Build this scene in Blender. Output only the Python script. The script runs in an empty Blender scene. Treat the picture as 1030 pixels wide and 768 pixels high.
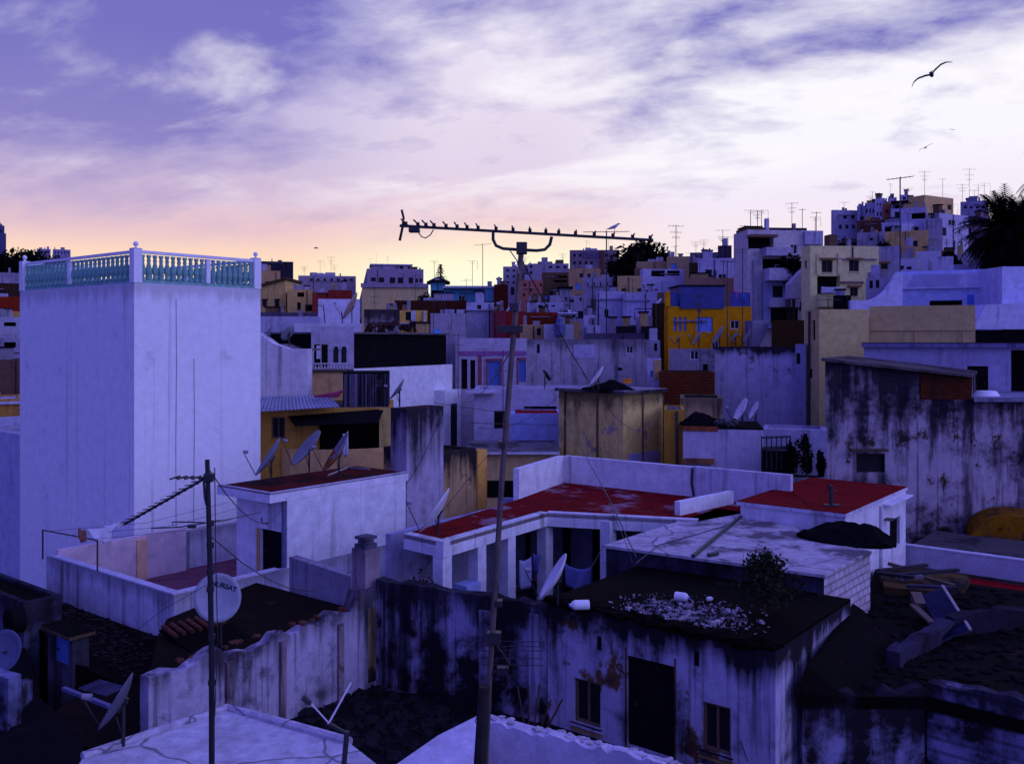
import bpy, bmesh, math, random
from mathutils import Vector, Matrix
R = math.radians
random.seed(7)
scene = bpy.context.scene
COL = scene.collection

# ------------------------------------------------------------------ lens arithmetic of the place (camera at the origin, looking along +Y)
F, CX, HY = 925.0, 515.0, 342.0
def W(px, py, Y): return Vector(((px-CX)/F*Y, Y, (HY-py)/F*Y))
def Yz(py, z): return z*F/(HY-py)
def Wz(px, py, z): return W(px, py, Yz(py, z))
TA = 51.5                                     # the old town's street grid is turned by this much
A = Vector((math.cos(R(TA)), math.sin(R(TA)), 0)); B = Vector((-A.y, A.x, 0))

# ------------------------------------------------------------------ materials
_mats = {}
def _nt(name):
    m = bpy.data.materials.new(name); m.use_nodes = True
    nt = m.node_tree
    return m, nt, nt.nodes['Principled BSDF']
def N(nt, kind, **kw):
    n = nt.nodes.new(kind)
    for k, v in kw.items(): setattr(n, k, v)
    return n
def ramp(nt, src, p0, p1, c0=(0,0,0,1), c1=(1,1,1,1)):
    r = N(nt, 'ShaderNodeValToRGB'); e = r.color_ramp.elements
    e[0].position, e[0].color = p0, c0; e[1].position, e[1].color = p1, c1
    nt.links.new(src, r.inputs[0]); return r.outputs[0]
def mul(nt, a, b, op='MULTIPLY', clamp=True):
    n = N(nt, 'ShaderNodeMath', operation=op, use_clamp=clamp)
    for i, s in enumerate((a, b)):
        if isinstance(s, (int, float)): n.inputs[i].default_value = s
        else: nt.links.new(s, n.inputs[i])
    return n.outputs[0]
def mixc(nt, f, a, b):
    n = N(nt, 'ShaderNodeMix', data_type='RGBA')
    for i, s in ((0, f), (6, a), (7, b)):
        if isinstance(s, (int, float)): n.inputs[i].default_value = s
        elif isinstance(s, tuple): n.inputs[i].default_value = (*s[:3], 1)
        else: nt.links.new(s, n.inputs[i])
    return n.outputs[2]
def noise(nt, vec, scale, det=6, rough=.6, mapping=None):
    if mapping:
        mp = N(nt, 'ShaderNodeMapping'); mp.inputs['Scale'].default_value = mapping
        nt.links.new(vec, mp.inputs[0]); vec = mp.outputs[0]
    n = N(nt, 'ShaderNodeTexNoise'); n.inputs['Scale'].default_value = scale
    n.inputs['Detail'].default_value = det; n.inputs['Roughness'].default_value = rough
    nt.links.new(vec, n.inputs['Vector']); return n.outputs[0]

def plaster(base, dirt=.25, streak=.3, band=.0, patch=0., patchcol=(.2,.1,.05), dirtcol=(.016,.014,.019), scale=1., bump=.35, brick=False, bandw=.35, flow=.1, mott=.66):
    """lime wash on masonry: blotches, rain streaks, mould along the top (band), fallen plaster (patch)"""
    key = ('pl', base, dirt, streak, band, patch, patchcol, dirtcol, scale, brick, bandw, flow, mott)
    if key in _mats: return _mats[key]
    if base[0] > base[2]*1.25: base = (min(.95, base[0]*1.22), base[1]*1.08, base[2]*.62)
    if patchcol[0] > patchcol[2]*1.5: patchcol = (patchcol[0]*1.2, patchcol[1], patchcol[2]*.6)
    m, nt, bs = _nt('plaster')
    tc = N(nt, 'ShaderNodeTexCoord'); ob = tc.outputs['Object']
    big = noise(nt, ob, .55*scale, 8, .62)
    mid = noise(nt, ob, 2.3*scale, 9, .65)
    fine = noise(nt, ob, 14*scale, 6, .7)
    st = noise(nt, ob, 1.9*scale, 7, .62, (1, 1, flow))
    c = mixc(nt, ramp(nt, mid, .3, .75), tuple(x*mott for x in base), tuple(min(.95, x*1.10) for x in base))
    c = mixc(nt, mul(nt, ramp(nt, fine, .50, .72), .42 if mott < .8 else .2), c, tuple(x*.5 for x in base))
    pit = noise(nt, ob, 34*scale, 3, .6); c = mixc(nt, mul(nt, ramp(nt, pit, .56, .70), .45 if mott < .8 else .15), c, tuple(x*.35 for x in base))
    if brick:
        bt = N(nt, 'ShaderNodeTexBrick'); mp = N(nt, 'ShaderNodeMapping'); mp.inputs['Rotation'].default_value = (R(90), 0, 0)
        sx = N(nt, 'ShaderNodeSeparateXYZ'); cb = N(nt, 'ShaderNodeCombineXYZ'); nt.links.new(ob, sx.inputs[0])
        nt.links.new(mul(nt, sx.outputs[0], sx.outputs[1], 'ADD', False), cb.inputs[0]); nt.links.new(sx.outputs[2], cb.inputs[1])
        nt.links.new(cb.outputs[0], bt.inputs['Vector'])
        bt.inputs['Scale'].default_value = 1.0; bt.inputs['Brick Width'].default_value = brick; bt.inputs['Row Height'].default_value = brick*.42
        bt.inputs['Mortar Size'].default_value = brick*.06
        bt.inputs['Color1'].default_value = (1,1,1,1); bt.inputs['Color2'].default_value = (.7,.7,.7,1); bt.inputs['Mortar'].default_value = (.35,.35,.35,1)
        mm = N(nt, 'ShaderNodeMix', data_type='RGBA', blend_type='MULTIPLY'); mm.inputs[0].default_value = .8
        nt.links.new(c, mm.inputs[6]); nt.links.new(bt.outputs[0], mm.inputs[7]); c = mm.outputs[2]
    if patch > 0:
        pn = noise(nt, ob, .9*scale, 9, .68, (1, 1, .8))
        f = ramp(nt, pn, .72-.34*patch, .76-.34*patch)
        pc = mixc(nt, ramp(nt, mid, .35, .7), tuple(x*.5 for x in patchcol), patchcol)
        c = mixc(nt, f, c, pc)
    if dirt > 0:
        dm = mul(nt, mul(nt, big, .6, clamp=False), mul(nt, mid, .4, clamp=False), 'ADD', False)
        c = mixc(nt, mul(nt, ramp(nt, dm, .575-.17*dirt, .69-.17*dirt), min(1, .35+dirt)), c, dirtcol)
    if streak > 0:
        c = mixc(nt, mul(nt, ramp(nt, st, .62-.15*streak, .74-.15*streak), min(1, .25+streak*.75)), c, tuple(x*.8 for x in dirtcol))
        s2 = noise(nt, ob, 6.5*scale, 4, .55, (1, 1, flow*.35))
        c = mixc(nt, mul(nt, ramp(nt, s2, .63-.1*streak, .72-.1*streak), min(1, streak*.8)), c, tuple(x*.8 for x in dirtcol))
    if band > 0:
        sg = N(nt, 'ShaderNodeSeparateXYZ'); nt.links.new(tc.outputs['Generated'], sg.inputs[0])
        zz = mul(nt, sg.outputs[2], 1.0, clamp=False)
        zz = mul(nt, zz, mul(nt, mul(nt, st, -.5, 'ADD', False), bandw*2.6, clamp=False), 'ADD', False)
        zz = mul(nt, zz, mul(nt, mul(nt, mid, -.5, 'ADD', False), bandw*.9, clamp=False), 'ADD', False)
        f = ramp(nt, zz, max(.02, 1-bandw), 1-bandw*.35)
        c = mixc(nt, mul(nt, f, band), c, dirtcol)
    nt.links.new(c, bs.inputs['Base Color']); bs.inputs['Roughness'].default_value = .92
    bs.inputs['Specular IOR Level'].default_value = .03
    bp = N(nt, 'ShaderNodeBump'); bp.inputs['Strength'].default_value = bump; bp.inputs['Distance'].default_value = .03
    nt.links.new(mul(nt, mid, fine, 'ADD', False), bp.inputs['Height']); nt.links.new(bp.outputs[0], bs.inputs['Normal'])
    _mats[key] = m; return m

def flat(col, rough=.7, metal=0., var=.25, scale=6., spec=.3, emit=0):
    key = ('fl', col, rough, metal, var, scale, emit)
    if key in _mats: return _mats[key]
    m, nt, bs = _nt('paint')
    tc = N(nt, 'ShaderNodeTexCoord')
    n = noise(nt, tc.outputs['Object'], scale, 6, .65)
    c = mixc(nt, ramp(nt, n, .3, .72), tuple(x*(1-var) for x in col), tuple(min(.95, x*(1+var*.5)) for x in col))
    nt.links.new(c, bs.inputs['Base Color'])
    bs.inputs['Roughness'].default_value = rough; bs.inputs['Metallic'].default_value = metal
    bs.inputs['Specular IOR Level'].default_value = spec
    _mats[key] = m; return m

def roofing(base, other, amount=.5, scale=.5):
    """flat roof skin: paint or moss with worn, pale and dark areas"""
    key = ('rf', base, other, amount, scale)
    if key in _mats: return _mats[key]
    m, nt, bs = _nt('roofing')
    tc = N(nt, 'ShaderNodeTexCoord'); ob = tc.outputs['Object']
    a = noise(nt, ob, scale, 9, .66); b = noise(nt, ob, scale*7, 7, .7); d = noise(nt, ob, scale*2.2, 8, .6)
    c = mixc(nt, ramp(nt, b, .3, .75), tuple(x*.6 for x in base), tuple(min(.95, x*1.2) for x in base))
    c = mixc(nt, mul(nt, ramp(nt, d, .5, .75), .55), c, tuple(x*.35 for x in base))
    c = mixc(nt, ramp(nt, a, .68-.25*amount, .755-.25*amount), c, other)
    vo = N(nt, 'ShaderNodeTexVoronoi'); vo.feature = 'DISTANCE_TO_EDGE'; vo.inputs['Scale'].default_value = scale*.9
    wv = N(nt, 'ShaderNodeMix', data_type='VECTOR'); wv.inputs[0].default_value = .22
    nn = N(nt, 'ShaderNodeTexNoise'); nn.inputs['Scale'].default_value = scale*3; nt.links.new(ob, nn.inputs['Vector'])
    nt.links.new(ob, wv.inputs[4]); nt.links.new(nn.outputs['Color'], wv.inputs[5]); nt.links.new(wv.outputs[1], vo.inputs['Vector'])
    c = mixc(nt, mul(nt, ramp(nt, vo.outputs['Distance'], .004, .016, (1,1,1,1), (0,0,0,1)), .75), c, tuple(x*.18 for x in base))
    nt.links.new(c, bs.inputs['Base Color']); bs.inputs['Roughness'].default_value = .85
    bs.inputs['Specular IOR Level'].default_value = .03
    bp = N(nt, 'ShaderNodeBump'); bp.inputs['Strength'].default_value = .5; bp.inputs['Distance'].default_value = .04
    nt.links.new(mul(nt, b, d, 'ADD', False), bp.inputs['Height']); nt.links.new(bp.outputs[0], bs.inputs['Normal'])
    _mats[key] = m; return m

WHITE=(.60,.58,.70); WARM=(.62,.55,.56); TAN=(.56,.46,.27); OCHRE=(.50,.31,.10); GREY=(.40,.37,.42); LAV=(.50,.46,.60)
BRICK=(.20,.045,.018); BROWN=(.07,.04,.024); YELLOW=(.62,.29,.006); PINK=(.50,.20,.26); MAROON=(.20,.03,.07); TURQ=(.13,.42,.52)
def white(d=.15, s=.25, b=.0, p=0.): return plaster(WHITE, d, s, b, p)
M_FRAME = flat((.55,.52,.55), .6); M_WOODFR = flat((.16,.10,.06), .7); M_PANE = flat((.012,.012,.018), .55, spec=.15)
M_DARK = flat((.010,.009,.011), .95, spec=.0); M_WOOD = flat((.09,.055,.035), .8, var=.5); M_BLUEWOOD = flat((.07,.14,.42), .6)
M_METAL = flat((.05,.048,.055), .5, .6); M_PIPE = flat((.16,.13,.12), .5, .5, var=.5, scale=9); M_ALU = flat((.32,.32,.36), .45, .7)
M_DISH = flat((.17,.17,.22), .5, var=.3, scale=3); M_DISHW = flat((.62,.60,.66), .5, var=.12); M_CONC = roofing((.42,.38,.46), (.12,.10,.11), .5, .5)
M_REDROOF = roofing((.24,.006,.008), (.2,.12,.15), .3, .45); M_REDDARK = roofing((.10,.012,.010), (.02,.010,.009), .75, .6)
M_MOSS = roofing((.004,.0028,.002), (.002,.0016,.0016), .8, .7); M_TAR = plaster((.007,.0065,.008), .2, .2, 0, 0)
M_GREYROOF = roofing((.16,.14,.16), (.04,.035,.04), .7, .6); M_PURPLE = roofing((.20,.075,.11), (.12,.05,.08), .4, .5)
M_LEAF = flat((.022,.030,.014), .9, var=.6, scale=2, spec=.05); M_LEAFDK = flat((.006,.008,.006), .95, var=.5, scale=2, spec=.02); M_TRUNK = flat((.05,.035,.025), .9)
M_TIN = flat((.24,.25,.36), .5, .3, var=.4, scale=2); M_TARP = flat((.006,.006,.007), .95, spec=.03)
M_SHEET = flat((.5,.5,.62), .85, var=.15); M_WPLASTIC = flat((.78,.78,.8), .4, var=.05)

# ------------------------------------------------------------------ mesh helpers
class MB:
    def __init__(s): s.v = []; s.f = []
    def add(s, vs, fs):
        o = len(s.v); s.v += [Vector(p) for p in vs]; s.f += [tuple(i+o for i in f) for f in fs]; return s
    def quad(s, a, b, c, d): return s.add((a, b, c, d), ((0,1,2,3),))
    def box(s, x0, x1, y0, y1, z0, z1):
        return s.add([(x,y,z) for z in (z0,z1) for x,y in ((x0,y0),(x1,y0),(x1,y1),(x0,y1))],
                     ((3,2,1,0),(4,5,6,7),(0,1,5,4),(1,2,6,5),(2,3,7,6),(3,0,4,7)))
    def prism(s, poly, z0, z1):
        """poly of (x,y) or (x,y,z); z1 None keeps each point's own z for the top"""
        n = len(poly)
        b = [(p[0],p[1],z0) for p in poly]; t = [(p[0],p[1], z1 if z1 is not None else p[2]) for p in poly]
        return s.add(b+t, [tuple(range(n-1,-1,-1)), tuple(range(n,2*n))] + [(i,(i+1)%n,n+(i+1)%n,n+i) for i in range(n)])
    def beam(s, p, q, w, h, up=Vector((0,0,1))):
        p, q = Vector(p), Vector(q); d = (q-p).normalized()
        sd = d.cross(up); sd = sd.normalized() if sd.length > 1e-5 else Vector((1,0,0)); u2 = sd.cross(d)
        c = [(sd*x*w/2 + u2*y*h/2) for x,y in ((-1,-1),(1,-1),(1,1),(-1,1))]
        return s.add([p+k for k in c]+[q+k for k in c], ((3,2,1,0),(4,5,6,7),(0,1,5,4),(1,2,6,5),(2,3,7,6),(3,0,4,7)))
    def tube(s, pts, r, n=7):
        pts = [Vector(p) for p in pts]; rings = []
        rr = r if isinstance(r, (list, tuple)) else [r]*len(pts)
        ref = Vector((.13,.37,.92)).normalized()
        for i, p in enumerate(pts):
            d = (pts[min(i+1,len(pts)-1)] - pts[max(i-1,0)]).normalized()
            a = d.cross(ref); a = a.normalized() if a.length > .05 else d.cross(Vector((1,0,0))).normalized(); b = d.cross(a)
            rings += [p + (a*math.cos(2*math.pi*k/n) + b*math.sin(2*math.pi*k/n))*rr[i] for k in range(n)]
        fs = [(i*n+k, i*n+(k+1)%n, (i+1)*n+(k+1)%n, (i+1)*n+k) for i in range(len(pts)-1) for k in range(n)]
        fs += [tuple(range(n-1,-1,-1)), tuple((len(pts)-1)*n+k for k in range(n))]
        return s.add(rings, fs)
    def lathe(s, prof, c=(0,0,0), n=12):
        c = Vector(c)
        vs = [c+Vector((r*math.cos(2*math.pi*k/n), r*math.sin(2*math.pi*k/n), z)) for r,z in prof for k in range(n)]
        fs = [(i*n+k, i*n+(k+1)%n, (i+1)*n+(k+1)%n, (i+1)*n+k) for i in range(len(prof)-1) for k in range(n)]
        fs += [tuple(range(n-1,-1,-1)), tuple((len(prof)-1)*n+k for k in range(n))]
        return s.add(vs, fs)
    def lump(s, c, r, sq=(1,1,1), seed=0, k=.3):
        rg = random.Random(seed); bm = bmesh.new(); bmesh.ops.create_icosphere(bm, subdivisions=2, radius=1)
        vs = [Vector(c)+Vector((v.co.x*sq[0], v.co.y*sq[1], v.co.z*sq[2]))*r*(1+rg.uniform(-k,k)) for v in bm.verts]
        bm.verts.index_update(); fs = [tuple(v.index for v in f.verts) for f in bm.faces]; bm.free()
        return s.add(vs, fs)
    def build(s, name, mat, parent=None, world=False, smooth=False, bevel=0, label=None):
        me = bpy.data.meshes.new(name)
        vs = s.v
        if world and parent is not None:
            root = parent
            while root.parent: root = root.parent
            inv = root_M(root).inverted(); vs = [inv @ p for p in vs]
        me.from_pydata([tuple(p) for p in vs], [], s.f)
        bm = bmesh.new(); bm.from_mesh(me); bmesh.ops.recalc_face_normals(bm, faces=bm.faces); bm.to_mesh(me); bm.free()
        if smooth: me.polygons.foreach_set('use_smooth', [True]*len(me.polygons))
        me.materials.append(mat)
        o = bpy.data.objects.new(name, me); COL.objects.link(o)
        if parent is not None: o.parent = parent
        if bevel:
            b = o.modifiers.new('bevel', 'BEVEL'); b.width = bevel; b.segments = 2; b.limit_method = 'ANGLE'
        if label: o['label'] = label
        return o
def root_M(o): return Matrix.Translation(o.location) @ Matrix.Rotation(o.rotation_euler[2], 4, 'Z')
LABELS = {}
def thing(name, label, cat, loc=(0,0,0), rz=0., group=None):
    o = bpy.data.objects.new(name, None); o.empty_display_size = .2; COL.objects.link(o)
    o.location = loc; o.rotation_euler = (0, 0, rz)
    o['label'] = label; o['category'] = cat
    if group: o['group'] = group
    LABELS[label] = LABELS.get(label, 0)+1
    return o
def solo(mb, name, mat, label, cat, group=None, kind=None, smooth=False):
    """a thing of one mesh; its origin is moved to the bottom centre"""
    if mb.v:
        lo = [min(p[i] for p in mb.v) for i in range(3)]; hi = [max(p[i] for p in mb.v) for i in range(3)]
        c = Vector(((lo[0]+hi[0])/2, (lo[1]+hi[1])/2, lo[2])); mb.v = [p-c for p in mb.v]
    else: c = Vector((0,0,0))
    o = mb.build(name, mat, smooth=smooth); o.location = c
    o['label'] = label; o['category'] = cat; LABELS[label] = LABELS.get(label, 0)+1
    if group: o['group'] = group
    if kind: o['kind'] = kind
    return o

# ------------------------------------------------------------------ the lie of the land
def sm(t): t = max(0., min(1., t)); return t*t*(3-2*t)
def ground_z(x, y):
    h = -12.3 + 13.5*sm((y-48)/110) + 13*sm((x-14)/60)*sm((y-62)/75) + 9*sm((y-150)/120)*sm((-x+20)/120)
    h -= 14*sm((y-300)/400)
    return h
mb = MB(); xs = [-900,-500,-300]+[i*10 for i in range(-20,21)]+[300,500,900]; ys = [-60,-30]+[i*6 for i in range(0,52)]+[330,380,450,600,900,1500,3000]
mb.v = [Vector((x, y, ground_z(x,y))) for y in ys for x in xs]; nx = len(xs)
mb.f = [(j*nx+i, j*nx+i+1, (j+1)*nx+i+1, (j+1)*nx+i) for j in range(len(ys)-1) for i in range(nx-1)]
g = mb.build('hillside_ground', roofing((.05,.035,.03), (.02,.017,.016), .5, .2)); g['kind'] = 'structure'

# ------------------------------------------------------------------ houses
def face_holes(mb, P, L, z0, z1, holes):
    """wall face in (s,z) with holes (s0,s1,za,zb,depth): reveals and back included; P(s,z,d) gives the point d behind the face"""
    hs = [(max(.02,a), min(L-.02,b), max(z0+.01,c), min(z1-.02,d), e) for a,b,c,d,e in holes if min(L-.02,b) > max(.02,a) and min(z1-.02,d) > max(z0+.01,c)]
    S = sorted({0, L} | {h[0] for h in hs} | {h[1] for h in hs}); Z = sorted({z0, z1} | {h[2] for h in hs} | {h[3] for h in hs})
    for i in range(len(S)-1):
        for j in range(len(Z)-1):
            cs, cz = (S[i]+S[i+1])/2, (Z[j]+Z[j+1])/2
            if any(h[0] < cs < h[1] and h[2] < cz < h[3] for h in hs): continue
            mb.quad(P(S[i],Z[j],0), P(S[i+1],Z[j],0), P(S[i+1],Z[j+1],0), P(S[i],Z[j+1],0))
    for a,b,c,d,e in hs:
        mb.quad(P(a,c,0), P(a,d,0), P(a,d,e), P(a,c,e)); mb.quad(P(b,c,0), P(b,d,0), P(b,d,e), P(b,c,e))
        mb.quad(P(a,c,0), P(b,c,0), P(b,c,e), P(a,c,e)); mb.quad(P(a,d,0), P(b,d,0), P(b,d,e), P(a,d,e))
        mb.quad(P(a,c,e), P(b,c,e), P(b,d,e), P(a,d,e))
    return hs

class House:
    """near corner at pixel px and distance Y; the right face runs along theta to pixel xR, the left face to pixel xL (or a, b metres)"""
    def __init__(s, name, label, px, Y, ytop, xR=None, xL=None, a=None, b=None, theta=TA, base=None, mat=None, roof=None, ph=.45,
                 wins=(), cat='house', group=None, eave=None, eavemat=None, top=None, holesR=(), holesL=()):
        if abs(theta) <= 10.5 and xL is None and xR is not None:      # the bowl of the town: single fronts look down into it
            e = px if px > CX else (xR if xR < CX else CX)
            theta = -math.degrees(math.atan((e-CX)/F))*1.02
        s.u = Vector((math.cos(R(theta)), math.sin(R(theta)), 0)); s.v = Vector((-s.u.y, s.u.x, 0))
        C = W(px, HY, Y); s.C = C
        s.a = s.t(C, s.u, xR) if xR is not None else a
        s.b = s.t(C, s.v, xL) if xL is not None else b
        s.ztop = (HY-ytop)/F*Y if top is None else top
        if base is None:
            base = min(ground_z(*(C+s.u*i*s.a+s.v*j*s.b).xy) for i in (0,1) for j in (0,1)) - .6
        s.base = min(base, s.ztop-1.2); s.h = s.ztop - s.base
        s.root = thing(name, label, cat, (C.x, C.y, s.base), R(theta), group)
        s.mat = mat or white(); s.label = label
        hR, hL, todo = list(holesR), list(holesL), []
        for w in wins:
            x0, y0, x1, y1, kind = w[:5]; face = w[5] if len(w) > 5 else 'R'
            d = s.u if face == 'R' else s.v
            ta, tb = s.t(C, d, x0), s.t(C, d, x1)
            yc = C.y + (ta+tb)/2*d.y
            s0, s1 = min(ta,tb), max(ta,tb); z0, z1 = (HY-y1)/F*yc - s.base, (HY-y0)/F*yc - s.base
            dep = {'v': min(1.4, .6*min(s.a, s.b)), 'n': .12}.get(kind, .16)
            L = s.a if face == 'R' else s.b
            s0 = max(.05, s0); s1 = min(L-.05, s1); z0 = max(.05, z0); z1 = min(s.h-.06, z1)
            if s1-s0 < .08 or z1-z0 < .08: continue
            (hR if face == 'R' else hL).append((s0, s1, z0, z1, dep)); todo.append((face, s0, s1, z0, z1, dep, kind, abs(x1-x0)))
        if Y > 58 and not any(q in label for q in ('windowless', 'plain', 'blank', 'wall', 'shed', 'terrace', 'edge')): todo += s.more_windows(hR, Y, ytop, label)
        mb = MB(); PR = s.PR; PL = s.PL; a, b, h = s.a, s.b, s.h
        face_holes(mb, PR, a, 0, h, hR); face_holes(mb, PL, b, 0, h, hL)
        mb.quad((a,0,0),(a,b,0),(a,b,h),(a,0,h)); mb.quad((0,b,0),(a,b,0),(a,b,h),(0,b,h))
        t = min(.2, a*.15, b*.15); rz = h-ph
        if ph > .01:
            o = [(0,0),(a,0),(a,b),(0,b)]; n = [(t,t),(a-t,t),(a-t,b-t),(t,b-t)]
            for i in range(4):
                j = (i+1)%4
                mb.quad((*o[i],h),(*o[j],h),(*n[j],h),(*n[i],h)); mb.quad((*n[i],h),(*n[j],h),(*n[j],rz-.05),(*n[i],rz-.05))
        s.wall = mb.build('wall', s.mat, s.root)
        s.roofmat = roof or M_GREYROOF
        rm = MB()
        if eave:
            l, f_, th = eave                       # overhang left, overhang front(right face), thickness
            rm.box(-l, a+.1, -f_, b+.1, h+.002, h+th); s.rz = h+th
            s.roof = rm.build('roof', s.roofmat, s.root)
            fm = MB(); q = .012
            fm.box(-l-q, a+.1+q, -f_-q, b+.1+q, h-.003, h+th-.02); fm.build('eave', eavemat or s.mat, s.root)
        else:
            if ph > .01: rm.box(t+.002, a-t-.002, t+.002, b-t-.002, rz-.12, rz)
            else: rm.box(.0, a, .0, b, h+.002, h+.06)
            s.rz = rz if ph > .01 else h+.06
            s.roof = rm.build('roof', s.roofmat, s.root)
        for q in todo: s.window(*q)
        if Y > 58 and 'plain' not in label: s.clutter(label)
    def more_windows(s, holes, Y, ytop, label):
        rg = random.Random(label); out = []; taken = list(holes)
        for k in range(min(14, int(s.a*1.1)+2)):
            w, h = rg.choice(((.7,1.0),(.9,1.1),(.5,.7),(.8,1.7),(1.1,1.0))); u0 = rg.uniform(.3, max(.35, s.a-w-.3)); z0 = s.h - rg.uniform(1.9, 7.5)
            if u0+w > s.a-.15 or z0 < .4: continue
            if any(u0 < q[1]+.35 and u0+w > q[0]-.35 and z0 < q[3]+.4 and z0+h > q[2]-.4 for q in taken): continue
            q = (u0, u0+w, z0, z0+h, .16); taken.append(q); holes.append(q); out.append(('R', *q, rg.choice('xxxdwbt'), 7.5 if Y < 120 else 3))
        return out
    def clutter(s, label):
        """stair huts, parapet stubs, chimneys, ledges and pipes that every roof here has"""
        rg = random.Random(label+'x'); z = s.h+.003
        for k in range(rg.randint(1, 3)):
            w, d, h = rg.uniform(.5, max(.7, s.a*.3)), rg.uniform(.8, 2.2), rg.uniform(.3, 1.15); u0 = rg.uniform(.1, max(.12, s.a-w-.1)); v0 = rg.uniform(.4, 1.6)+k*2.3
            if u0+w > s.a or v0+d > s.b: continue
            m = plaster(rg.choice(((.50,.47,.60),(.40,.36,.46),(.44,.33,.25),(.30,.27,.34),(.14,.10,.10))), .3, .4)
            o = s.box('roof_hut', u0, u0+w, v0, v0+d, z-s.h+s.rz-.3 if False else s.rz-.02, z+h, m)
            if rg.random() < .5: s.box('cap', u0-.1, u0+w+.1, v0-.1, v0+d+.1, z+h+.002, z+h+.1, M_TAR, o)
        for k in range(rg.randint(0, 2)):
            u0 = rg.uniform(.1, s.a-.4); s.box('chimney', u0, u0+.28, .25, .55, s.rz-.02, z+rg.uniform(.3,.9), plaster((.34,.30,.36),.4,.4))
        if rg.random() < .5 and s.a > 2.5:
            u0 = rg.uniform(.2, s.a*.5); zz = s.h-rg.uniform(.5, 1.4)
            s.box('ledge', u0, min(s.a-.05, u0+s.a*rg.uniform(.3,.6)), -.14, -.003, zz, zz+.09, plaster((.30,.26,.32),.4,.4))
        if rg.random() < .6:
            u0 = rg.uniform(.05, s.a-.1); MB().tube([(u0,-.06,s.h-.1),(u0,-.06,max(.2,s.h-5))], .05, 5).build('drainpipe', M_METAL, s.root)
    @staticmethod
    def t(C, d, px):
        k = (px-CX)/F; return (k*C.y-C.x)/(d.x-k*d.y)
    def PR(s, q, z, d): return (q, d, z)
    def PL(s, q, z, d): return (d, q, z)
    def pbox(s, mb, face, s0, s1, z0, z1, d0, d1):
        if face == 'R': mb.box(s0, s1, d0, d1, z0, z1)
        else: mb.box(d0, d1, s0, s1, z0, z1)
    def onR(s, px, py):
        u = s.t(s.C, s.u, px); Y = s.C.y+u*s.u.y; return u, (HY-py)/F*Y - s.base
    def onL(s, px, py):
        v = s.t(s.C, s.v, px); Y = s.C.y+v*s.v.y; return v, (HY-py)/F*Y - s.base
    def window(s, face, s0, s1, z0, z1, dep, kind, wpx):
        g = .004; w = s1-s0; h = z1-z0
        big = wpx >= 7
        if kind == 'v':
            m = MB(); s.pbox(m, face, s0+g, s1-g, z0+g, z1-g, dep*.62, dep*.62+.04); m.build('window', M_DARK, s.root); return  # back panel: darkness of the unlit room put into its near-black colour
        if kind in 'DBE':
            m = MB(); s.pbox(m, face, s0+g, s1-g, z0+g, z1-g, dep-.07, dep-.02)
            d = m.build('door', {'D': M_WOOD, 'B': M_BLUEWOOD, 'E': M_DARK}[kind], s.root)  # E: darkness of an open doorway put into a near-black panel
            if big:
                k = MB(); s.pbox(k, face, s0+w*.8, s0+w*.86, z0+h*.45, z0+h*.5, dep-.11, dep-.072); k.build('handle', M_METAL, d)
            return
        if kind in 'bt':       # closed shutters
            m = MB(); n = max(2, int(w/.35))
            for i in range(n): s.pbox(m, face, s0+g+w*i/n, s0+w*(i+1)/n-.02, z0+g, z1-g, dep-.08, dep-.02)
            m.build('shutter', flat((.14,.24,.62) if kind == 'b' else (.16,.11,.10), .6), s.root); return
        fr = M_WOODFR if kind in 'oh' else M_FRAME
        if big:
            m = MB(); e = min(.06, w*.12)
            for q in ((s0+g, s0+e, z0+g, z1-g), (s1-e, s1-g, z0+g, z1-g), (s0+e+.002, s1-e-.002, z0+g, z0+e), (s0+e+.002, s1-e-.002, z1-e, z1-g), (s0+w/2-e/3, s0+w/2+e/3, z0+e+.002, z1-e-.002)):
                s.pbox(m, face, *q, dep-.09, dep-.03)
            win = m.build('window', fr, s.root)
            p = MB(); s.pbox(p, face, s0+g, s1-g, z0+g, z1-g, dep-.028, dep-.01); p.build('pane', M_PANE, win)
            if kind != 'x':
                p = MB(); s.pbox(p, face, s0-.06, s1+.06, z0-.07, z0-.004, -.07, -.003); p.build('sill', s.mat, win)
            if kind in 'h':
                p = MB(); s.pbox(p, face, s0-.22, s1+.22, z1+.04, z1+.17, -.32, -.003); p.build('lintel', flat((.30,.14,.06), .8), win)
        else:
            p = MB(); s.pbox(p, face, s0+g, s1-g, z0+g, z1-g, dep-.04, dep-.01); p.build('window', M_PANE, s.root)
    def box(s, name, x0, x1, y0, y1, z0, z1, mat=None, parent=None, label=None):
        return MB().box(x0, x1, y0, y1, z0, z1).build(name, mat or s.mat, parent or s.root, label=label)
    def boxR(s, name, x0, y0, x1, y1, d0, d1, mat=None, parent=None):
        """box over the pixel rectangle on the right face, from d0 (negative: proud) to d1 behind it"""
        u0, za = s.onR(x0, y1); u1, zb = s.onR(x1, y0); 
        return s.box(name, u0, u1, d0, d1, za, zb, mat, parent)
    def at_roof(s, px, frac=.4, z=None):
        """world point on the roof seen in pixel column px"""
        C2 = s.C + s.v*(s.b*frac); u = s.t(C2, s.u, px); u = max(.15, min(s.a-.15, u))
        p = C2 + s.u*u; return Vector((p.x, p.y, s.base+s.rz if z is None else z))

def grid(x0, y0, x1, y1, nc, nr, kind='d', face='R', wf=.45, hf=.5):
    cw, ch = (x1-x0)/nc, (y1-y0)/nr
    return [(x0+cw*(i+.5-wf/2), y0+ch*(j+.5-hf/2), x0+cw*(i+.5+wf/2), y0+ch*(j+.5+hf/2), kind, face) for i in range(nc) for j in range(nr)]

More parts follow.
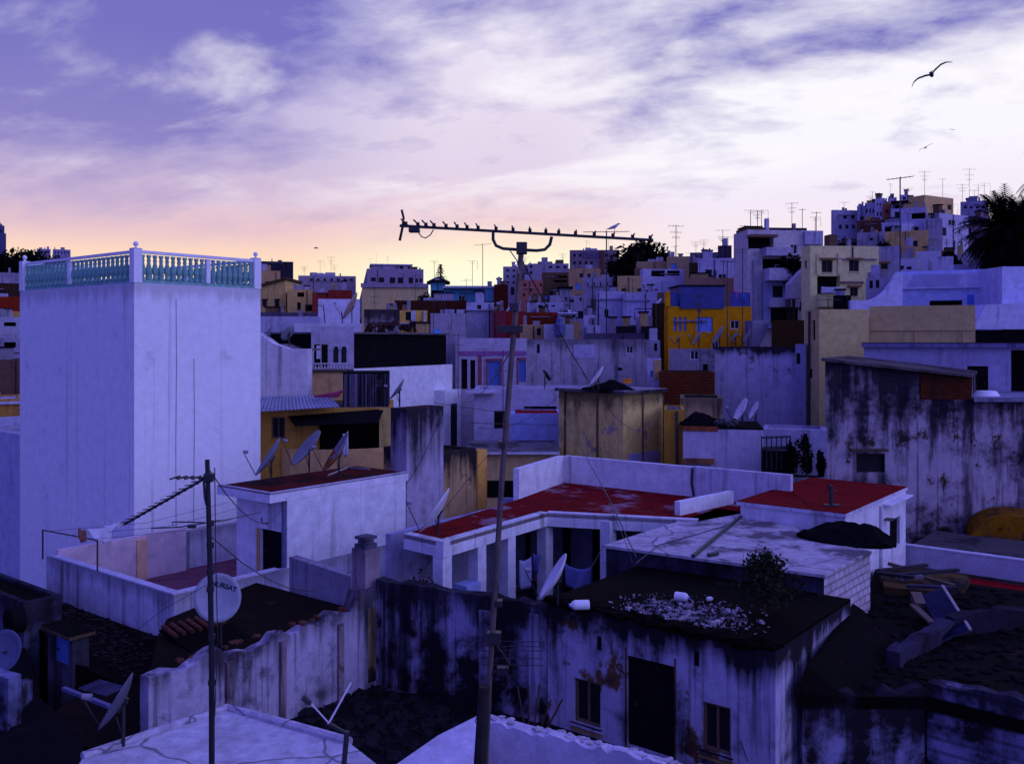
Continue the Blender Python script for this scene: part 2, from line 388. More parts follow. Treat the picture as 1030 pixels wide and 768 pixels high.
# ------------------------------------------------------------------ roof furniture
def antenna(base, ytop, label, boom=1.6, az=0., n=8, kind='yagi', r=.025, tilt=0., group='television aerials on the roofs', big=False, els=.5, mat=None):
    """mast standing on base (world) up to the height of pixel row ytop; boom(s) at the top"""
    base = Vector(base); H_ = (HY-ytop)/F*base.y - base.z; H_ = max(.8, H_)
    t = thing('tv_antenna', label, 'antenna', base, az, group); mt = mat or M_METAL
    k = max(1., base.y/75.)                         # old thick scaffold pipe on the far hills
    MB().tube([(0,0,-.05),(0,0,H_*.5),(0,0,H_)], r*min(k,1.15), 6).build('mast', mt, t)
    rr = r*.55*min(k,1.15)
    if kind == 'yagi':
        m = MB(); zt = H_-.08; m.tube([(-boom*.5,0,zt-tilt*boom*.5),(boom*.5,0,zt+tilt*boom*.5)], rr, 5)
        for i in range(n):
            x = -boom*.5+boom*i/(n-1); L = els*(.75+.25*i/(n-1)); z = zt+tilt*x
            m.tube([(x,-L/2,z+rr),(x,L/2,z+rr)], rr*.6, 4)
        m.build('boom', mt, t)
    elif kind == 'cross':
        for q, (zf, L) in enumerate(((.97,boom), (.82,boom*.7), (.7,boom*.45))):
            m = MB(); m.tube([(-L/2,.02,H_*zf),(L/2,.02,H_*zf)], rr, 5)
            for i in range(4):
                x = -L/2+L*i/3; m.tube([(x,0.02,H_*zf-els*.25),(x,0.02,H_*zf+els*.25)], rr*.6, 4)
            m.build('boom', mt, t)
    elif kind == 'fork':
        m = MB(); m.tube([(-boom/2,0,H_-.05),(boom/2,0,H_-.05)], rr, 5)
        m.tube([(boom/2,0,H_-.05),(boom/2,0,H_-boom*.9)], rr, 5); m.tube([(-boom*.2,0,H_-boom*.25),(boom*.3,0,H_-boom*.25)], rr, 5); m.build('boom', mt, t)
    return t

def dish(base, label, dia=1.1, az=180., el=38., post=.5, dmat=None, group='satellite dishes on the roofs', arm=True, rusty=False):
    """az: compass direction it faces in world degrees (0 = +X, 90 = away), el: tilt upwards"""
    base = Vector(base); t = thing('satellite_dish', label, 'satellite dish', base, R(az), group)
    r = dia/2; e = R(el); nx = Vector((math.cos(e), 0, math.sin(e))); up = Vector((-math.sin(e), 0, math.cos(e))); sd = Vector((0,1,0))
    c = Vector((.12, 0, post+r*.62)); n, rings = 20, 6; m = MB(); vs = []
    for off, sg in ((0,1), (-.018,1)):
        for i in range(1, rings+1):
            q = i/rings
            for k in range(n):
                a_ = 2*math.pi*k/n; vs.append(c + up*(math.cos(a_)*r*q) + sd*(math.sin(a_)*r*q*.94) + nx*(q*q*r*.22-.22*r + off))
        vs.append(c + nx*(-.22*r+off))
    M_ = rings*n+1; fs = []
    for s_ in (0,1):
        o = s_*M_
        for i in range(rings-1):
            for k in range(n): fs.append((o+i*n+k, o+i*n+(k+1)%n, o+(i+1)*n+(k+1)%n, o+(i+1)*n+k))
        for k in range(n): fs.append((o+M_-1, o+(k+1)%n, o+k))
    for k in range(n): fs.append(((rings-1)*n+k, (rings-1)*n+(k+1)%n, M_+(rings-1)*n+(k+1)%n, M_+(rings-1)*n+k))
    m.add(vs, fs); d = m.build('reflector', dmat or M_DISH, t, smooth=True)
    back = c + nx*(-.22*r-.03)
    MB().tube([(0,0,0),(0,0,post+r*.5)], .03, 7).build('post', M_METAL, t)
    m = MB(); m.beam(Vector((0,0,post+r*.45)), back, .1, .14); m.tube([back-up*.12, back+up*.12], .035, 6); m.build('bracket', M_METAL, t)
    if arm:
        lo = c - up*r*.97; tip = c + nx*r*1.05 - up*r*.35
        a_ = MB().tube([lo, tip], .014, 6).build('arm', M_METAL, t)
        MB().tube([tip-nx*.02, tip+(c-tip).normalized()*.16], [.045,.055], 8).build('feed_horn', flat((.25,.25,.3), .5), a_)
        MB().tube([Vector((0,0,post*.3)), back-up*.2], .014, 5).build('brace', M_METAL, t)
    return t

def leafy(name, label, cat, base, h, rx, rz, n=1500, leaf=.3, mat=None, seed=1, clumps=9, group=None, trunk=.12, flatk=1.):
    rg = random.Random(seed); base = Vector(base); t = thing(name, label, cat, base, 0, group)
    m = MB(); m.tube([(0,0,-.4),(.03,.02,h*.3),(-.02,0,h*.6)], [trunk, trunk*.8, trunk*.5], 7)
    cs = []
    for i in range(clumps):
        a_ = rg.uniform(0, 6.283); q = rg.uniform(.1,.75); zz = rg.uniform(-.6,.75)
        cs.append((Vector((math.cos(a_)*q*rx*(1-abs(zz)*.4), math.sin(a_)*q*rx*flatk*(1-abs(zz)*.4), h-rz+zz*rz*.8)), rg.uniform(.35,.6)))
    for c, q in cs: m.tube([(0,0,h*.35), c], [trunk*.4, trunk*.12], 5)
    m.build('trunk', M_TRUNK, t)
    m = MB()
    for i in range(n):
        c, q = rg.choice(cs); d = Vector((rg.gauss(0,1), rg.gauss(0,1), rg.gauss(0,.8))); d = d.normalized()*rg.uniform(.55,1.05)
        p = c + Vector((d.x*rx*q, d.y*rx*q*flatk, d.z*rz*q)); s_ = leaf*rg.uniform(.5,1.2)
        x = Vector((rg.gauss(0,1), rg.gauss(0,1), rg.gauss(0,1))).normalized(); y = x.cross(Vector((rg.gauss(0,1), rg.gauss(0,1), rg.gauss(0,1)))).normalized()
        m.add([p-x*s_, p+y*s_*.45, p+x*s_, p-y*s_*.45], ((0,1,2,3),))
    m.build('crown', mat or M_LEAF, t); return t

def tarp(p, rx, ry, h, label, mat, name='tarpaulin', seed=0, cat='tarpaulin', az=0.):
    """creased sheet thrown over a heap"""
    from mathutils import noise as nz
    n = 44; mb = MB(); vs = []; ca, sa = math.cos(R(az)), math.sin(R(az)); p = Vector(p)
    for j in range(n+1):
        for i in range(n+1):
            x, y = -1+2*i/n, -1+2*j/n; q = Vector((x*2.1+seed*3.1, y*2.1, seed))
            r = math.hypot(x, y)*(1+.22*nz.noise(q*.9)); dome = max(0, 1-r**2.2)
            cr = abs(nz.noise(q*1.7))*.55+abs(nz.noise(q*3.9))*.28+abs(nz.noise(q*8))*.1
            z = h*max(0, dome**.7*(.55+.7*nz.noise(q*.6+Vector((7,1,2)))+.35) - cr*.42*min(1, dome*3+.15)) + .03
            X_, Y_ = x*rx, y*ry; vs.append(p+Vector((X_*ca-Y_*sa, X_*sa+Y_*ca, max(.015, z))))
    K = (n+1)**2
    vs += [Vector((v.x, v.y, p.z)) for v in vs]; fs = []
    keep = lambda i,j: math.hypot(-1+2*(i+.5)/n, -1+2*(j+.5)/n) < .98
    for j in range(n):
        for i in range(n):
            if not keep(i,j): continue
            o = j*(n+1)+i; fs += [(o,o+1,o+n+2,o+n+1), (K+o,K+o+n+1,K+o+n+2,K+o+1)]
            for di,dj,e in ((-1,0,(o,o+n+1)),(1,0,(o+1,o+n+2)),(0,-1,(o,o+1)),(0,1,(o+n+1,o+n+2))):
                if not keep(i+di,j+dj): fs.append((e[0],e[1],K+e[1],K+e[0]))
    used = sorted({k for f in fs for k in f}); mp = {k:i for i,k in enumerate(used)}
    mb.add([vs[k] for k in used], [tuple(mp[k] for k in f) for f in fs]); return solo(mb, name, mat, label, cat)
# ================================================================== NEAR PLACES
# ---- tall white tower house with turquoise balustrade
tw = House('tower_house', 'tall windowless white house with turquoise balusters round its roof terrace', 135, 31.2, 284, xR=262, xL=20, base=-12.8,
           mat=plaster((.86,.86,.88), .05, .10, .3, 0, scale=1.3, flow=.02, mott=.90, bandw=.04), ph=.02, roof=M_CONC, cat='house')
def balustrade(H, hgt=1.12):
    a, b, z = H.a, H.b, H.h
    turq = flat((.21,.45,.38), .9, var=.4); wm = H.mat
    prof = [(.085,0),(.085,.06),(.05,.10),(.105,.24),(.10,.34),(.055,.50),(.07,.58),(.05,.63),(.08,.69),(.08,.74)]
    proto = None
    p = .26
    for i,(x,y) in enumerate(((0,0),(a-p,0),(a-p,b-p),(0,b-p))):
        q = MB().box(x-.02,x+p+.02,y-.02,y+p+.02,z+.002,z+hgt+.06).build('post', wm, H.root)
        k = MB(); c = (x+p/2, y+p/2, z+hgt+.06)
        k.lathe([(.07,0),(.035,.04),(.035,.06),(.07,.09),(.09,.15),(.065,.21),(.015,.24)], c, 12); k.build('finial', wm, q, smooth=True)
    for nm, x0,x1,y0,y1 in (('r',p,a-p,.05,.21),('r',p,a-p,b-.21,b-.05),('l',.05,.21,p,b-p),('l',a-.21,a-.05,p,b-p)):
        e = .025
        MB().box(x0+e,x1-e,y0,y1,z+hgt-.10,z+hgt).build('rail', wm, H.root)
        L = (x1-x0) if nm == 'r' else (y1-y0); n = 20 if nm == 'r' else 26
        for i in range(n):
            q = (i+.5)/n
            loc = (x0+L*q, (y0+y1)/2, z+.12) if nm == 'r' else ((x0+x1)/2, y0+L*q, z+.12)
            if i == n//2+1:
                cx, cy = loc[0], loc[1]; MB().box(cx-.08,cx+.08,cy-.07,cy+.07,z+.125,z+hgt-.135).build('post', wm, H.root); continue
            if proto is None:
                proto = MB().lathe([(r, zz*1.16) for r,zz in prof], (0,0,0), 10).build('baluster', turq, H.root, smooth=True); o = proto
            else:
                o = proto.copy(); COL.objects.link(o); o.parent = H.root
            o.location = loc
        MB().box(x0+e,x1-e,y0+.005,y1-.005,z+.003,z+.115).build('rail', turq, H.root)
balustrade(tw)
for x_, y0_, y1_ in ((177,300,640),(195,360,640)):      # two thin cables run down the bright side
    u_, z_ = tw.onR(x_, y0_); MB().tube([(u_,-.012,z_),(u_+.015,-.014,z_-2.4),(u_-.01,-.012,z_-5.2),(u_,-.012,z_-8.2)], .009, 5).build('cable', flat((.20,.19,.28),.9), tw.root)

House('plain_house', 'plain blue-shaded house wall at the left edge behind the white tower', 30, 37, 438, xL=-70, a=5, base=-13, mat=plaster((.55,.56,.74),.1,.15), roof=M_CONC)  # bluish white is the wash colour

# ---- roof terrace in front of the tower
te = House('terrace_house', 'white house with an open purple-floored roof terrace and low streaked parapet', 175, 24.1, 598, a=8.9, b=7.15, base=-12.8, ph=1.3,
           top=-6.68, mat=plaster((.66,.64,.76), .12, .45, .4, 0, flow=.05, bandw=.08), roof=M_PURPLE)
# the parapet coat on the far side is pinkish
z = te.h
te.box('back_wall', .2, 4.6, te.b-.36, te.b-.205, z-1.3, z+.18, plaster((.78,.60,.66), .12, .1))
te.box('pilaster', 2.75, 3.1, te.b-.45, te.b-.362, z-1.29, z+.06, plaster((.78,.50,.56), .15, .1))
te.box('coping', -.03, 3.35, -.03, .22, z+.003, z+.05, white(.2,.1)); te.box('coping', -.03, .22, .225, te.b-.37, z+.003, z+.05, white(.2,.1))
# ---- white house with overhanging slab and three dishes
wh = House('white_house', 'white flat-roofed house with overhanging slab and three dishes on its dark red roof', 289, 27.0, 503, xR=408, xL=238, base=-12.6, ph=0,
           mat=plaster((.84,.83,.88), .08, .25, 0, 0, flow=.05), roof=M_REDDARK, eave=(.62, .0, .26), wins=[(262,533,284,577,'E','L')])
p = wh.h
wh.box('roof_rim', -.60, wh.a+.08, .0, .09, p+.262, p+.30, white(.3,.5)); wh.box('roof_rim', -.60, -.52, .1, wh.b+.05, p+.262, p+.30, white(.3,.5))
mb = MB(); v0, z0 = wh.onL(287, 505); zt = wh.h-.03
mb.tube([(-.06,.10,zt),(-.06,.10,zt-2.35),(-.06,.22,zt-2.5),(-.06,wh.b*.85,zt-2.62)], .06, 8); mb.build('drainpipe', flat((.10,.10,.22), .5), wh.root)
v1, z1 = wh.onL(270, 523); MB().tube([(-.02,v1,z1-.1),(-.22,v1,z1-.05),(-.25,v1,z1+.12)], .02, 6).build('lamp_bracket', M_METAL, wh.root)
wh.box('door_frame', -.04, -.002, *(lambda a,b: (min(a,b), max(a,b)))(wh.onL(259,540)[0]-.0, wh.onL(261.6,540)[0]), wh.onL(262,577)[1], wh.onL(262,531)[1], plaster((.5,.38,.28),.2,.2))
rzw = wh.base+wh.rz
for px, py, d, az, el, lab, mt in ((273,486,1.36,196,33,'grey satellite dish nearest the left edge of the dark red roof', M_DISH),
                                   (311,476,1.46,205,40,'broadest grey satellite dish in the middle of the three on the dark red roof', M_DISH),
                                   (341,481,1.42,196,33,'rust-stained satellite dish on the dark red roof beside the tan wall', None)):
    if mt is None: mt = plaster((.22,.22,.27), 0, 0, 0, .75, (.30,.10,.03), scale=1.6)
    dish(Wz(px, py, rzw), lab, d, az, el, .42, mt)
solo(MB().tube([Wz(330,478,rzw+.03), Wz(350,470,rzw+.03), Wz(372,472,rzw+.03)], .035, 6), 'roof_pipe', M_ALU, 'pale pipe lying across the dark red roof behind the dishes', 'pipe')
# ---- clothes line frame and laundry on the terrace parapet
zp = te.base+te.h+.05
t = thing('clothesline', 'steel clothes line frame standing on the terrace parapet in front of the tower', 'clothesline', Wz(98,575,zp))
pa, pb = Wz(43,562,zp), Wz(98,574,zp); hh = Vector((0,0,.88))
MB().tube([pa, pa+hh], .025, 6).build('post', M_METAL, t, world=True); MB().tube([pb, pb+hh], .025, 6).build('post', M_METAL, t, world=True)
MB().tube([pa+hh, pb+hh], .022, 6).build('rail', M_METAL, t, world=True)
for k in range(3):
    q = pa+hh + (pb-pa)*(.1+.4*k); MB().tube([q, q+A*3.2+Vector((0,0,-.25)), q+A*6.3], .006, 4).build('line', M_METAL, t, world=True)
def cloth(pts, label, mat, name='laundry', sag=.06, th=.02, seed=0, group=None):
    """sheet hanging between the two top points down to the two lower points, with folds and thickness"""
    (a, b, c, d) = [Vector(p) for p in pts]; n, m_ = 14, 8; rg = random.Random(seed); ph = rg.uniform(0, 6)
    nrm = (b-a).cross(d-a).normalized(); mb = MB(); vs = []
    for s_ in (0, th):
        for i in range(m_+1):
            for j in range(n+1):
                u, v = j/n, i/m_; q = (a.lerp(b,u)).lerp(d.lerp(c,u), v)
                vs.append(q + nrm*(s_ + (.25+v)*.05*math.sin(u*9+ph+v*2)) + Vector((0,0,-sag*4*u*(1-u)*(1-v*.3) + .03*math.sin(u*5+ph)*v)))
    K = (n+1)*(m_+1); fs = []
    for s_ in (0,1):
        for i in range(m_):
            for j in range(n): q = s_*K+i*(n+1)+j; fs.append((q,q+1,q+n+2,q+n+1))
    rim = [j for j in range(n+1)] + [i*(n+1)+n for i in range(1,m_+1)] + [m_*(n+1)+j for j in range(n-1,-1,-1)] + [i*(n+1) for i in range(m_-1,0,-1)]
    for i in range(len(rim)): fs.append((rim[i], rim[(i+1)%len(rim)], K+rim[(i+1)%len(rim)], K+rim[i]))
    mb.add(vs, fs); return solo(mb, name, mat, label, 'laundry', group, smooth=True)
yb = pb.y
cloth([W(88,531,yb+.3), W(111,528,yb+1.1), W(112,542,yb+1.1), W(98,545,yb+.3)], 'white shirt laid over the steel clothes line frame', M_SHEET, seed=1)
cloth([W(103,528,yb+1.), W(124,522,yb+1.9), W(122,528,yb+1.9), W(112,532,yb+1.)], 'small white towel hanging off the far end of the clothes line', M_SHEET, seed=2)
cloth([W(80,530,yb-.1), W(86,532,yb+.2), W(86,542,yb+.2), W(80,544,yb-.1)], 'brown rag at the near end of the clothes line', flat((.2,.08,.06),.9), seed=3)

# ---- grey rooftop wall and chimney beside the white house
P1, P2 = W(291,560,26.25), W(353,573,24.05)
t = thing('rooftop_wall', 'bare grey plaster wall running from the white house to the chimney', 'wall', (P2.x, P2.y, -8.4))
mb = MB(); d = (P2-P1); d.z = 0; nn = A*.28
mb.prism([(P1.x,P1.y),(P2.x,P2.y),(P2.x+nn.x,P2.y+nn.y),(P1.x+nn.x,P1.y+nn.y)], -8.6, -6.18); mb.build('wall', plaster((.40,.36,.44), .3, .5, .25, .1, (.2,.12,.1)), t, world=True)
P3 = W(374,578,23.2)
t = thing('chimney', 'square masonry chimney with a stepped base and capstone at the wall junction', 'chimney', (P3.x, P3.y, -8.5))
mb = MB(); Q = W(368,605,23.3); Q.z = 0
def rot_box(mb, c, su, sv, z0, z1):
    c = Vector((c.x, c.y, 0)); pts = [c+A*x*su/2+B*y*sv/2 for x,y in ((-1,-1),(1,-1),(1,1),(-1,1))]; mb.prism([(q.x,q.y) for q in pts], z0, z1)
rot_box(mb, Q, .62, .85, -8.5, -6.65); mb.build('base', plaster((.30,.22,.22), .6, .6, .3, .6, (.13,.06,.05)), t, world=True)
mb = MB(); rot_box(mb, Q, .50, .50, -6.65, -5.25); mb.build('shaft', plaster((.34,.26,.30), .55, .5, .3, .4, (.15,.07,.05)), t, world=True)
mb = MB(); rot_box(mb, Q, .40, .40, -5.25, -5.14); rot_box(mb, Q, .28, .28, -5.14, -5.02); rot_box(mb, Q, .40, .40, -5.02, -4.95); mb.build('cap', plaster((.12,.11,.15), .5), t, world=True)

# ---- ruined house with dark mossy roof, left of the courtyard
C5 = W(378, 583, 23.0)
def ragged_wall(name, label, p, q, th, z0, z1, mat, amp=.15, seg=.22, seed=0, part_of=None, cat='wall', dips=()):
    """masonry wall between two plan points with a broken top edge"""
    rg = random.Random(seed); p = Vector((p.x,p.y,0)); q = Vector((q.x,q.y,0)); L = (q-p).length; n = max(3, int(L/seg)); d = (q-p)/L; w = Vector((-d.y,d.x,0))*th
    zs = []; zc = 0
    for i in range(n+1):
        zc = zc*.6 + rg.uniform(-amp, amp)*.7; zz = z1 + zc
        for (a_, b_, dz) in dips:
            if a_ <= i/n <= b_: zz += dz
        zs.append(zz)
    mb = MB(); vs = []
    for i in range(n+1):
        x = p + d*L*i/n
        vs += [(x.x,x.y,z0),(x.x,x.y,zs[i]),(x.x+w.x,x.y+w.y,zs[i]+rg.uniform(-.05,.05)),(x.x+w.x,x.y+w.y,z0)]
    fs = []
    for i in range(n):
        o = i*4
        for k in range(3): fs.append((o+k,o+k+1,o+k+5,o+k+4))
    fs += [(0,1,2,3), (n*4,n*4+3,n*4+2,n*4+1)]
    mb.add(vs, fs)
    if part_of is not None: return mb.build(name, mat, part_of, world=True)
    return solo(mb, name, mat, label, cat)
t5 = thing('ruined_house', 'ruined low house with a mossy dark flat roof and crumbling whitewashed courtyard wall', 'house', (C5.x-3, C5.y-3, -9))
E5 = C5 - A*6.1
rw_m = plaster((.56,.51,.66), .5, .6, .85, .3, (.16,.07,.05), (.02,.017,.024), bandw=.36)
ragged_wall('wall', '', E5, C5, .32, -9.2, -6.62, rw_m, .13, .2, 4, t5, dips=((.3,.42,-.12),(.55,.6,-.2),(.9,1,.45)))
mb = MB()
for u_, h_ in ((1.25,-6.8),(2.95,-6.78),(4.35,-6.85)):     # buttress strips down the wall
    q = E5 + A*(6.1-u_); mb = MB(); mb.prism([(q.x,q.y),(q.x+A.x*.16,q.y+A.y*.16),(q.x+A.x*.16-B.x*.07,q.y+A.y*.16-B.y*.07),(q.x-B.x*.07,q.y-B.y*.07)], -9, h_)
    mb.build('pilaster', plaster((.40,.30,.34), .6, .7, .3, .4), t5, world=True)
rb = [E5+B*.33+A*.2, C5+B*.33, C5+B*4.9, Wz(168,622,-6.86), Wz(158,640,-6.86)]
MB().prism([(q.x,q.y) for q in rb], -7.15, -6.86).build('roof', roofing((.012,.007,.004), (.03,.02,.018), .25, .8), t5, world=True)
MB().prism([(q.x,q.y) for q in (E5+B*.33+A*.3, C5+B*.33, C5+B*4.8, Wz(172,622,-6.9), Wz(163,640,-6.9))], -12.8, -7.16).build('back_wall', plaster((.2,.17,.2),.6,.5), t5, world=True)
mb = MB(); rg = random.Random(3)
for i in range(26):
    q = E5+A*rg.uniform(.6,5.9)+B*rg.uniform(.08,.25); mb.lump((q.x,q.y,-6.62+rg.uniform(-.03,.1)), rg.uniform(.03,.09), (1,1,.6), i)
mb.build('broken_brick', flat((.10,.03,.016), .9, var=.6), t5, world=True)['kind'] = 'stuff'
# little lean-to with terracotta edge at the corner of that roof
h0 = W(160, 640, 21.2); t = thing('lean_to', 'low pink-walled lean-to with orange tiles along its dark roof', 'shed', (h0.x,h0.y,-8.6))
q0 = W(160,640,21.3); q1 = W(193,648,20.2); q2 = q1+A*1.5; q3 = q0+A*1.5
MB().prism([(q.x,q.y) for q in (q0,q1,q2,q3)], -8.6, -6.93).build('wall', plaster((.50,.30,.28), .3, .3, .15, .3, (.25,.08,.03)), t, world=True)
mb = MB()
mb.add([q0-A*.15+Vector((0,0,-.05)), q1-A*.15-B*.1+Vector((0,0,-.25)), q2-B*.1+Vector((0,0,-.22)), q3+Vector((0,0,.02))], ((0,1,2,3),)) if False else None
z_a, z_b = -6.70, -6.86
mb.add([(q0.x,q0.y,z_a),(q1.x-B.x*.1,q1.y-B.y*.1,z_b),(q2.x-B.x*.1,q2.y-B.y*.1,z_b),(q3.x,q3.y,z_a),(q0.x,q0.y,z_a-.04),(q1.x-B.x*.1,q1.y-B.y*.1,z_b-.04),(q2.x-B.x*.1,q2.y-B.y*.1,z_b-.04),(q3.x,q3.y,z_a-.04)],
       ((0,1,2,3),(7,6,5,4),(0,4,5,1),(1,5,6,2),(2,6,7,3),(3,7,4,0))); mb.build('roof', M_MOSS, t, world=True)
mb = MB()
for i in range(7):
    q = q0+A*(.1+.21*i); qq = q + (q1-q0)*.42
    mb.tube([Vector((q.x,q.y,z_a+.05)), Vector((qq.x,qq.y,z_a-.03))], .055, 7)
mb.build('tiles', flat((.11,.03,.012), .9, var=.7), t, world=True)

# ---- courtyard wall, courtyard floor and the old house with the dark door
C6 = W(780, 655, 17.4)
S6 = C6 + B*5.36; K6 = C5.copy()
d6 = Vector((K6.x-S6.x, K6.y-S6.y, 0)).normalized()
t = thing('courtyard_wall', 'tall mould-blackened wall closing the courtyard in front of the arcade', 'wall', (K6.x,K6.y,-9))
ragged_wall('wall', '', Vector((S6.x,S6.y,0)), Vector((K6.x,K6.y,0)), -.35, -9.2, -5.98, plaster((.40,.37,.56), .85, .8, .9, .25, (.10,.06,.05), (.012,.011,.016), bandw=.26), .04, .25, 9, t)
mb = MB()
for f_, w_, zt in ((.30,.30,-6.3),(.04,.22,-6.2)):
    q = Vector((S6.x,S6.y,0)).lerp(Vector((K6.x,K6.y,0)), f_); dd = d6*w_; mb = MB(); n_ = Vector((-d6.y,d6.x,0)); n_ = n_ if n_.dot(A) < 0 else -n_
    mb.prism([(q.x,q.y),(q.x+dd.x,q.y+dd.y),(q.x+dd.x+n_.x*.09,q.y+dd.y+n_.y*.09),(q.x+n_.x*.09,q.y+n_.y*.09)], -9.1, zt)
    mb.build('pilaster', plaster((.44,.41,.60), .6, .6, .5), t, world=True)
yf = MB(); fl = [C6-A*7-B*1.5, C6-B*.5, S6, K6, E5]
yf.prism([(q.x,q.y) for q in fl], -12.9, -8.62); o = yf.build('courtyard_ground', roofing((.012,.010,.012), (.16,.14,.20), .25, .55)); o['kind'] = 'structure'
mb = MB(); rg = random.Random(5)
for i in range(150):
    q = K6 - A*rg.uniform(.1,2.6) - B*rg.uniform(-.2,3.4); mb.lump((q.x,q.y,-8.6), rg.uniform(.04,.2), (1,1,.55), i+100)
o = solo(mb, 'rubble', roofing((.02,.018,.022), (.008,.007,.008), .5, 2), 'heap of dark rubble in the courtyard corner', 'rubble', kind='stuff')

oh = House('old_house', 'decayed whitewashed house with a dark doorway between two small windows', 780, 17.4, 655, a=4.25, b=5.34, base=-9.2, ph=0,
           mat=plaster((.52,.48,.64), .5, .5, .98, .42, (.19,.115,.085), (.012,.011,.015), bandw=.22), roof=roofing((.004,.003,.0025), (.02,.014,.012), .3, .9),
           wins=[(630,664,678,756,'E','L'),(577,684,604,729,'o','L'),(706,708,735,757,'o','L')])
for k, (x, y, w_) in enumerate(((603,645,3),(701,660,4))):
    v_, z_ = oh.onL(x, y); oh.box('vent_slot', -.012, -.003, v_-.05, v_+.05, z_-.18, z_+.12, M_DARK)
for x0,y0,x1,y1 in ((577,684,604,729),(706,708,735,757)):
    va, za = oh.onL(x0, y1); vb, zb = oh.onL(x1, y0); oh.box('window_sill', -.05, -.003, min(va,vb)-.05, max(va,vb)+.05, za-.07, za-.01, plaster((.34,.24,.16),.3,.3))
va, za = oh.onL(628,756); vb, zb = oh.onL(680,662)
for q in ((min(va,vb), min(va,vb)+.06),(max(va,vb)-.06, max(va,vb))): oh.box('door_jamb', -.012, -.003, q[0], q[1]-.02, za, zb, plaster((.14,.08,.06),.6,.4))
mb = MB(); rg = random.Random(8)      # broken coping of the roof edge
for i in range(80):
    v_ = rg.uniform(.05,5.3); mb.lump((rg.uniform(-.02,.3), v_, oh.h+.03), rg.uniform(.05,.2), (1.1,1.5,.55), i)
mb.build('coping', M_MOSS, oh.root)['kind'] = 'stuff'
zr = oh.base+oh.rz
# pale rubble strewn over its roof
mb = MB(); rg = random.Random(11)
for i in range(1900):
    px_ = rg.gauss(688, 30); py_ = rg.gauss(618, 7.5) + (px_-688)*.12
    if not (612 < px_ < 775 and py_ > 598): continue
    q = Wz(px_, py_, zr)
    rel = Vector((q.x-C6.x, q.y-C6.y, 0)); uu, vv = rel.dot(A), rel.dot(B)
    if not (.2 < uu < 4.1 and .1 < vv < 5.2): continue
    s_ = rg.uniform(.006,.026)*(1+2.2*(rg.random() < .05)); x = Vector((rg.gauss(0,1),rg.gauss(0,1),rg.gauss(0,.5))).normalized(); y = x.cross(Vector((0.1,.2,1))).normalized(); n_ = x.cross(y)
    q.z = zr+.02+abs(rg.gauss(0,.02)); c = [q+x*s_*a_+y*s_*b_*rg.uniform(.4,1)+n_*h_*s_*.35 for h_ in (-1,1) for a_,b_ in ((-1,-1),(1,-1),(1,1),(-1,1))]
    mb.add(c, ((3,2,1,0),(4,5,6,7),(0,1,5,4),(1,2,6,5),(2,3,7,6),(3,0,4,7)))
solo(mb, 'rubble', roofing((.46,.42,.48), (.03,.025,.03), .8, 5), 'pale broken rubble strewn over the roof of the decayed house', 'rubble', kind='stuff')
def container(px, py, L, r, az, label, tilt=0.):
    q = Wz(px, py, zr+r); m = MB(); d = Vector((math.cos(R(az)), math.sin(R(az)), tilt))
    m.tube([q-d*L/2, q-d*L*.47, q+d*L*.25, q+d*L*.38, q+d*L*.45, q+d*L*.5], [r*.86, r, r, r*.75, r*.35, r*.35], 14)
    t = thing('plastic_container', label, 'container', (q.x,q.y,zr)); m.build('body', M_WPLASTIC, t, world=True, smooth=False)
    MB().tube([q+d*L*.5, q+d*L*.56], r*.4, 10).build('cap', flat((.1,.15,.5),.5), t, world=True)
container(583, 608, .42, .105, 184, 'white plastic canister lying on the mossy roof edge by the dish')
container(686, 600, .32, .10, -30, 'white plastic bucket tipped over on the rubble roof')
container(714, 602, .14, .05, 10, 'tiny white bottle beside the tipped bucket')
dish(Wz(561, 608, zr), 'white satellite dish seen edge-on beside the canister on the mossy roof', 1.15, 178, 32, .28, M_DISHW)
mb = MB()
for k in range(5):
    q = W(543+k*3, 668, 20.4-.12*k); 
    mb.tube([Vector((q.x,q.y,-8.6))-A*.5, Vector((q.x,q.y,-7.65+.12*(k%3)))+B*(.35-.22*k)-A*.35], .022, 5)
solo(mb, 'stick_bundle', M_WOOD, 'crossed dark sticks leaning on the courtyard wall', 'sticks')

# ---- grey concrete slab house
zs = -5.4
poly = [Wz(607,548,zs), Wz(830,578,zs), Wz(877,554,zs), Wz(812,541,zs), Wz(790,520,zs), Wz(722,511,zs)]
t = thing('slab_house', 'low block house with a broad pale concrete slab roof and bare block end wall', 'house', (poly[1].x, poly[1].y, -8.6))
MB().prism([(q.x,q.y) for q in poly], zs-.07, zs).build('roof', roofing((.50,.46,.50), (.12,.10,.12), .72, .55), t, world=True)
cx = sum((q for q in poly), Vector())/6
ins = [cx+(q-cx)*.985 for q in poly]
mb = MB(); n = len(ins); b_ = -8.8
for i in range(n):
    if i == 1: continue
    q, w_ = ins[i], ins[(i+1)%n]; mb.quad((q.x,q.y,b_),(w_.x,w_.y,b_),(w_.x,w_.y,zs-.073),(q.x,q.y,zs-.073))
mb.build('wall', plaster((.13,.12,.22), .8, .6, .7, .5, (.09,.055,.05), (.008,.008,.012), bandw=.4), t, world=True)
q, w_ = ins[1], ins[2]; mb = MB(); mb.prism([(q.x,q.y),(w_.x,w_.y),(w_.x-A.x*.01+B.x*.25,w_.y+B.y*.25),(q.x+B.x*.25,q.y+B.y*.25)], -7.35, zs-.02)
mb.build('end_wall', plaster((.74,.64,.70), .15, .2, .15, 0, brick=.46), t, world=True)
mb = MB()
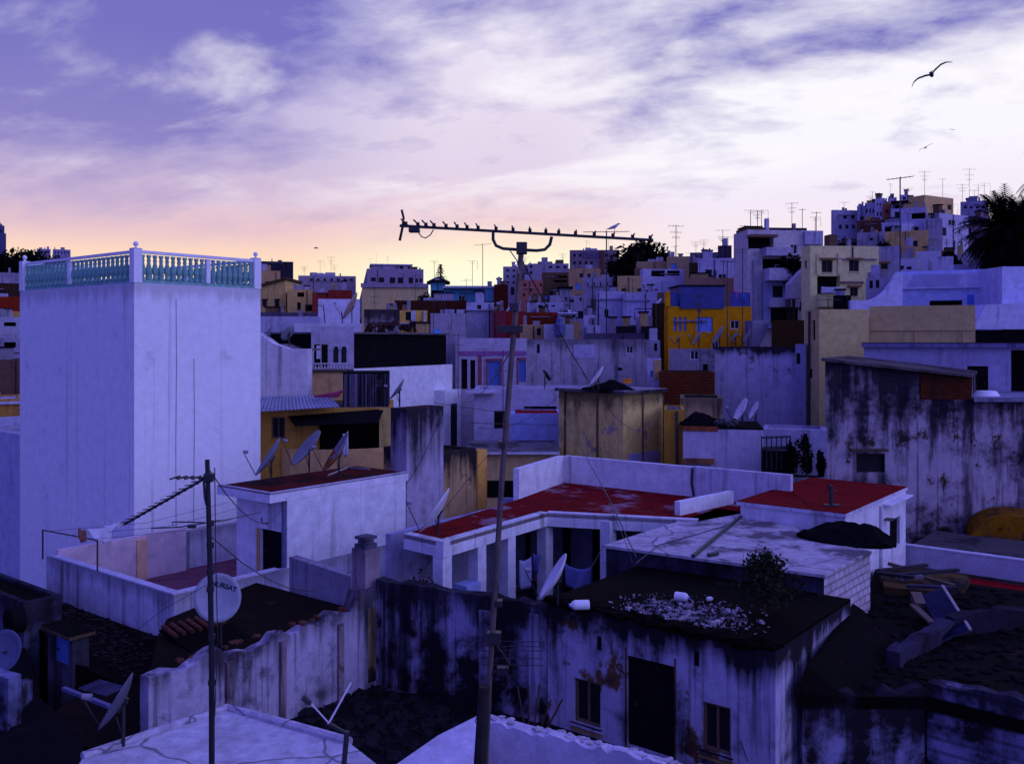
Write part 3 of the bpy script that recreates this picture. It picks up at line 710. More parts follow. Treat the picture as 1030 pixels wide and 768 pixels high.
for x0,y0,x1,y1,r in ((697,559,745,519,.05),(712,558,722,556,.05)): mb.tube([Wz(x0,y0,zs+.05), Wz((x0+x1)/2,(y0+y1)/2,zs+.06), Wz(x1,y1,zs+.05)], r, 6)
solo(mb, 'roof_pipe', M_METAL, 'dark iron pipe lying over the pale slab roof', 'pipe')
mb = MB(); a_, b_ = Wz(640,566,zs+.02), Wz(735,527,zs+.02)
mb.tube([a_, Wz(662,548,zs+.03), Wz(690,540,zs+.02), b_], .012, 5); solo(mb, 'cable', M_METAL, 'thin loose cable trailing over the slab roof', 'cable')
leafy('roof_shrub', 'dark leafy shrub growing against the end of the slab house', 'shrub', Wz(768,616,zr), 1.3, .8, .62, 1500, .07, M_LEAF, 21, 14, trunk=.03)
# dark tarpaulin heap and raised kerb behind the slab
tarp(Wz(850,544,-5.42), 1.3, .75, .5, 'crumpled black tarpaulin heap between slab roof and red roof', M_TARP, seed=2, az=-35)

# ---- arcade house: red terrace roof, white pillars
zt = -5.46
P = [W(446,548,24.5), W(550,518,28.7), W(702,526,27.45), W(786,505,29.9), W(567,485,34.9), W(524,505,31.4), W(462,521,28.0), W(406,540,25.6)]
t = thing('arcade_house', 'white pillared house round a yard with a dark red flat roof terrace', 'house', (P[0].x,P[0].y,-8.4))
MB().prism([(q.x,q.y) for q in P], zt-.05, zt+.06).build('roof', roofing((.17,.004,.006), (.26,.16,.2), .62, .42), t, world=True)
wm = plaster((.82,.81,.86),.12,.4,.1)
def run(p, q, w_, z0, z1, off=0): 
    d = Vector((q.x-p.x,q.y-p.y,0)).normalized(); n_ = Vector((-d.y,d.x,0)); m = MB()
    a_, b_ = p+n_*off, q+n_*off; m.prism([(a_.x,a_.y),(b_.x,b_.y),(b_.x+n_.x*w_,b_.y+n_.y*w_),(a_.x+n_.x*w_,a_.y+n_.y*w_)], z0, z1); return m
run(P[0],P[1],.25,zt-.34,zt+.10).build('eave', wm, t, world=True); run(P[1],P[2],.25,zt-.34,zt+.10).build('eave', wm, t, world=True); run(P[7],P[0],.25,zt-.34,zt+.09).build('eave', wm, t, world=True)
def pillar(q, s_=.36): 
    m = MB(); c = Vector((q.x,q.y,0))+B*.2+A*.02; rot_box(m, c, s_, s_, -8.35, zt-.08); m.build('pillar', plaster((.80,.79,.86),.1,.15), t, world=True)
hA = House.t
def along(p, q, px): d = (q-p); d.z = 0; d.normalize(); return p + d*House.t(Vector((p.x,p.y,0)), d, px)
for px in (450, 485, 515, 553): pillar(along(P[0],P[1],px))
pillar(along(P[1],P[2],617)); pillar(along(P[1],P[2],690))
inner = plaster((.40,.38,.58), .3, .3, 0, .1)
bw = 2.3
run(P[0]+A*.4, P[1]+A*2.0, .2, -8.35, zt-.06, bw).build('inner_wall', inner, t, world=True)
run(P[1]+B*2.3, P[2]+A*2.4, .2, -8.35, zt-.06, 2.0).build('inner_wall', inner, t, world=True)
# lit wall of the terrace wing seen past the first pillar
w0 = P[7]+B*0+A*.0; run(P[7]+A*.1-B*.0, P[7]+A*.1-B*1.45, .2, -8.35, zt-.35, .1).build('inner_wall', white(.15,.3), t, world=True) if False else None
mb = MB(); mb.prism([(q.x,q.y) for q in (P[0]-A*.3-B*.3,P[1]-B*.3+A*.0,P[2]-A*.3,P[3],P[4],P[5],P[7]-A*.2)], -12.9, -8.36); mb.build('yard_floor', M_GREYROOF, t, world=True)
def on_wall(p, q, off, px0, px1, z0, z1, name, mat, proud=.05):
    d = Vector((q.x-p.x,q.y-p.y,0)).normalized(); n_ = Vector((-d.y,d.x,0)); o_ = Vector((p.x,p.y,0))+n_*(off-proud)
    a_, b_ = o_+d*House.t(o_,d,px0), o_+d*House.t(o_,d,px1); m = MB()
    m.prism([(a_.x,a_.y),(b_.x,b_.y),(b_.x+n_.x*(proud-.004),b_.y+n_.y*(proud-.004)),(a_.x+n_.x*(proud-.004),a_.y+n_.y*(proud-.004))], z0, z1); return m.build(name, mat, t, world=True)
for x0, x1, nm, mt in ((458,470,'door',M_DARK),(494,506,'door',M_DARK),(523,545,'door',M_DARK),(596,612,'door',M_DARK),(566,574,'door',M_DARK)):
    if x0 < 545: on_wall(P[0], P[1], bw, x0, x1, -8.34, -6.0, nm, mt)
    else: on_wall(P[1], P[2], 2.0, x0, x1, -8.34, -6.2, nm, mt)
# parapets of that terrace
pz0, pz1 = zt+.061, -4.38
pm = plaster((.84,.81,.88), .12, .25, .1, .03, (.5,.2,.1))
run(P[5]-A*.1, P[4]-A*.0, .22, pz0-1.2, pz1).build('parapet', plaster((.88,.86,.9),.08,.1), t, world=True)
q697 = along(P[4], P[3], 697)
run(P[4]+A*.0-B*.0, q697, .22, pz0, pz1).build('parapet', pm, t, world=True)
run(q697, P[3]+ (P[3]-P[4]).normalized()*.3, .22, pz0-.9, pz1+.02).build('parapet', plaster((.70,.66,.78), .2, .4, .1, .12, (.5,.2,.08)), t, world=True)
m = MB(); d = Vector((q697.x-P[4].x, q697.y-P[4].y, 0)).normalized(); n_ = Vector((d.y,-d.x,0)); q = q697+n_*.06
m.tube([Vector((q.x,q.y,pz1-.02)), Vector((q.x-.02,q.y,pz0+.5)), Vector((q.x+.06,q.y,pz0+.02))], .045, 6); m.build('drainpipe', M_METAL, t, world=True)
ka, kb = Wz(684,519,-5.42), Wz(738,507,-5.42)
run(ka, kb, .2, -5.6, -4.98).build('low_parapet', plaster((.84,.82,.88),.1,.15), t, world=True)
dish(Wz(441,541,zt+.06), 'narrow tilted satellite dish on the dark red arcade roof against the tan wall', 1.45, 176, 34, .32, M_DISHW)
cloth([W(523,563,27.9), W(534,560,28.2), W(534,588,28.2), W(523,593,27.9)], 'pale sheet hanging between the white pillars', flat((.35,.37,.6),.9), seed=4)
cloth([W(568,566,26.6), W(594,570,26.2), W(593,594,26.2), W(570,588,26.6)], 'blue cloth hanging on the yard line behind the thin dish', flat((.16,.17,.42),.9), seed=5, sag=.12)
cloth([W(536,556,28.2), W(544,556,28.3), W(541,576,28.3), W(537,573,28.2)], 'small dark blue cloth hanging next to the pale sheet', flat((.08,.09,.3),.9), seed=6)
# things standing in the arcade
q = W(470,600,25.6); t2 = thing('wardrobe_box', 'blue and white cardboard box stacked under the arcade', 'box', (q.x,q.y,-8.35), R(TA))
MB().box(-.3,.3,-.25,.25,1.0,1.6).build('box_body', flat((.30,.36,.62),.7), t2); MB().box(-.26,.0,-.262,-.252,1.05,1.4).build('label_panel', flat((.05,.15,.6),.6), t2); MB().box(-.46,.46,-.31,.31,0,.99).build('crate', flat((.05,.04,.06),.9), t2)
q = W(427,600,24.6); t2 = thing('plant_pot', 'dry brown plant in a dark tub under the arcade roof', 'plant', (q.x,q.y,-8.35))
MB().lathe([(.3,0),(.42,.95),(.45,1.0),(.40,1.0)], (0,0,0), 14).build('tub', M_METAL, t2)
m = MB(); rg = random.Random(4)
for i in range(260):
    p_ = Vector((rg.gauss(0,.2), rg.gauss(0,.2), 1.5+rg.gauss(0,.3))); x = Vector((rg.gauss(0,1),rg.gauss(0,1),rg.gauss(0,1))).normalized(); y = x.cross(Vector((.2,.5,.8))).normalized()
    m.add([p_-x*.1,p_+y*.04,p_+x*.1,p_-y*.04], ((0,1,2,3),))
m.build('leaves', flat((.07,.035,.03),.9), t2)
t2 = None

# ---- second red roof with the white right-hand wall
r2 = House('red_roof_house', 'low white house with a sloping-edged crimson roof and half-open doorway', 850, 26.0, 520, xR=911, xL=745, base=-9.0, ph=0,
           mat=plaster((.80,.77,.84), .08, .25, 0, 0), roof=roofing((.18,.004,.006), (.24,.15,.22), .2, .5), eave=(.05,.03,.12), eavemat=plaster((.70,.66,.76),.15,.4),
           wins=[(895,521,905,549,'E')])
r2.boxR('canopy', 888, 498, 911, 507, -.25, -.003); u_, z_ = r2.onR(885, 515); MB().tube([(u_,-.06,z_+.2),(u_,-.06,z_-2.0)], .05, 7).build('drainpipe', r2.mat, r2.root)
r2.boxR('lamp', 887, 520, 892, 523, -.3, -.004, M_METAL)
solo(MB().tube([Wz(836,509,-4.9), Wz(836,509,-4.9)+Vector((0,0,.62))], .06, 8).box(Wz(836,509,-4.9).x-.22, Wz(836,509,-4.9).x+.25, Wz(836,509,-4.9).y-.1, Wz(836,509,-4.9).y+.1, -4.9, -4.84), 'vent_pipe', M_METAL, 'short black vent pipe standing on the crimson roof', 'vent pipe')

# ---- big stained house on the right
Ys = 38.0
out = [(830,562),(1075,562),(1075,402),(979,402),(977,379),(830,363)]
t = thing('stained_house', 'huge windowless-looking stained wall with one black window and sloping roof edge', 'house', W(830,562,Ys))
def frontal(pts, Y, depth, mb=None, sh=0.):
    mb = mb or MB(); n = len(pts); f_ = [W(x,y,Y) for x,y in pts]; b_ = [p+Vector((depth*sh,depth,0)) for p in f_]
    return mb.add(f_+b_, [tuple(range(n)), tuple(range(2*n-1,n-1,-1))] + [(i,(i+1)%n,n+(i+1)%n,n+i) for i in range(n)])
out2 = [(830,600)]+out[1:]; out2[1] = (1075,600)
sm_ = plaster((.50,.43,.50), .6, .74, .95, .42, (.10,.075,.055), (.016,.013,.020), .75, .5, bandw=.35, flow=.14)
# front wall with a real window opening
def frontal_wall(pts, hole, Y, depth, dep):
    """polygon prism whose front face has one rectangular opening"""
    mb = MB(); (hx0,hy0,hx1,hy1) = hole
    P_ = lambda x,y,d: W(x,y,Y)+Vector((d*.55,d,0))
    xs = [830, hx0, hx1, 977.0]
    top = lambda x: 363+(x-830)*(379-363)/147.
    for i in range(3):
        a_, b_ = xs[i], xs[i+1]
        if i == 1:
            mb.quad(P_(a_,top(a_),0),P_(b_,top(b_),0),P_(b_,hy0,0),P_(a_,hy0,0)); mb.quad(P_(a_,hy1,0),P_(b_,hy1,0),P_(b_,600,0),P_(a_,600,0))
        else: mb.quad(P_(a_,top(a_),0),P_(b_,top(b_),0),P_(b_,600,0),P_(a_,600,0))
    mb.quad(P_(977,402,0),P_(1075,402,0),P_(1075,600,0),P_(977,600,0))
    for (x0,y0),(x1,y1) in (((hx0,hy0),(hx1,hy0)),((hx1,hy0),(hx1,hy1)),((hx1,hy1),(hx0,hy1)),((hx0,hy1),(hx0,hy0))): mb.quad(P_(x0,y0,0),P_(x1,y1,0),P_(x1,y1,dep),P_(x0,y0,dep))
    mb.quad(P_(hx0,hy0,dep),P_(hx1,hy0,dep),P_(hx1,hy1,dep),P_(hx0,hy1,dep))
    o_ = [(830,600),(830,363),(977,379),(977,402),(1075,402),(1075,600)]
    for i in range(len(o_)):
        (x0,y0),(x1,y1) = o_[i], o_[(i+1)%len(o_)]; mb.quad(P_(x0,y0,0),P_(x1,y1,0),P_(x1,y1,depth),P_(x0,y0,depth))
    return mb
frontal_wall(out2, (861,456,890,475), Ys, 5.5, .22).build('wall', sm_, t, world=True)
m = MB(); frontal([(861.3,474.6),(889.6,474.6),(889.6,456.4),(861.3,456.4)], Ys+.16, .05, m); w_ = m.build('window', M_PANE, t, world=True)
m = MB(); frontal([(857,454),(894,454),(894,452),(857,452)], Ys-.35, .345, m); m.build('lintel', M_WOOD, w_, world=True)
m = MB(); frontal([(826,363),(978,379.5),(978,377),(826,360)], Ys-.3, 6.0, m, .55); m.build('roof', plaster((.12,.10,.10),.6,.2), t, world=True)
m = MB(); frontal([(926,374.2),(976.5,379.5),(976.5,401.5),(926,401.5)], Ys-.04, .037, m); m.build('brick_patch', plaster((.10,.03,.02), .4, .4, .2, 0, brick=.26), t, world=True)
m = MB(); frontal([(980,404),(1075,404),(1075,400),(980,400)], Ys-.25, 5.6, m, .5); m.build('ledge', plaster((.30,.28,.40),.4,.3), t, world=True)
q = W(992,400,Ys+1.2); t2 = thing('plastic_basin', 'upturned white plastic basin on the ledge of the stained wall', 'basin', q)
MB().lathe([(.62,0),(.62,.04),(.55,.08),(.42,.27),(.38,.30),(.05,.31)], (0,0,0), 18).build('bowl', M_WPLASTIC, t2, smooth=True); MB().lathe([(.66,.002),(.66,.035)], (0,0,0), 18).build('rim', M_WPLASTIC, t2)
# ochre vault beside it
m = MB(); n = 12; pr = []
for i in range(n+1):
    a_ = math.pi*(1-i/n); pr.append((1018+43*math.cos(a_), 556-37*min(1, math.sin(a_)**.6)))
frontal(pr, Ys-2.2, 2.15, m, .4); solo(m, 'vaulted_oven', plaster((.20,.095,.008), .6, .3, 0, .4, (.10,.05,.01)), 'rounded ochre vault built against the stained wall', 'oven')

# ---- white terrace wall and red strip at the right edge
p0 = W(905,548,31.0); p1 = p0 - B*6.5
t = thing('terrace_wall', 'low smooth white terrace wall with a curved upstand at its end', 'wall', (p0.x,p0.y,-8.9))
run(p0, p1, .25, -7.54, -6.9).build('wall', plaster((.56,.52,.68),.06,.12), t, world=True)
e0 = p0 + (p0-p1).normalized()*.0; m = MB(); dd = (p0-p1).normalized(); n_ = Vector((-dd.y,dd.x,0))*-.25
prf = [(0,-7.54),(0,-6.92),(.12,-6.86),(.25,-6.7),(.33,-6.4),(.36,-5.6),(.62,-5.6),(.62,-7.54)]
f_ = [Vector((p0.x,p0.y,0))+dd*a_+Vector((0,0,b_)) for a_,b_ in prf]; g_ = [q+Vector((n_.x,n_.y,0)) for q in f_]; k = len(prf)
m.add(f_+g_, [tuple(range(k)), tuple(range(2*k-1,k-1,-1))]+[(i,(i+1)%k,k+(i+1)%k,k+i) for i in range(k)]); m.build('end_curve', plaster((.56,.52,.68),.06,.12), t, world=True)
q = p0-B*5.6-A*.05; m = MB(); m.prism([(q.x,q.y),(q.x-B.x*.25,q.y-B.y*.25),(q.x-B.x*.25-A.x*.1,q.y-B.y*.25-A.y*.1),(q.x-A.x*.1,q.y-A.y*.1)], -7.5, -6.92); m.build('pilaster', plaster((.56,.52,.68),.06,.12), t, world=True)
cp = run(p0, p1, .29, -6.897, -6.86, -.02); cp.build('coping', white(.1,.1), t, world=True)
zz = -7.58
rp = [Wz(915,571,zz), Wz(1062,594,zz), Wz(1062,612,zz), Wz(975,586,zz)]
t = thing('low_red_roof_house', 'low house below the terrace wall with a narrow dark red roof', 'house', (rp[3].x,rp[3].y,-10.5))
MB().prism([(q.x,q.y) for q in rp], zz-.08, zz).build('roof', M_REDROOF, t, world=True)
MB().prism([(q.x,q.y) for q in [rp[0]+(q2-rp[0])*.985 for q2 in rp]], -12.9, zz-.081).build('wall', plaster((.30,.2,.16),.4,.5,.2,.2), t, world=True)
te2 = House('terrace_base_house', 'dark walled house carrying the white terrace wall and ochre vault', 905, 31.2, 572, a=5.5, b=.4, base=-12.9, top=-7.852, mat=plaster((.2,.17,.2),.5,.5), ph=0, roof=M_GREYROOF) if False else None
m = MB(); m.prism([(q.x,q.y) for q in (p0-A*.02+B*.6, p1-A*.02, p1+A*7, p0+A*7+B*.6)], -12.9, -7.62); solo(m, 'terrace_floor', plaster((.10,.085,.09),.5,.4), 'dark masonry floor block under the white terrace wall', 'terrace')

# ---- the dark ruined roofs at the lower right
zq = -6.95
rr = [W(807,0,17.95), Wz(930,700,zq), Wz(1075,735,zq), Wz(1075,600,zq), Wz(985,588,zq), Wz(880,572,zq), W(858,0,21.6)]
for q in rr: q.z = zq
t = thing('collapsed_house', 'collapsed house with a black moss-covered roof full of debris', 'house', (rr[0].x,rr[0].y,-12))
MB().prism([(q.x,q.y) for q in rr], zq-.25, zq).build('roof', roofing((.008,.0065,.006), (.02,.014,.012), .4, .9), t, world=True)
cc = sum(rr, Vector())/7
MB().prism([(q.x,q.y) for q in [cc+(q-cc)*.97 for q in rr]], -13, zq-.251).build('wall', plaster((.30,.27,.46), .75, .8, .7, .3, (.15,.06,.03), bandw=.3), t, world=True)
ragged_wall('gable', '', rr[0], rr[1], .3, -13, zq+.15, plaster((.40,.38,.62), .75, .6, .95, .3, (.2,.05,.02), bandw=.22), .18, .22, 31, t)
ragged_wall('gable', '', rr[1]+Vector((.05,0,0)), rr[2], .3, -13, zq+.35, plaster((.38,.36,.60), .78, .6, .9, .1, (.2,.05,.02), bandw=.1, brick=.6), .12, .3, 32, t)
mb = MB(); dp = [W(800,0,17.7), W(812,0,18.0), W(858,0,21.4), W(868,0,21.0), W(905,0,20.5), W(850,0,17.9)]
for q,zv in zip(dp,(-6.75,-6.35,-6.12,-6.15,-6.97,-6.97)): q.z = zv
mb.prism([(q.x,q.y,q.z) for q in dp], -7.05, None); mb.build('blackout_heap', roofing((.006,.005,.005), (.014,.010,.009), .4, .9), t, world=True)  # black heap added to hide and darken the old house's right side
mb = MB(); q = Wz(905,672,zq); qe = Wz(960,640,zq); qf = Wz(1060,628,zq)
ragged_wall('inner_wall', '', q, qe, .3, zq-.1, zq+.32, plaster((.05,.045,.08),.7,.3), .1, .25, 33, t); ragged_wall('inner_wall', '', qe, qf, .3, zq-.1, zq+.42, plaster((.03,.027,.045),.7,.3), .1, .25, 34, t)
mb = MB(); rg = random.Random(41)
for i in range(420):
    px_, py_ = rg.uniform(800,1040), rg.uniform(590,720)
    q = Wz(px_,py_,zq)
    if q.y > 26 or q.y < 18.4 or (q.x-rr[0].x) < (q.y-rr[0].y)*.5+.3: continue
    mb.lump((q.x,q.y,zq+.02), rg.uniform(.03,.13), (1.4,1.2,.5), i)
solo(mb, 'rubble', roofing((.010,.009,.010), (.12,.09,.10), .02, 3), 'dark rubble scattered over the collapsed mossy roof', 'rubble', kind='stuff')
def sheet(c4, label, mat, waves=9, amp=.03, name='corrugated_sheet', th=.012, cat='metal sheet'):
    a_, b_, c_, d_ = [Vector(p) for p in c4]; n = waves*4; mb = MB(); vs = []
    nn_ = (b_-a_).cross(d_-a_).normalized()
    for s_ in (0, th):
        for j in range(n+1):
            u_ = j/n; o_ = nn_*(amp*math.sin(u_*waves*6.283)+s_); vs += [a_.lerp(b_,u_)+o_, d_.lerp(c_,u_)+o_]
    K = (n+1)*2; fs = []
    for s_ in (0,1):
        for j in range(n): o_ = s_*K+j*2; fs.append((o_,o_+1,o_+3,o_+2))
    for j in range(n): fs += [(j*2,j*2+2,K+j*2+2,K+j*2), (j*2+1,j*2+3,K+j*2+3,K+j*2+1)]
    fs += [(0,1,K+1,K), (n*2,n*2+1,K+n*2+1,K+n*2)]
    mb.add(vs, fs); return solo(mb, name, mat, label, cat, smooth=False)
zx = Vector((0,0,.25))
sheet([Wz(926,618,zq)+zx*2, Wz(950,612,zq)+zx*2.3, Wz(974,645,zq)+zx, Wz(950,648,zq)+zx*.5], 'bluish corrugated sheet sliding down over the collapsed roof', flat((.03,.033,.10),.8,.1,var=.7,scale=4))
solo(MB().beam(Wz(948,612,zq)+zx*2.4, Wz(976,645,zq)+zx*1.1, .07, .05), 'plank', flat((.34,.28,.28),.8), 'pale timber lath along the edge of the bluish sheet', 'plank')
solo(MB().beam(Wz(918,622,zq)+zx*1.4, Wz(938,636,zq)+zx*.9, .16, .06).beam(Wz(921,617,zq)+zx*1.9, Wz(926,623,zq)+zx*1.3, .25, .2), 'plank', flat((.14,.09,.07),.8), 'broken tan board end beside the bluish sheet', 'plank')
rg = random.Random(77)
for i,(x0,y0,x1,y1,c_,lab) in enumerate(((884,584,932,580,(.03,.025,.03),'black beam at the back of the timber pile'),(895,591,964,587,(.02,.02,.028),'longest black beam across the timber pile'),
      (893,580,912,582,(.12,.08,.05),'short tan board on top of the timber pile'),(905,593,928,592,(.16,.14,.16),'pale pole between the black beams'),
      (880,588,920,595,(.025,.02,.03),'dark crooked beam at the near end of the timber pile'),(930,595,960,600,(.10,.065,.04),'tan board end under the black beams'),
      (912,600,958,604,(.03,.03,.06),'bluish plank at the front of the timber pile'))):
    solo(MB().beam(Wz(x0,y0,zq)+Vector((0,0,.30+.05*(i%3))), Wz(x1,y1,zq)+Vector((0,0,.30+.05*((i+1)%3))), .14, .08), 'timber_beam', flat(c_,.85,var=.4), lab, 'timber', 'timber pile below the red strip')
solo(MB().prism([(q.x,q.y) for q in (Wz(928,578,zq),Wz(976,586,zq),Wz(970,597,zq),Wz(934,602,zq),Wz(890,597,zq),Wz(884,580,zq))], zq+.005, zq+.2), 'pallet_board', plaster((.11,.075,.05),.7,.4), 'flat tan boarding under the timber pile', 'boarding')
m = MB(); q = Wz(983,762,-9.4); m.lathe([(.05,0),(.07,.02),(.06,.22),(.02,.3),(.02,.36)], q, 10); solo(m, 'plastic_bottle', M_WPLASTIC, 'small pale bottle on the dark ground at the lower right', 'bottle')
lr = House('low_ruin', 'lowest mould-stained ruin wall at the bottom right with a dark arch', 800, 15.6, 730, a=.8, b=.8, base=-13, mat=rw_m) if False else None
q0, q1 = W(795,700,16.4), W(905,705,15.0)
t = thing('ruin_wall', 'stained ruin wall with a broken top at the bottom of the collapsed house', 'wall', (q0.x,q0.y,-13))
ragged_wall('wall', '', q0, q1, -.35, -13, -6.95, plaster((.42,.38,.58), .7, .7, .95, .35, (.16,.06,.03), bandw=.17), .2, .2, 51, t) if False else None
m = MB(); m.lathe([(.9,0),(.85,.5),(.6,.95),(.2,1.15),(.02,1.18)], (W(810,745,15.2).x, 15.2, -7.45), 16)
bpy.data.objects.remove(t)

# ---- pale roof at the bottom left with its dish, and the terrace at the bottom centre
zl = -6.25
bl = [Wz(83,762,zl), Wz(228,713,zl), Wz(352,747,zl), Wz(420,800,zl), Wz(160,860,zl), Wz(60,800,zl)]
t = thing('pale_roof_house', 'pale concrete-roofed house with a rounded kerb at the bottom left', 'house', (bl[0].x,bl[0].y,-12.5))
MB().prism([(q.x,q.y) for q in bl], zl-.2, zl).build('roof', roofing((.56,.54,.60), (.30,.22,.27), .45, .6), t, world=True)
c_ = sum(bl, Vector())/6; MB().prism([(q.x,q.y) for q in [c_+(q-c_)*.985 for q in bl]], -13, zl-.201).build('wall', plaster((.24,.22,.34),.5,.5,.3), t, world=True)
MB().tube([bl[0]+Vector((0,0,.02)), bl[1]+Vector((0,0,.02)), (bl[1]+bl[2])/2+Vector((0,0,.03)), bl[2]+Vector((0,0,.02))], .075, 8).build('kerb', roofing((.50,.46,.55),(.2,.16,.2),.3,.9), t, world=True)
dish(Wz(124,750,zl), 'blue-grey satellite dish on the corner of the pale concrete roof', .92, 188, 30, .42, flat((.10,.10,.15),.6,var=.4,scale=3))
q = Wz(349,760,zl); t = thing('satellite_dish', 'thin bent dish arm and post rising from the pale roof end', 'satellite dish', (q.x,q.y,zl), 0, 'satellite dishes on the roofs')
MB().tube([W(346,768,13.4), W(349,735,13.4)], .04, 7).build('post', M_METAL, t, world=True); MB().tube([W(330,728,13.4), W(353,686,13.6)], .015, 7).build('reflector_edge', M_DISHW, t, world=True)
a_ = MB().tube([W(331,727,13.4), W(312,706,13.3)], .011, 6).build('arm', M_DISHW, t, world=True); MB().tube([W(312,707,13.3), W(305,701,13.25)], [.035,.045], 9).build('feed_horn', M_METAL, a_, world=True)
MB().beam(W(331,727,13.4), W(348,737,13.4), .04, .04).build('bracket', M_METAL, t, world=True)

zc = -5.72
t = thing('corner_house', 'white house top at the bottom edge with a chipped slanting parapet', 'house', (0.6,12.6,-12.5))
q0, q1 = Wz(484,716,zc), Wz(730,777,zc); q2 = Wz(440,738,zc); q3 = Wz(385,776,zc)
ragged_wall('parapet', '', q0, q1, -.22, -13, zc, plaster((.60,.56,.72),.12,.15,.06,.02), .02, .1, 61, t)
MB().prism([(q.x,q.y) for q in (q0,q2,q3,Wz(480,800,zc),Wz(487,722,zc))], -13, zc-.02).build('wall', plaster((.60,.56,.72),.12,.15), t, world=True)
mb = MB(); rg = random.Random(6)
for i in range(60):
    q = q0.lerp(q1, rg.random())+Vector((0,-.06,0)); mb.lump((q.x,q.y+rg.uniform(-.08,.1),zc), rg.uniform(.02,.05), (1.4,1,.5), i)
mb.build('coping', roofing((.5,.45,.5),(.06,.05,.05),.5,3), t, world=True)['kind'] = 'stuff'

# ---- yard on the left: small hut, old walls, sheds
zy = -10.2
hu = House('hut', 'small grey hut with a blue door and a sagging tiled roof edge', 73, 22.0, 642, a=.4, xL=48, base=-12.9, ph=0, mat=plaster((.13,.12,.16),.6,.6,.5,.2), roof=M_MOSS, eave=(.12,.1,.1), eavemat=plaster((.12,.09,.09),.6), wins=[(53,641,69,668,'B','L')])
m = MB(); rg = random.Random(12)
pts = [W(27,593,28.1), W(167,643,24.2), W(192,676,22.3), W(128,690,21.8), W(77,668,22.0), W(20,612,26.6)]
m.prism([(q.x,q.y,q.z) for q in pts], -12.9, None); solo(m, 'sagging_roof', roofing((.008,.005,.004),(.02,.012,.008),.4,1.), 'black sagging tile roof below the terrace parapet', 'roof')
m = MB()
for i in range(420):
    u_, v_ = rg.random(), rg.random(); q = pts[0].lerp(pts[1],u_).lerp(pts[5].lerp(pts[3],u_), v_*.9); m.lump((q.x,q.y,q.z+.02), rg.uniform(.02,.06), (1.3,1,.5), i)
solo(m, 'rubble', flat((.014,.010,.009),.9,var=.7), 'loose dark tiles scattered on the sagging roof', 'rubble', kind='stuff')
lw = House('left_edge_house', 'whitewashed low house at the left edge with a dish and round black pipe end', 24, 24.5, 606, xL=-70, a=1.0, base=-12.9, ph=.1, mat=plaster((.14,.14,.24),.7,.6,.8,bandw=.2), roof=M_MOSS)
v_, z_ = lw.onL(22, 622); m = MB(); m.tube([(-.35,v_,z_),(-.004,v_,z_)], .34, 16); m.build('pipe_end', M_DARK, lw.root)
q = W(6,652,22.0); dish((q.x,q.y,-8.2), 'pale round-cornered satellite dish at the left edge in front of the low house', 1.0, 262, 20, .5, flat((.09,.10,.2),.6))
m = MB(); m.prism([(q.x,q.y) for q in (W(-60,680,20.5),W(9,680,20.5),W(40,690,21.5),W(20,600,26),W(-60,600,26))], -12.9, -8.2); solo(m, 'yard_block', M_TAR, 'black flat yard roof under the left edge dish', 'roof')
m = MB(); a_, b_, c_ = W(-20,715,17.0), W(8,720,16.6), W(33,685,18.4)
t = thing('yard_wall', 'blue-white angled yard wall at the lower left edge', 'wall', (b_.x,b_.y,-13))
run(a_,b_,.25,-13,-6.1).build('wall', plaster((.22,.23,.42),.6,.5), t, world=True)
mm = MB(); bb, cc_ = b_+Vector((.02,.06,0)), c_; w_ = Vector((-.2,.15,0)); zz4 = ((bb,-7.4),(cc_,-7.4),(cc_,-6.8),(bb,-6.3))
mm.add([Vector((q.x,q.y,zv)) for q,zv in zz4]+[Vector((q.x,q.y,zv))+w_ for q,zv in zz4], ((0,1,2,3),(7,6,5,4),(0,4,5,1),(1,5,6,2),(2,6,7,3),(3,7,4,0))); mm.build('side_wall', plaster((.22,.23,.42),.6,.5), t, world=True)
m = MB(); m.prism([(q.x,q.y) for q in (W(-80,0,14),W(78,0,14.2),W(84,0,16.2),W(36,0,18.2),W(8,0,16.45),W(-80,0,17.5))], -13, -7.0); solo(m, 'dark_corner_slab', M_TAR, 'flat black slab added to darken the lower left corner', 'roof')  # black slab added to keep this corner dark
zb_ = -8.0
m = MB(); m.prism([(q.x,q.y) for q in (Wz(52,662,zb_),Wz(62,660,zb_),Wz(93,672,zb_),Wz(86,676,zb_))], zb_-.12, zb_); solo(m, 'ledge_slab', plaster((.34,.34,.44),.3,.3), 'narrow pale stone ledge in front of the hut with the blue door', 'slab')
m = MB(); m.prism([(q.x,q.y) for q in (W(50,0,20.),W(90,0,21.5),W(150,0,21.8),W(165,0,20.),W(130,0,18.2),W(84,0,18.4))], -12.9, zb_-.13); solo(m, 'tiled_roof', roofing((.016,.009,.007),(.008,.006,.005),.5,1.2), 'dark brown lean-to roof in front of the hut', 'roof')
sheet([W(78,692,17.6), W(100,683,17.8), W(126,690,17.2), W(106,699,17.0)], 'torn dull corrugated sheet beside the yard dish', flat((.09,.085,.14),.8,.1,var=.8,scale=3), 7, .02)
solo(MB().beam(W(64,692,17.4), W(110,710,16.2), .08, .06), 'plank', flat((.10,.10,.22),.8), 'bluish board in front of the torn pale sheet', 'plank')
# ================================================================== THE TWO NEAR MASTS
def W3(px, py, Y): return W(px, py, Y)
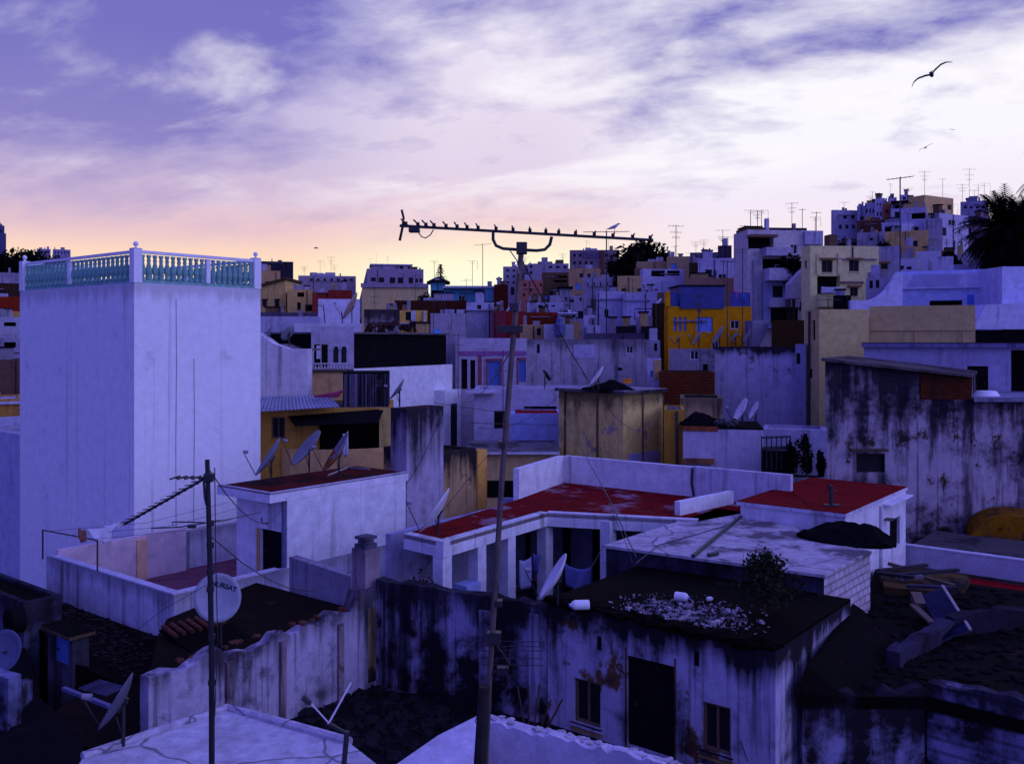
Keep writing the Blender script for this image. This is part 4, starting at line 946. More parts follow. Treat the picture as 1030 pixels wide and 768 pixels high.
# big yagi in the middle: leaning pipe lashed to a dark timber post
YM = 9.0
t = thing('tv_antenna', 'large long-boom television aerial on the tall leaning rusty pipe in the middle', 'antenna', W(480,800,YM))
M_P = flat((.15,.11,.10), .55, .4, var=.5, scale=5)
MB().tube([W(487,800,YM), W(492,690,YM), W(505,480,YM), W(517,330,YM)], .028, 10).build('lower_pipe', M_P, t, world=True)
MB().tube([W(516,345,YM), W(525,246,YM)], .027, 10).build('upper_pipe', M_P, t, world=True)
MB().tube([W(483,830,YM-.09), W(483,770,YM-.09), W(487,690,YM-.08)], [.072,.068,.055], 10).build('timber_post', flat((.022,.018,.018),.9,var=.6), t, world=True)
boom = MB(); b0, b1 = W(402,227,YM), W(657,241.5,YM+.15); boom.tube([b0, b1], .015, 8).build('boom', M_METAL, t, world=True)
yz = Vector((.03,1,0)).normalized(); px_el = [408,420,428,436,448,459,469,480,498,515,532,548,561,578,597,616,636,654]
proto = None
for i, px in enumerate(px_el):
    f_ = (px-402)/255.; q = b0.lerp(b1, f_); L = (.30-.10*f_)
    if proto is None:
        proto = MB().tube([-yz*L, yz*L], .008, 6).add([Vector((x,y,z_))*.016 for x in (-1,1) for y in (-1,1) for z_ in (-1,1)], ((0,1,3,2),(4,6,7,5),(0,4,5,1),(2,3,7,6),(0,2,6,4),(1,5,7,3))).build('element', M_METAL, t); o = proto
    else: o = proto.copy(); COL.objects.link(o); o.parent = t
    o.location = q + Vector((0,0,.028)) - t.location
    o.scale = (1, (.30-.10*f_)/.30, 1)
MB().tube([W(404,211,YM-.02), W(406,219,YM), W(405,228,YM), W(402,242,YM+.02)], .013, 6).build('reflector', M_METAL, t, world=True)
m = MB(); q = W(416.5,231.5,YM); m.box(q.x-.05,q.x+.055,q.y-.05,q.y+.05,q.z-.022,q.z+.02); m.build('dipole_box', M_METAL, t, world=True, bevel=.008)
MB().tube([W(421,234,YM), W(424,238,YM), W(428,239.5,YM), W(433,236,YM), W(436,231,YM)], .006, 5).build('lead', M_METAL, t, world=True)
MB().tube([W(496,234,YM), W(496,241,YM), W(499,247,YM), W(506,250,YM), W(520,251,YM), W(540,252,YM), W(548,251,YM), W(553,246,YM), W(555,238,YM)], .016, 8).build('brace', M_METAL, t, world=True)
m = MB(); q = W(525,250,YM); m.box(q.x-.055,q.x+.05,q.y-.06,q.y+.05,q.z-.055,q.z+.06); m.build('clamp', M_METAL, t, world=True, bevel=.006)
MB().tube([W(513,252,YM-.03), W(520,262,YM-.03), W(522,275,YM-.03)], .006, 5).build('lead', M_ALU, t, world=True)
for k,(x,y,w_,h_) in enumerate(((513,331,26,7),(517,309,9,8),(505,447,7,7),(497,641,14,12),(502,606,7,6))):
    q = W(x,y,YM); m = MB(); hw, hh_ = w_/F*YM/2, h_/F*YM/2; m.box(q.x-hw,q.x+hw,q.y-.05,q.y+.05,q.z-hh_,q.z+hh_); m.build('clamp', M_METAL, t, world=True, bevel=.004)
# the old lower aerial on the same pipe: thin horizontal rods and the little box
m = MB()
for (x0,y0,x1,y1) in ((458,644,548,645),(466,649,548,650),(473,654,546,654),(476,661,546,662),(484,668,547,669)): m.tube([W(x0,y0,YM+.04), W(x1,y1,YM+.04)], .0045, 5)
m.build('element', M_METAL, t, world=True)
m = MB(); q = W(506,674,YM); m.box(q.x-.06,q.x+.055,q.y-.05,q.y+.05,q.z-.04,q.z+.04); m.build('amplifier_box', flat((.02,.02,.03),.5), t, world=True, bevel=.006)
MB().tube([W(497,646,YM), W(505,656,YM), W(513,668,YM)], .01, 5).build('brace', M_METAL, t, world=True); MB().tube([W(492,677,YM), W(500,675,YM)], .02, 6).build('brace', M_METAL, t, world=True)
MB().tube([W(486,700,YM-.1), W(478,725,YM-.1), W(489,742,YM-.1), W(482,768,YM-.1)], .006, 5).build('lead', M_ALU, t, world=True)
MB().tube([W(508,650,YM), W(511,690,YM), W(503,700,YM)], .005, 5).build('lead', M_METAL, t, world=True)
# left mast
YL = 10.6
t = thing('tv_antenna', 'slim dark mast with foreshortened aerials on the left in front of the round dish', 'antenna', W(213,800,YL))
MB().tube([W(213,830,YL), W(213,660,YL), W(211,560,YL), W(208.5,462,YL)], [.034,.032,.030,.026], 10).build('mast', flat((.035,.035,.045),.5,.5), t, world=True)
b0, b1 = W(204,482,YL), W(125,527,YL+1.15); MB().tube([b0,b1], .016, 7).build('boom', M_METAL, t, world=True)
ax = (b1-b0).normalized(); sd = Vector((0,0,1)).cross(ax).normalized(); up_ = ax.cross(sd)
for i in range(13):
    q = b0.lerp(b1, .05+i*.075); MB().tube([q-sd*.09+up_*.01, q+sd*.09+up_*.01], .007, 5).build('element', M_METAL, t, world=True)
b0, b1 = W(176,480,YL-.3), W(206,480,YL); MB().tube([b0,b1], .013, 6).build('boom', M_METAL, t, world=True)
for i in range(5):
    q = b0.lerp(b1, i/4.2); MB().tube([q-Vector((.01,.12,0)), q+Vector((.01,.12,0)), ], .011, 5).build('element', M_METAL, t, world=True)
m = MB(); q = W(210,480,YL); m.box(q.x-.05,q.x+.05,q.y-.05,q.y+.05,q.z-.05,q.z+.05); m.build('clamp', M_METAL, t, world=True, bevel=.01)
MB().tube([W(205,484,YL), W(206,500,YL), W(208,508,YL)], .014, 6).build('brace', M_METAL, t, world=True)
m = MB(); m.tube([W(152,531,YL+.2), W(180,530,YL+.1), W(222,523,YL)], .008, 5); m.tube([W(174,528,YL+.1), W(173,525,YL+.1), W(180,524.5,YL+.1), W(210,525.5,YL+.1)], .008, 5); m.build('dipole', M_METAL, t, world=True)
m = MB(); q = W(193,529,YL); m.box(q.x-.045,q.x+.045,q.y-.03,q.y+.03,q.z-.02,q.z+.02); m.build('dipole_box', M_METAL, t, world=True, bevel=.008)
MB().tube([W(212,525,YL), W(230,522,YL+.4), W(262,515,YL+1.2)], .006, 5).build('lead', M_METAL, t, world=True)
for y_ in (526, 548, 575, 592, 640, 686): 
    q = W(211.5 if y_ < 600 else 213, y_, YL); MB().tube([q-Vector((0,0,.03)), q+Vector((0,0,.03))], .042, 8).build('clamp', M_METAL, t, world=True)
MB().tube([W(216,470,YL-.04), W(217,560,YL-.04), W(219,640,YL-.04), W(216,720,YL-.04)], .006, 5).build('lead', M_METAL, t, world=True)
# round dish behind it, turned towards the viewer, lettered
YD = 20.4; q = W(218.5,601,YD)
t = thing('satellite_dish', 'round grey lettered satellite dish facing the viewer behind the slim dark mast', 'satellite dish', (q.x,q.y,-6.86), 0, 'satellite dishes on the roofs')
n_ = (Vector((-q.x*.35-.4, -q.y, 2.2))).normalized(); sx_ = Vector((0,0,1)).cross(n_).normalized(); uy_ = n_.cross(sx_); r = .52
mb = MB(); vs = []; n, rings = 28, 6
for off in (0,-.02):
    for i in range(1,rings+1):
        k_ = i/rings; vs += [q+sx_*math.cos(2*math.pi*k/n)*r*k_+uy_*math.sin(2*math.pi*k/n)*r*1.04*k_+n_*(k_*k_*.1-.1+off) for k in range(n)]
    vs.append(q+n_*(-.1+off))
M_ = rings*n+1; fs = []
for s_ in (0,1):
    o_ = s_*M_
    for i in range(rings-1):
        for k in range(n): fs.append((o_+i*n+k,o_+i*n+(k+1)%n,o_+(i+1)*n+(k+1)%n,o_+(i+1)*n+k))
    for k in range(n): fs.append((o_+M_-1,o_+(k+1)%n,o_+k))
for k in range(n): a_ = (rings-1)*n; fs.append((a_+k,a_+(k+1)%n,M_+a_+(k+1)%n,M_+a_+k))
mb.add(vs, fs); rf_ = mb.build('reflector', flat((.36,.37,.44),.5,var=.2,scale=3), t, world=True, smooth=True)
MB().tube([Vector((q.x,q.y+.25,-6.9)), Vector((q.x,q.y+.25,q.z))], .035, 8).build('post', M_METAL, t, world=True)
MB().tube([q-n_*.11, Vector((q.x,q.y+.25,q.z))], .05, 8).build('bracket', M_METAL, t, world=True)
ft = bpy.data.curves.new('lettering', 'FONT'); ft.body = 'NURSAT'; ft.size = .155; ft.align_x = 'CENTER'; ft.extrude = .002; ft.offset = .004
fo = bpy.data.objects.new('lettering', ft); COL.objects.link(fo)
bpy.context.view_layer.update(); dg = bpy.context.evaluated_depsgraph_get(); me = bpy.data.meshes.new_from_object(fo.evaluated_get(dg)); bpy.data.objects.remove(fo)
lo = bpy.data.objects.new('lettering', me); COL.objects.link(lo); me.materials.append(flat((.02,.02,.05),.6)); lo.parent = rf_
cr_, sr_ = math.cos(R(-17)), math.sin(R(-17))
for vtx in me.vertices:                              # lay the letters on the curved dish
    x_, y_, z_ = vtx.co; X2, Y2 = x_*cr_-y_*sr_+.115, x_*sr_+y_*cr_+.20
    k_ = math.hypot(X2, Y2)/r; vtx.co = q + sx_*X2 + uy_*Y2 + n_*(k_*k_*.1-.1+.006+z_) - t.location
MB().tube([W(213,585,YD-.5), W(165,612,YD-.5), W(136,635,YD-.2)], .006, 5).build('lead', M_METAL, t, world=True)

# ================================================================== MIDDLE DISTANCE
tan = plaster(TAN,.25,.4,.1,.1,(.2,.12,.08)); och = plaster(OCHRE,.2,.35,.12,.1,(.25,.14,.06)); wst = white(.2,.35,.12,.04); lav = plaster(LAV,.25,.4,.15,.05)
stain = plaster((.44,.38,.46),.5,.75,.5,.35,(.24,.16,.14),bandw=.12); gst = plaster(GREY,.4,.7,.5,.25,(.22,.15,.14),bandw=.10)
H = {}
def HB(key, *a, **k): H[key] = House(key.split('.')[0], *a, **k); return H[key]
# blocks behind the arcade
HB('stained_block', 'tall narrow block with a dark stained top and bare lavender lower wall', 409, 31.0, 411, xR=446, xL=393, base=-12.8, mat=plaster((.50,.44,.56),.3,.45,.97,.15,(.12,.08,.07),bandw=.24,scale=.8), roof=M_REDDARK, ph=.03)
HB('tan_block', 'tan wall block with blackened crumbling top edge behind the arcade roof', 445, 32.6, 455, xR=479, b=3, base=-12.8, mat=plaster((.52,.39,.30),.3,.5,.98,.4,(.30,.20,.16),bandw=.17), roof=M_MOSS, ph=.05)
b_ = H['tan_block']; b_.box('end_pilaster', b_.a+.005, b_.a+.55, -.06, 1.2, 0, b_.h-.1, plaster((.66,.40,.14),.2,.4))
# balcony house with three dishes before it
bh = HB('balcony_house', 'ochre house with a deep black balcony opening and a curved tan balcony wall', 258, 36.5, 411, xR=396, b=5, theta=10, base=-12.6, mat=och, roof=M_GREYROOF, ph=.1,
   wins=[(273,419,287,441,'o'),(320,419,386,470,'v')])
u0, z0 = bh.onR(284,470); u1, z1 = bh.onR(394,456)
m = MB(); n = 12; pts = []
for i in range(n+1):
    f_ = i/n; u_ = u0+(u1-u0)*f_; pts.append((u_, -.12-.75*math.sin(math.pi*f_)**.6, z0+1.2*.0))
ztp = bh.onR(340,460)[1]+.42
for i in range(n):
    (xa,ya,_),(xb,yb_,_) = pts[i], pts[i+1]; m.prism([(xa,ya),(xb,yb_),(xb,yb_+.11),(xa,ya+.11)], ztp-2.2, ztp+.0)
m.build('balcony_wall', plaster((.62,.44,.30),.2,.35,.05), bh.root)
bh.box('pillar', u1-.5, u1, -.1, -.003, 0.5, bh.h-.05, tan); 
u0, z0 = bh.onR(300,424); u1, z1 = bh.onR(386,416)
m = MB(); m.add([(u0,-1.2,z0-.05),(u1-.2,-1.25,z0+.05),(u1,-.01,z1+.2),(u0-.4,-.01,z1-.05),(u0,-1.2,z0-.07),(u1-.2,-1.25,z0+.03),(u1,-.01,z1+.18),(u0-.4,-.01,z1-.07)], ((0,1,2,3),(7,6,5,4),(0,4,5,1),(1,5,6,2),(2,6,7,3),(3,7,4,0))); m.build('canopy', M_TARP, bh.root)
u0, z0 = bh.onR(259,413); u1, z1 = bh.onR(338,404)
sheet([bh.root.matrix_basis @ Vector(p) if False else root_M(bh.root) @ Vector(p) for p in ((u0,-1.0,z0+.02),(u1+.2,-1.0,z0+.2),(u1-.3,.8,z0+.55),(u0,.8,z0+.5))], 'blue-grey tin sheet roof weighed down on the ochre balcony house', M_TIN, 22, .02)
p_ = root_M(bh.root) @ Vector((u1-.4,.1,z0+.6)); m = MB(); m.tube([p_-Vector((.5,0,.05)),p_+Vector((.45,0,.02)),p_+Vector((.75,0,.22))],[.04,.12,.02],6); solo(m,'rag',flat((.30,.03,.09),.9),'crimson rag lying on the end of the tin roof','rag')
cloth([W(345,436,35.1),W(350,433,35.2),W(351,456,35.2),W(345,459,35.1)],'pale curtain hanging in the black balcony opening',M_SHEET,seed=9)
HB('dark_shed', 'black tarred corrugated shed with pale streaks', 345, 39, 376, xR=392, b=2.6, theta=4, base=-6, mat=plaster((.020,.018,.022),.2,.75,0,0,dirtcol=(.22,.20,.30),flow=.02,scale=1.6), roof=M_TARP, ph=0)
mb = MB(); s_ = H['dark_shed']
for i in range(9): mb.box(.05+s_.a*i/9, .05+s_.a*i/9+.07, -.05, -.003, .02, s_.h-.02)
mb.build('batten', plaster((.020,.018,.022),.2,.75,0,0,dirtcol=(.22,.20,.30),flow=.02,scale=1.6), s_.root)
dish(W(402,409,37.6), 'grey satellite dish beside the black tarred shed', 1.0, 188, 35, .42, M_DISH)
# white wall house with the black upper storey
wb = HB('black_top_house', 'white house whose upper storey is a long black tarred box', 352, 46, 371, xR=455, b=6, theta=63, base=-12, mat=plaster((.86,.85,.9),.08,.2,0,0), roof=M_GREYROOF, ph=.02)
m = MB(); wb.box('upper_storey', .05, wb.a-.3, .25, 5.6, wb.h+.004, wb.h+1.75, M_TAR); wb.box('roof_slab', -.1, wb.a-.2, .05, 5.8, wb.h+1.755, wb.h+1.85, plaster((.12,.11,.13),.4))
wb.boxR('porch', 437, 391, 453, 470, -.7, -.003); u0,z0 = wb.onR(443,470); u1,z1 = wb.onR(449,405); wb.box('window', u0, u1, -.73, -.702, z0, z1, M_PANE)
# arched house by the tower
HB('arch_house', 'white upper house with a dark doorway and two narrow arched windows', 313, 45, 328, xR=356, b=5, theta=3, base=-12, mat=plaster((.52,.48,.62),.15,.3,.1), roof=M_CONC, ph=.15, wins=[(314.5,345,331,371,'n')])
ah = H['arch_house']
u0,z0 = ah.onR(314.5,371); u1,z1 = ah.onR(331,345); dm = MB(); dm.box(u0+.02,u1-.02,.075,.11,z0+.02,z1-.02); dr = dm.build('door', M_DARK, ah.root)  # near-black panel stands in for the shade inside the doorway
ah.box('curtain', u0+.18, u0+.42, .03, .07, z0+.5, z1-.12, M_SHEET, dr)
for x0 in (335.5, 343.5):
    u0,z0 = ah.onR(x0,364.5); u1,z1 = ah.onR(x0+5,352); m = MB(); w_ = u1-u0; pr = [(u0,z0),(u1,z0)]+[(u0+w_/2+w_/2*math.cos(a_), z1+w_*.75*math.sin(a_)) for a_ in [math.pi*i/8 for i in range(9)]]
    k = len(pr); m.add([(x,-.003,zv) for x,zv in pr]+[(x,-.03,zv) for x,zv in pr], [tuple(range(k)),tuple(range(2*k-1,k-1,-1))]+[(i,(i+1)%k,k+(i+1)%k,k+i) for i in range(k)]); w2 = m.build('window', M_PANE, ah.root)
    m = MB(); 
    for i in range(8): 
        a0,a1 = math.pi*i/8, math.pi*(i+1)/8
        m.tube([(u0+w_/2+(w_/2+.04)*math.cos(a0),-.05,z1+(w_*.75+.04)*math.sin(a0)),(u0+w_/2+(w_/2+.04)*math.cos(a1),-.05,z1+(w_*.75+.04)*math.sin(a1))],.035,5)
    m.build('arch_trim', ah.mat, w2)
u0,z0 = ah.onR(313.5,371.5); u1,_ = ah.onR(355.5,371.5); ah.box('ledge', u0, u1, -.45, -.003, z0-.12, z0, M_WOOD)
mb = MB()
for i in range(12): mb.lathe([(.03,0),(.05,.1),(.02,.2),(.04,.27)], (u0+.2+i*(u1-u0-.4)/11, -.38, z0+.004), 6)
mb.build('balustrade', white(.2,.2), ah.root); ah.box('handrail', u0, u1, -.42, -.34, z0+.275, z0+.33, white(.2,.2))
ah.boxR('lower_wall', 313.5, 373.5, 345, 440, -.35, -.002, plaster((.55,.40,.32),.2,.3,.1))
# white wall joining tower and arch house, slanting top
t = thing('side_house', 'white streaked house wall with a slanting top between the tower and the arched windows', 'house', W(262,420,40))
m = MB(); frontal([(225,470),(225,318),(262,336),(275,346),(290,351),(309,351),(309,470)], 40, 1.0, m); m.build('wall', plaster((.70,.66,.78),.1,.35,.06,0,flow=.05), t, world=True)
m = MB(); frontal([(276,346),(290,351),(308,351),(308,353),(290,353),(276,348)],41.01,3,m); m.build('roof', M_GREYROOF, t, world=True)
dish(W(272,347,40.9), 'small grey dish on the slanting wall top next to the tower', .8, 205, 30, .3, M_DISH)
dish(W(291,348,41), 'second small dark dish on the slanting wall top near the arched windows', .75, 150, 30, .35, M_DISH)
HB('white_rear_house', 'plain white rear house rising behind the arched windows', 262, 54, 318, xR=322, b=6, theta=8, base=-12, mat=plaster((.50,.47,.62),.2,.4,.1), roof=M_GREYROOF)
HB('white_box_house', 'windowless white box house with the large thin dish on its terrace', 320, 58, 300.5, xR=362, b=6, theta=4, base=-10, mat=plaster((.66,.63,.78),.08,.15), roof=M_CONC)
HB('white_front_terrace', 'low white terrace wall carrying a bare pipe frame and a dish', 296, 52, 325, xR=364, b=3, theta=4, base=-12, mat=white(.1,.2), roof=M_CONC, ph=.05, cat='house')
q = H['white_front_terrace'].at_roof(354,.3); dish(q, 'large thin dish seen edge-on in front of the windowless white box', 1.75, 182, 28, .55, flat((.35,.25,.2),.5,var=.4))
fr = thing('pipe_frame', 'bare pipe frame on the low white terrace behind the arched windows', 'frame', H['white_front_terrace'].at_roof(327,.3))
MB().tube([(0,0,0),(-.1,0,1.1)], .03, 5).build('post', M_METAL, fr); MB().tube([(1.0,0,0),(.95,0,.75)], .035, 5).build('post', M_METAL, fr); MB().tube([(-.1,0,1.1),(-1.2,.3,1.1)], .02, 5).build('rail', M_METAL, fr)
# pink striped house
ps = HB('striped_house', 'pale house with a purple stripe and blue doors framed in crimson', 461, 56, 340, xR=530, b=7, theta=6, base=-11, mat=plaster((.52,.46,.58),.15,.25,.05), roof=M_GREYROOF, ph=.2, cat='house',
   wins=[(464,361,470,391,'E'),(473,362,478,391,'E'),(491,363,503,389,'B'),(522,362.5,529,384,'B')])
ps.boxR('stripe', 461.5, 353, 529.5, 357.5, -.04, -.003, flat((.28,.10,.28),.8))
for x0,y0,x1,y1 in ((489,361.5,490.6,392),(503.4,361.5,505,390),(489,360.5,505,362.6),(520,360.5,521.6,386),(520.,359.5,529.5,362),(481,357.5,484.5,391)): ps.boxR('door_surround', x0,y0,x1,y1,-.06,-.042 if y0 > 358 else -.041, flat((.26,.05,.08),.8))
# long grey stained wall
lg = HB('grey_wall_house', 'long grey rain-stained house wall with two tiny square windows', 529, 57, 341, xR=651, b=6, theta=2, base=-11, mat=plaster((.44,.39,.46),.35,.6,.55,.2,(.26,.20,.22),bandw=.07,scale=.8), roof=M_GREYROOF, ph=.1,
   wins=[(540,346,543,355,'d'),(630,347.5,637,355.5,'x'),(621,369.5,626,372.5,'d')])
lg.boxR('patched_wall', 577, 346.5, 598, 360, -.03, -.003, plaster((.46,.43,.60),.15,.2))
# white low house in front of it
lw2 = HB('low_white_house', 'low white house with a long slit window and awning behind the leaning pipe', 477, 50, 391, xR=600, b=4, theta=6, base=-12, mat=plaster((.54,.51,.68),.15,.25,.05), roof=M_CONC, ph=.1,
   wins=[(527,408.5,560,414,'v'),(497,413,510,431,'E')])
q = lw2.onR(487,393); m = MB(); m.box(q[0]-1.0,q[0]+.6,-.5,-.003,q[1]-.12,q[1]); m.build('awning', white(.1,.1), lw2.root)
HB('blue_wall_house', 'small house with a bright blue washed wall and slanting tile edge', 514, 45.5, 416, xR=566, b=3, theta=2, base=-12, mat=plaster((.36,.42,.78),.1,.2,0,0), roof=M_REDROOF, ph=.02)
HB('tan_low_house', 'low tan house behind the leaning pipe with a white roof edge', 470, 41, 456, xR=560, b=4, theta=6, base=-12.8, mat=plaster((.50,.42,.34),.3,.35), roof=M_GREYROOF, ph=0, eave=(.1,.3,.14), eavemat=white(.1,.2))
m = MB(); q = W(475,492,39.8); H['tan_low_house'].boxR('recess_shade_sheet', 478, 483, 524, 500, -.02, -.002, M_TARP)  # dark sheet proud of the wall, a recess's shade put into colour
# boxy stained cistern house in the centre
cb = HB('cistern_house', 'square ochre block with peeling plaster and black drips under its flat rim', 627, 40.5, 396, xR=667, xL=562, theta=46, base=-12.8, ph=0,
   mat=plaster((.72,.62,.34),.35,.35,.7,.45,(.46,.38,.32),bandw=.08,scale=.9,flow=.3), roof=roofing((.30,.27,.33),(.1,.09,.1),.5,.6), eave=(.15,.15,.14), eavemat=plaster((.14,.12,.13),.6,.4))
for f_ in (.37,.88):
    cb.box('rib', -.05, -.003, cb.b*f_, cb.b*f_+.09, 2, cb.h-.02, plaster((.14,.10,.08),.4,.5))
for f_ in (.45,): cb.box('rib', cb.a*f_, cb.a*f_+.09, -.05, -.003, 2, cb.h-.02, plaster((.16,.11,.12),.4,.5))
cb.boxR('whitewash', 632, 452, 663, 470, -.02, -.003, plaster((.45,.43,.68),.1,.2))
cz = cb.base+cb.rz
dish(Wz(602,393,cz), 'thin dish seen edge-on at the front of the ochre block roof', 1.1, 180, 35, .3, M_DISHW)
tarp(Wz(612,392,cz)+Vector((0,0,0)), 1.2, .5, .34, 'black covered heap at the back of the ochre block roof', M_TARP, seed=5)
q = Wz(632,386,cz); solo(MB().box(q.x-.2,q.x+.25,q.y+.5,q.y+.7,cz,cz+.2).box(q.x-.22,q.x+.27,q.y+.49,q.y+.71,cz+.201,cz+.24), 'crate', flat((.75,.22,.01),.7), 'bright orange crate on the ochre block roof', 'crate')
HB('ochre_slab_house', 'narrow ochre wall slab with a black downpipe right of the ochre block', 668, 39.5, 412, xR=688, b=3, theta=8, base=-12.8, mat=plaster((.50,.30,.06),.25,.5,.1), roof=M_GREYROOF, ph=.05)
s_ = H['ochre_slab_house']; s_.boxR('downpipe', 679.5, 413, 682, 470, -.12, -.003, M_METAL)
HB('tan_rear_wall', 'tan stained house wall with a ragged dark roof edge above the white dish wall', 684, 43, 400, xR=727, b=3, theta=3, base=-12.5, mat=plaster((.46,.36,.32),.35,.6,.6,.15,bandw=.08), roof=M_MOSS, ph=.02)
wr = HB('dish_wall_house', 'white house wall with a red brick edge and a clutter of dishes on top', 687, 38, 431, xR=768, b=3.5, theta=2, base=-12.8, mat=plaster((.60,.55,.70),.2,.45,.15,.05), roof=M_MOSS, ph=0)
wr.boxR('brick_edge', 687.5, 429, 722, 433, -.05, -.003, plaster((.34,.10,.07),.4,.3,0,0,brick=.24)); wr.boxR('ledge', 686, 461, 718, 465, -.3, -.003, plaster((.25,.12,.1),.5))
wz = wr.base+wr.rz
dish(wr.at_roof(747,.35), 'broad white dish seen edge-on on the brick-edged white wall', 1.15, 180, 28, .3, M_DISHW)
dish(wr.at_roof(762,.6), 'smaller white dish seen edge-on behind the broad one on the white wall', .85, 178, 26, .32, M_DISHW)
tarp(wr.at_roof(706,.4), .95, .6, .4, 'black domed cover lying on the brick-edged white wall', M_TARP, 'domed_cover', 8, 'cover')
m = MB(); q = wr.at_roof(733,.2)
for i in range(9): m.lump(q+Vector((random.uniform(-.5,.8),random.uniform(0,.6),.1)), random.uniform(.08,.2), (1,1,1), i)
solo(m, 'scrap_heap', M_METAL, 'dark scrap heap between the domed cover and the broad dish', 'scrap')
# iron balcony and cypresses next to it
ib = HB('iron_balcony_house', 'white low wall behind black iron railings beside the cypresses', 768, 37.5, 431, xR=832, b=2, theta=2, base=-12.8, mat=plaster((.40,.37,.50),.25,.4), roof=M_CONC, ph=.1)
t = thing('iron_railing', 'black iron railing and gate in front of the cypresses', 'railing', W(780,470,36.5))
m = MB()
for y_ in (440, 450, 452): m.tube([W(766,y_,36.5), W(795,y_-1,36.5)], .04, 5)
for x_ in (766, 771, 776, 781, 786, 791, 795): m.tube([W(x_,438,36.5), W(x_,472,36.5)], .025, 5)
m.build('bars', M_METAL, t, world=True); m = MB(); m.box(*[f(W(766,453,36.6).x, W(794,453,36.6).x) for f in (min,max)], 36.6, 36.66, W(0,490,36.6).z, W(0,453,36.6).z); m.build('panel', M_DARK, t, world=True)
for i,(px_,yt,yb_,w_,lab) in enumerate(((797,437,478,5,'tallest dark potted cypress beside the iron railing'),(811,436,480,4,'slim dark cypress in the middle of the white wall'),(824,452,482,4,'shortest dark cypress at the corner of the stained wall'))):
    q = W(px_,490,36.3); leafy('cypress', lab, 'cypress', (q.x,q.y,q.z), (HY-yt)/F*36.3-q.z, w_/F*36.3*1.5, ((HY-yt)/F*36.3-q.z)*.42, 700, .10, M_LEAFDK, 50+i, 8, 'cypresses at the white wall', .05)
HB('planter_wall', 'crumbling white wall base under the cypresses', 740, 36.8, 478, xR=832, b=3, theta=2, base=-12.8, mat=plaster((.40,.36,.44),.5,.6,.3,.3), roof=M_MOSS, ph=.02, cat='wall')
# whitewashed retaining wall under the yellow house
rt = HB('retaining_house', 'broad whitewashed wall with black mould drips below the yellow house', 718, 53, 349, xR=806, b=5, theta=2, base=-12, mat=plaster((.54,.49,.66),.25,.5,.97,.42,(.24,.17,.20),bandw=.055,scale=.7), roof=M_MOSS, ph=.05)
HB('brick_wall_house', 'low dark red brick wall in front of the whitewashed retaining wall', 663, 48, 374, xR=719, b=3, theta=2, base=-10, mat=plaster((.17,.045,.018),.4,.3,.2,0,brick=.4), roof=M_MOSS, ph=.02, cat='wall')
HB('doorway_house', 'shadowy grey house front with a dark doorway under the yellow house', 673, 52, 351, xR=719, b=3, theta=2, base=-11, mat=plaster((.30,.27,.33),.4,.5), roof=M_TAR, ph=.05, wins=[(707,366,712,379,'E'),(694,352,703,362,'x')])  # grey is the plaster colour
# yellow house
ye = HB('yellow_house', 'bright yellow house with blue shutters and a dark blue roof hut', 672, 62, 308, xR=756, xL=668, theta=3, base=-9, mat=plaster(YELLOW,.22,.35,.12,.12,(.50,.22,.02)), roof=M_GREYROOF, ph=.25,
   wins=[(677.5,319,680.5,333,'b'),(682.5,318.5,685.5,333,'b'),(687.5,318.5,690.5,333,'b'),(700.5,319,717,333.5,'b'),(734.5,322,744,331,'x')])
u0,z0 = ye.onR(684,308); u1,z1 = ye.onR(728,288)
ye.box('roof_hut', u0, u1, -.12, 3.2, z0-.15, z1, flat((.035,.05,.20),.7,var=.3,scale=1.5)); ye.box('hut_roof', u0-.1, u1+.1, -.2, 3.3, z1+.003, z1+.09, M_TARP)
u2,z2 = ye.onR(674,308); ye.box('corner_post', u2-.3, u2, -.05, .3, ye.h+.002, ye.h+1.0, ye.mat); ye.box('tarp_screen', u2+.05, u0-.05, .1, .2, ye.h+.002, ye.h+.9, flat((.03,.06,.25),.7))
u3,_ = ye.onR(735,300); u4,_ = ye.onR(755,300); ye.box('tarp_screen', u3, u4, .05, .12, ye.h+.002, ye.h+.95, flat((.04,.06,.28),.7,var=.5))
for i,(x_,y_,c_,lab) in enumerate(((741,292,(.45,.06,.20),'pink towel on the yellow house roof terrace'),(748,295,(.08,.12,.45),'blue towel on the yellow house roof terrace'))):
    cloth([W(x_-3,y_,62.3),W(x_+2,y_,62.3),W(x_+2,y_+8,62.3),W(x_-3,y_+8,62.3)], lab, flat(c_,.9), seed=20+i, sag=.05)
for i,(x_,y_,az,d_) in enumerate(((703,348,178,1.25),(724,348,180,1.5),(740,348,176,1.0),(753,348,180,1.15),(683,348,170,.9))):
    dish(rt.at_roof(max(x_,719),.3) if x_ >= 719 else H['doorway_house'].at_roof(x_,.3), ['pale dish before the blue double shutter of the yellow house','largest pale dish standing before the yellow house front','pale dish under the barred window of the yellow house','pale dish at the outer corner of the yellow house','small dish at the corner with the three narrow blue shutters'][i], d_*.8, az, 30, .4, M_DISH)
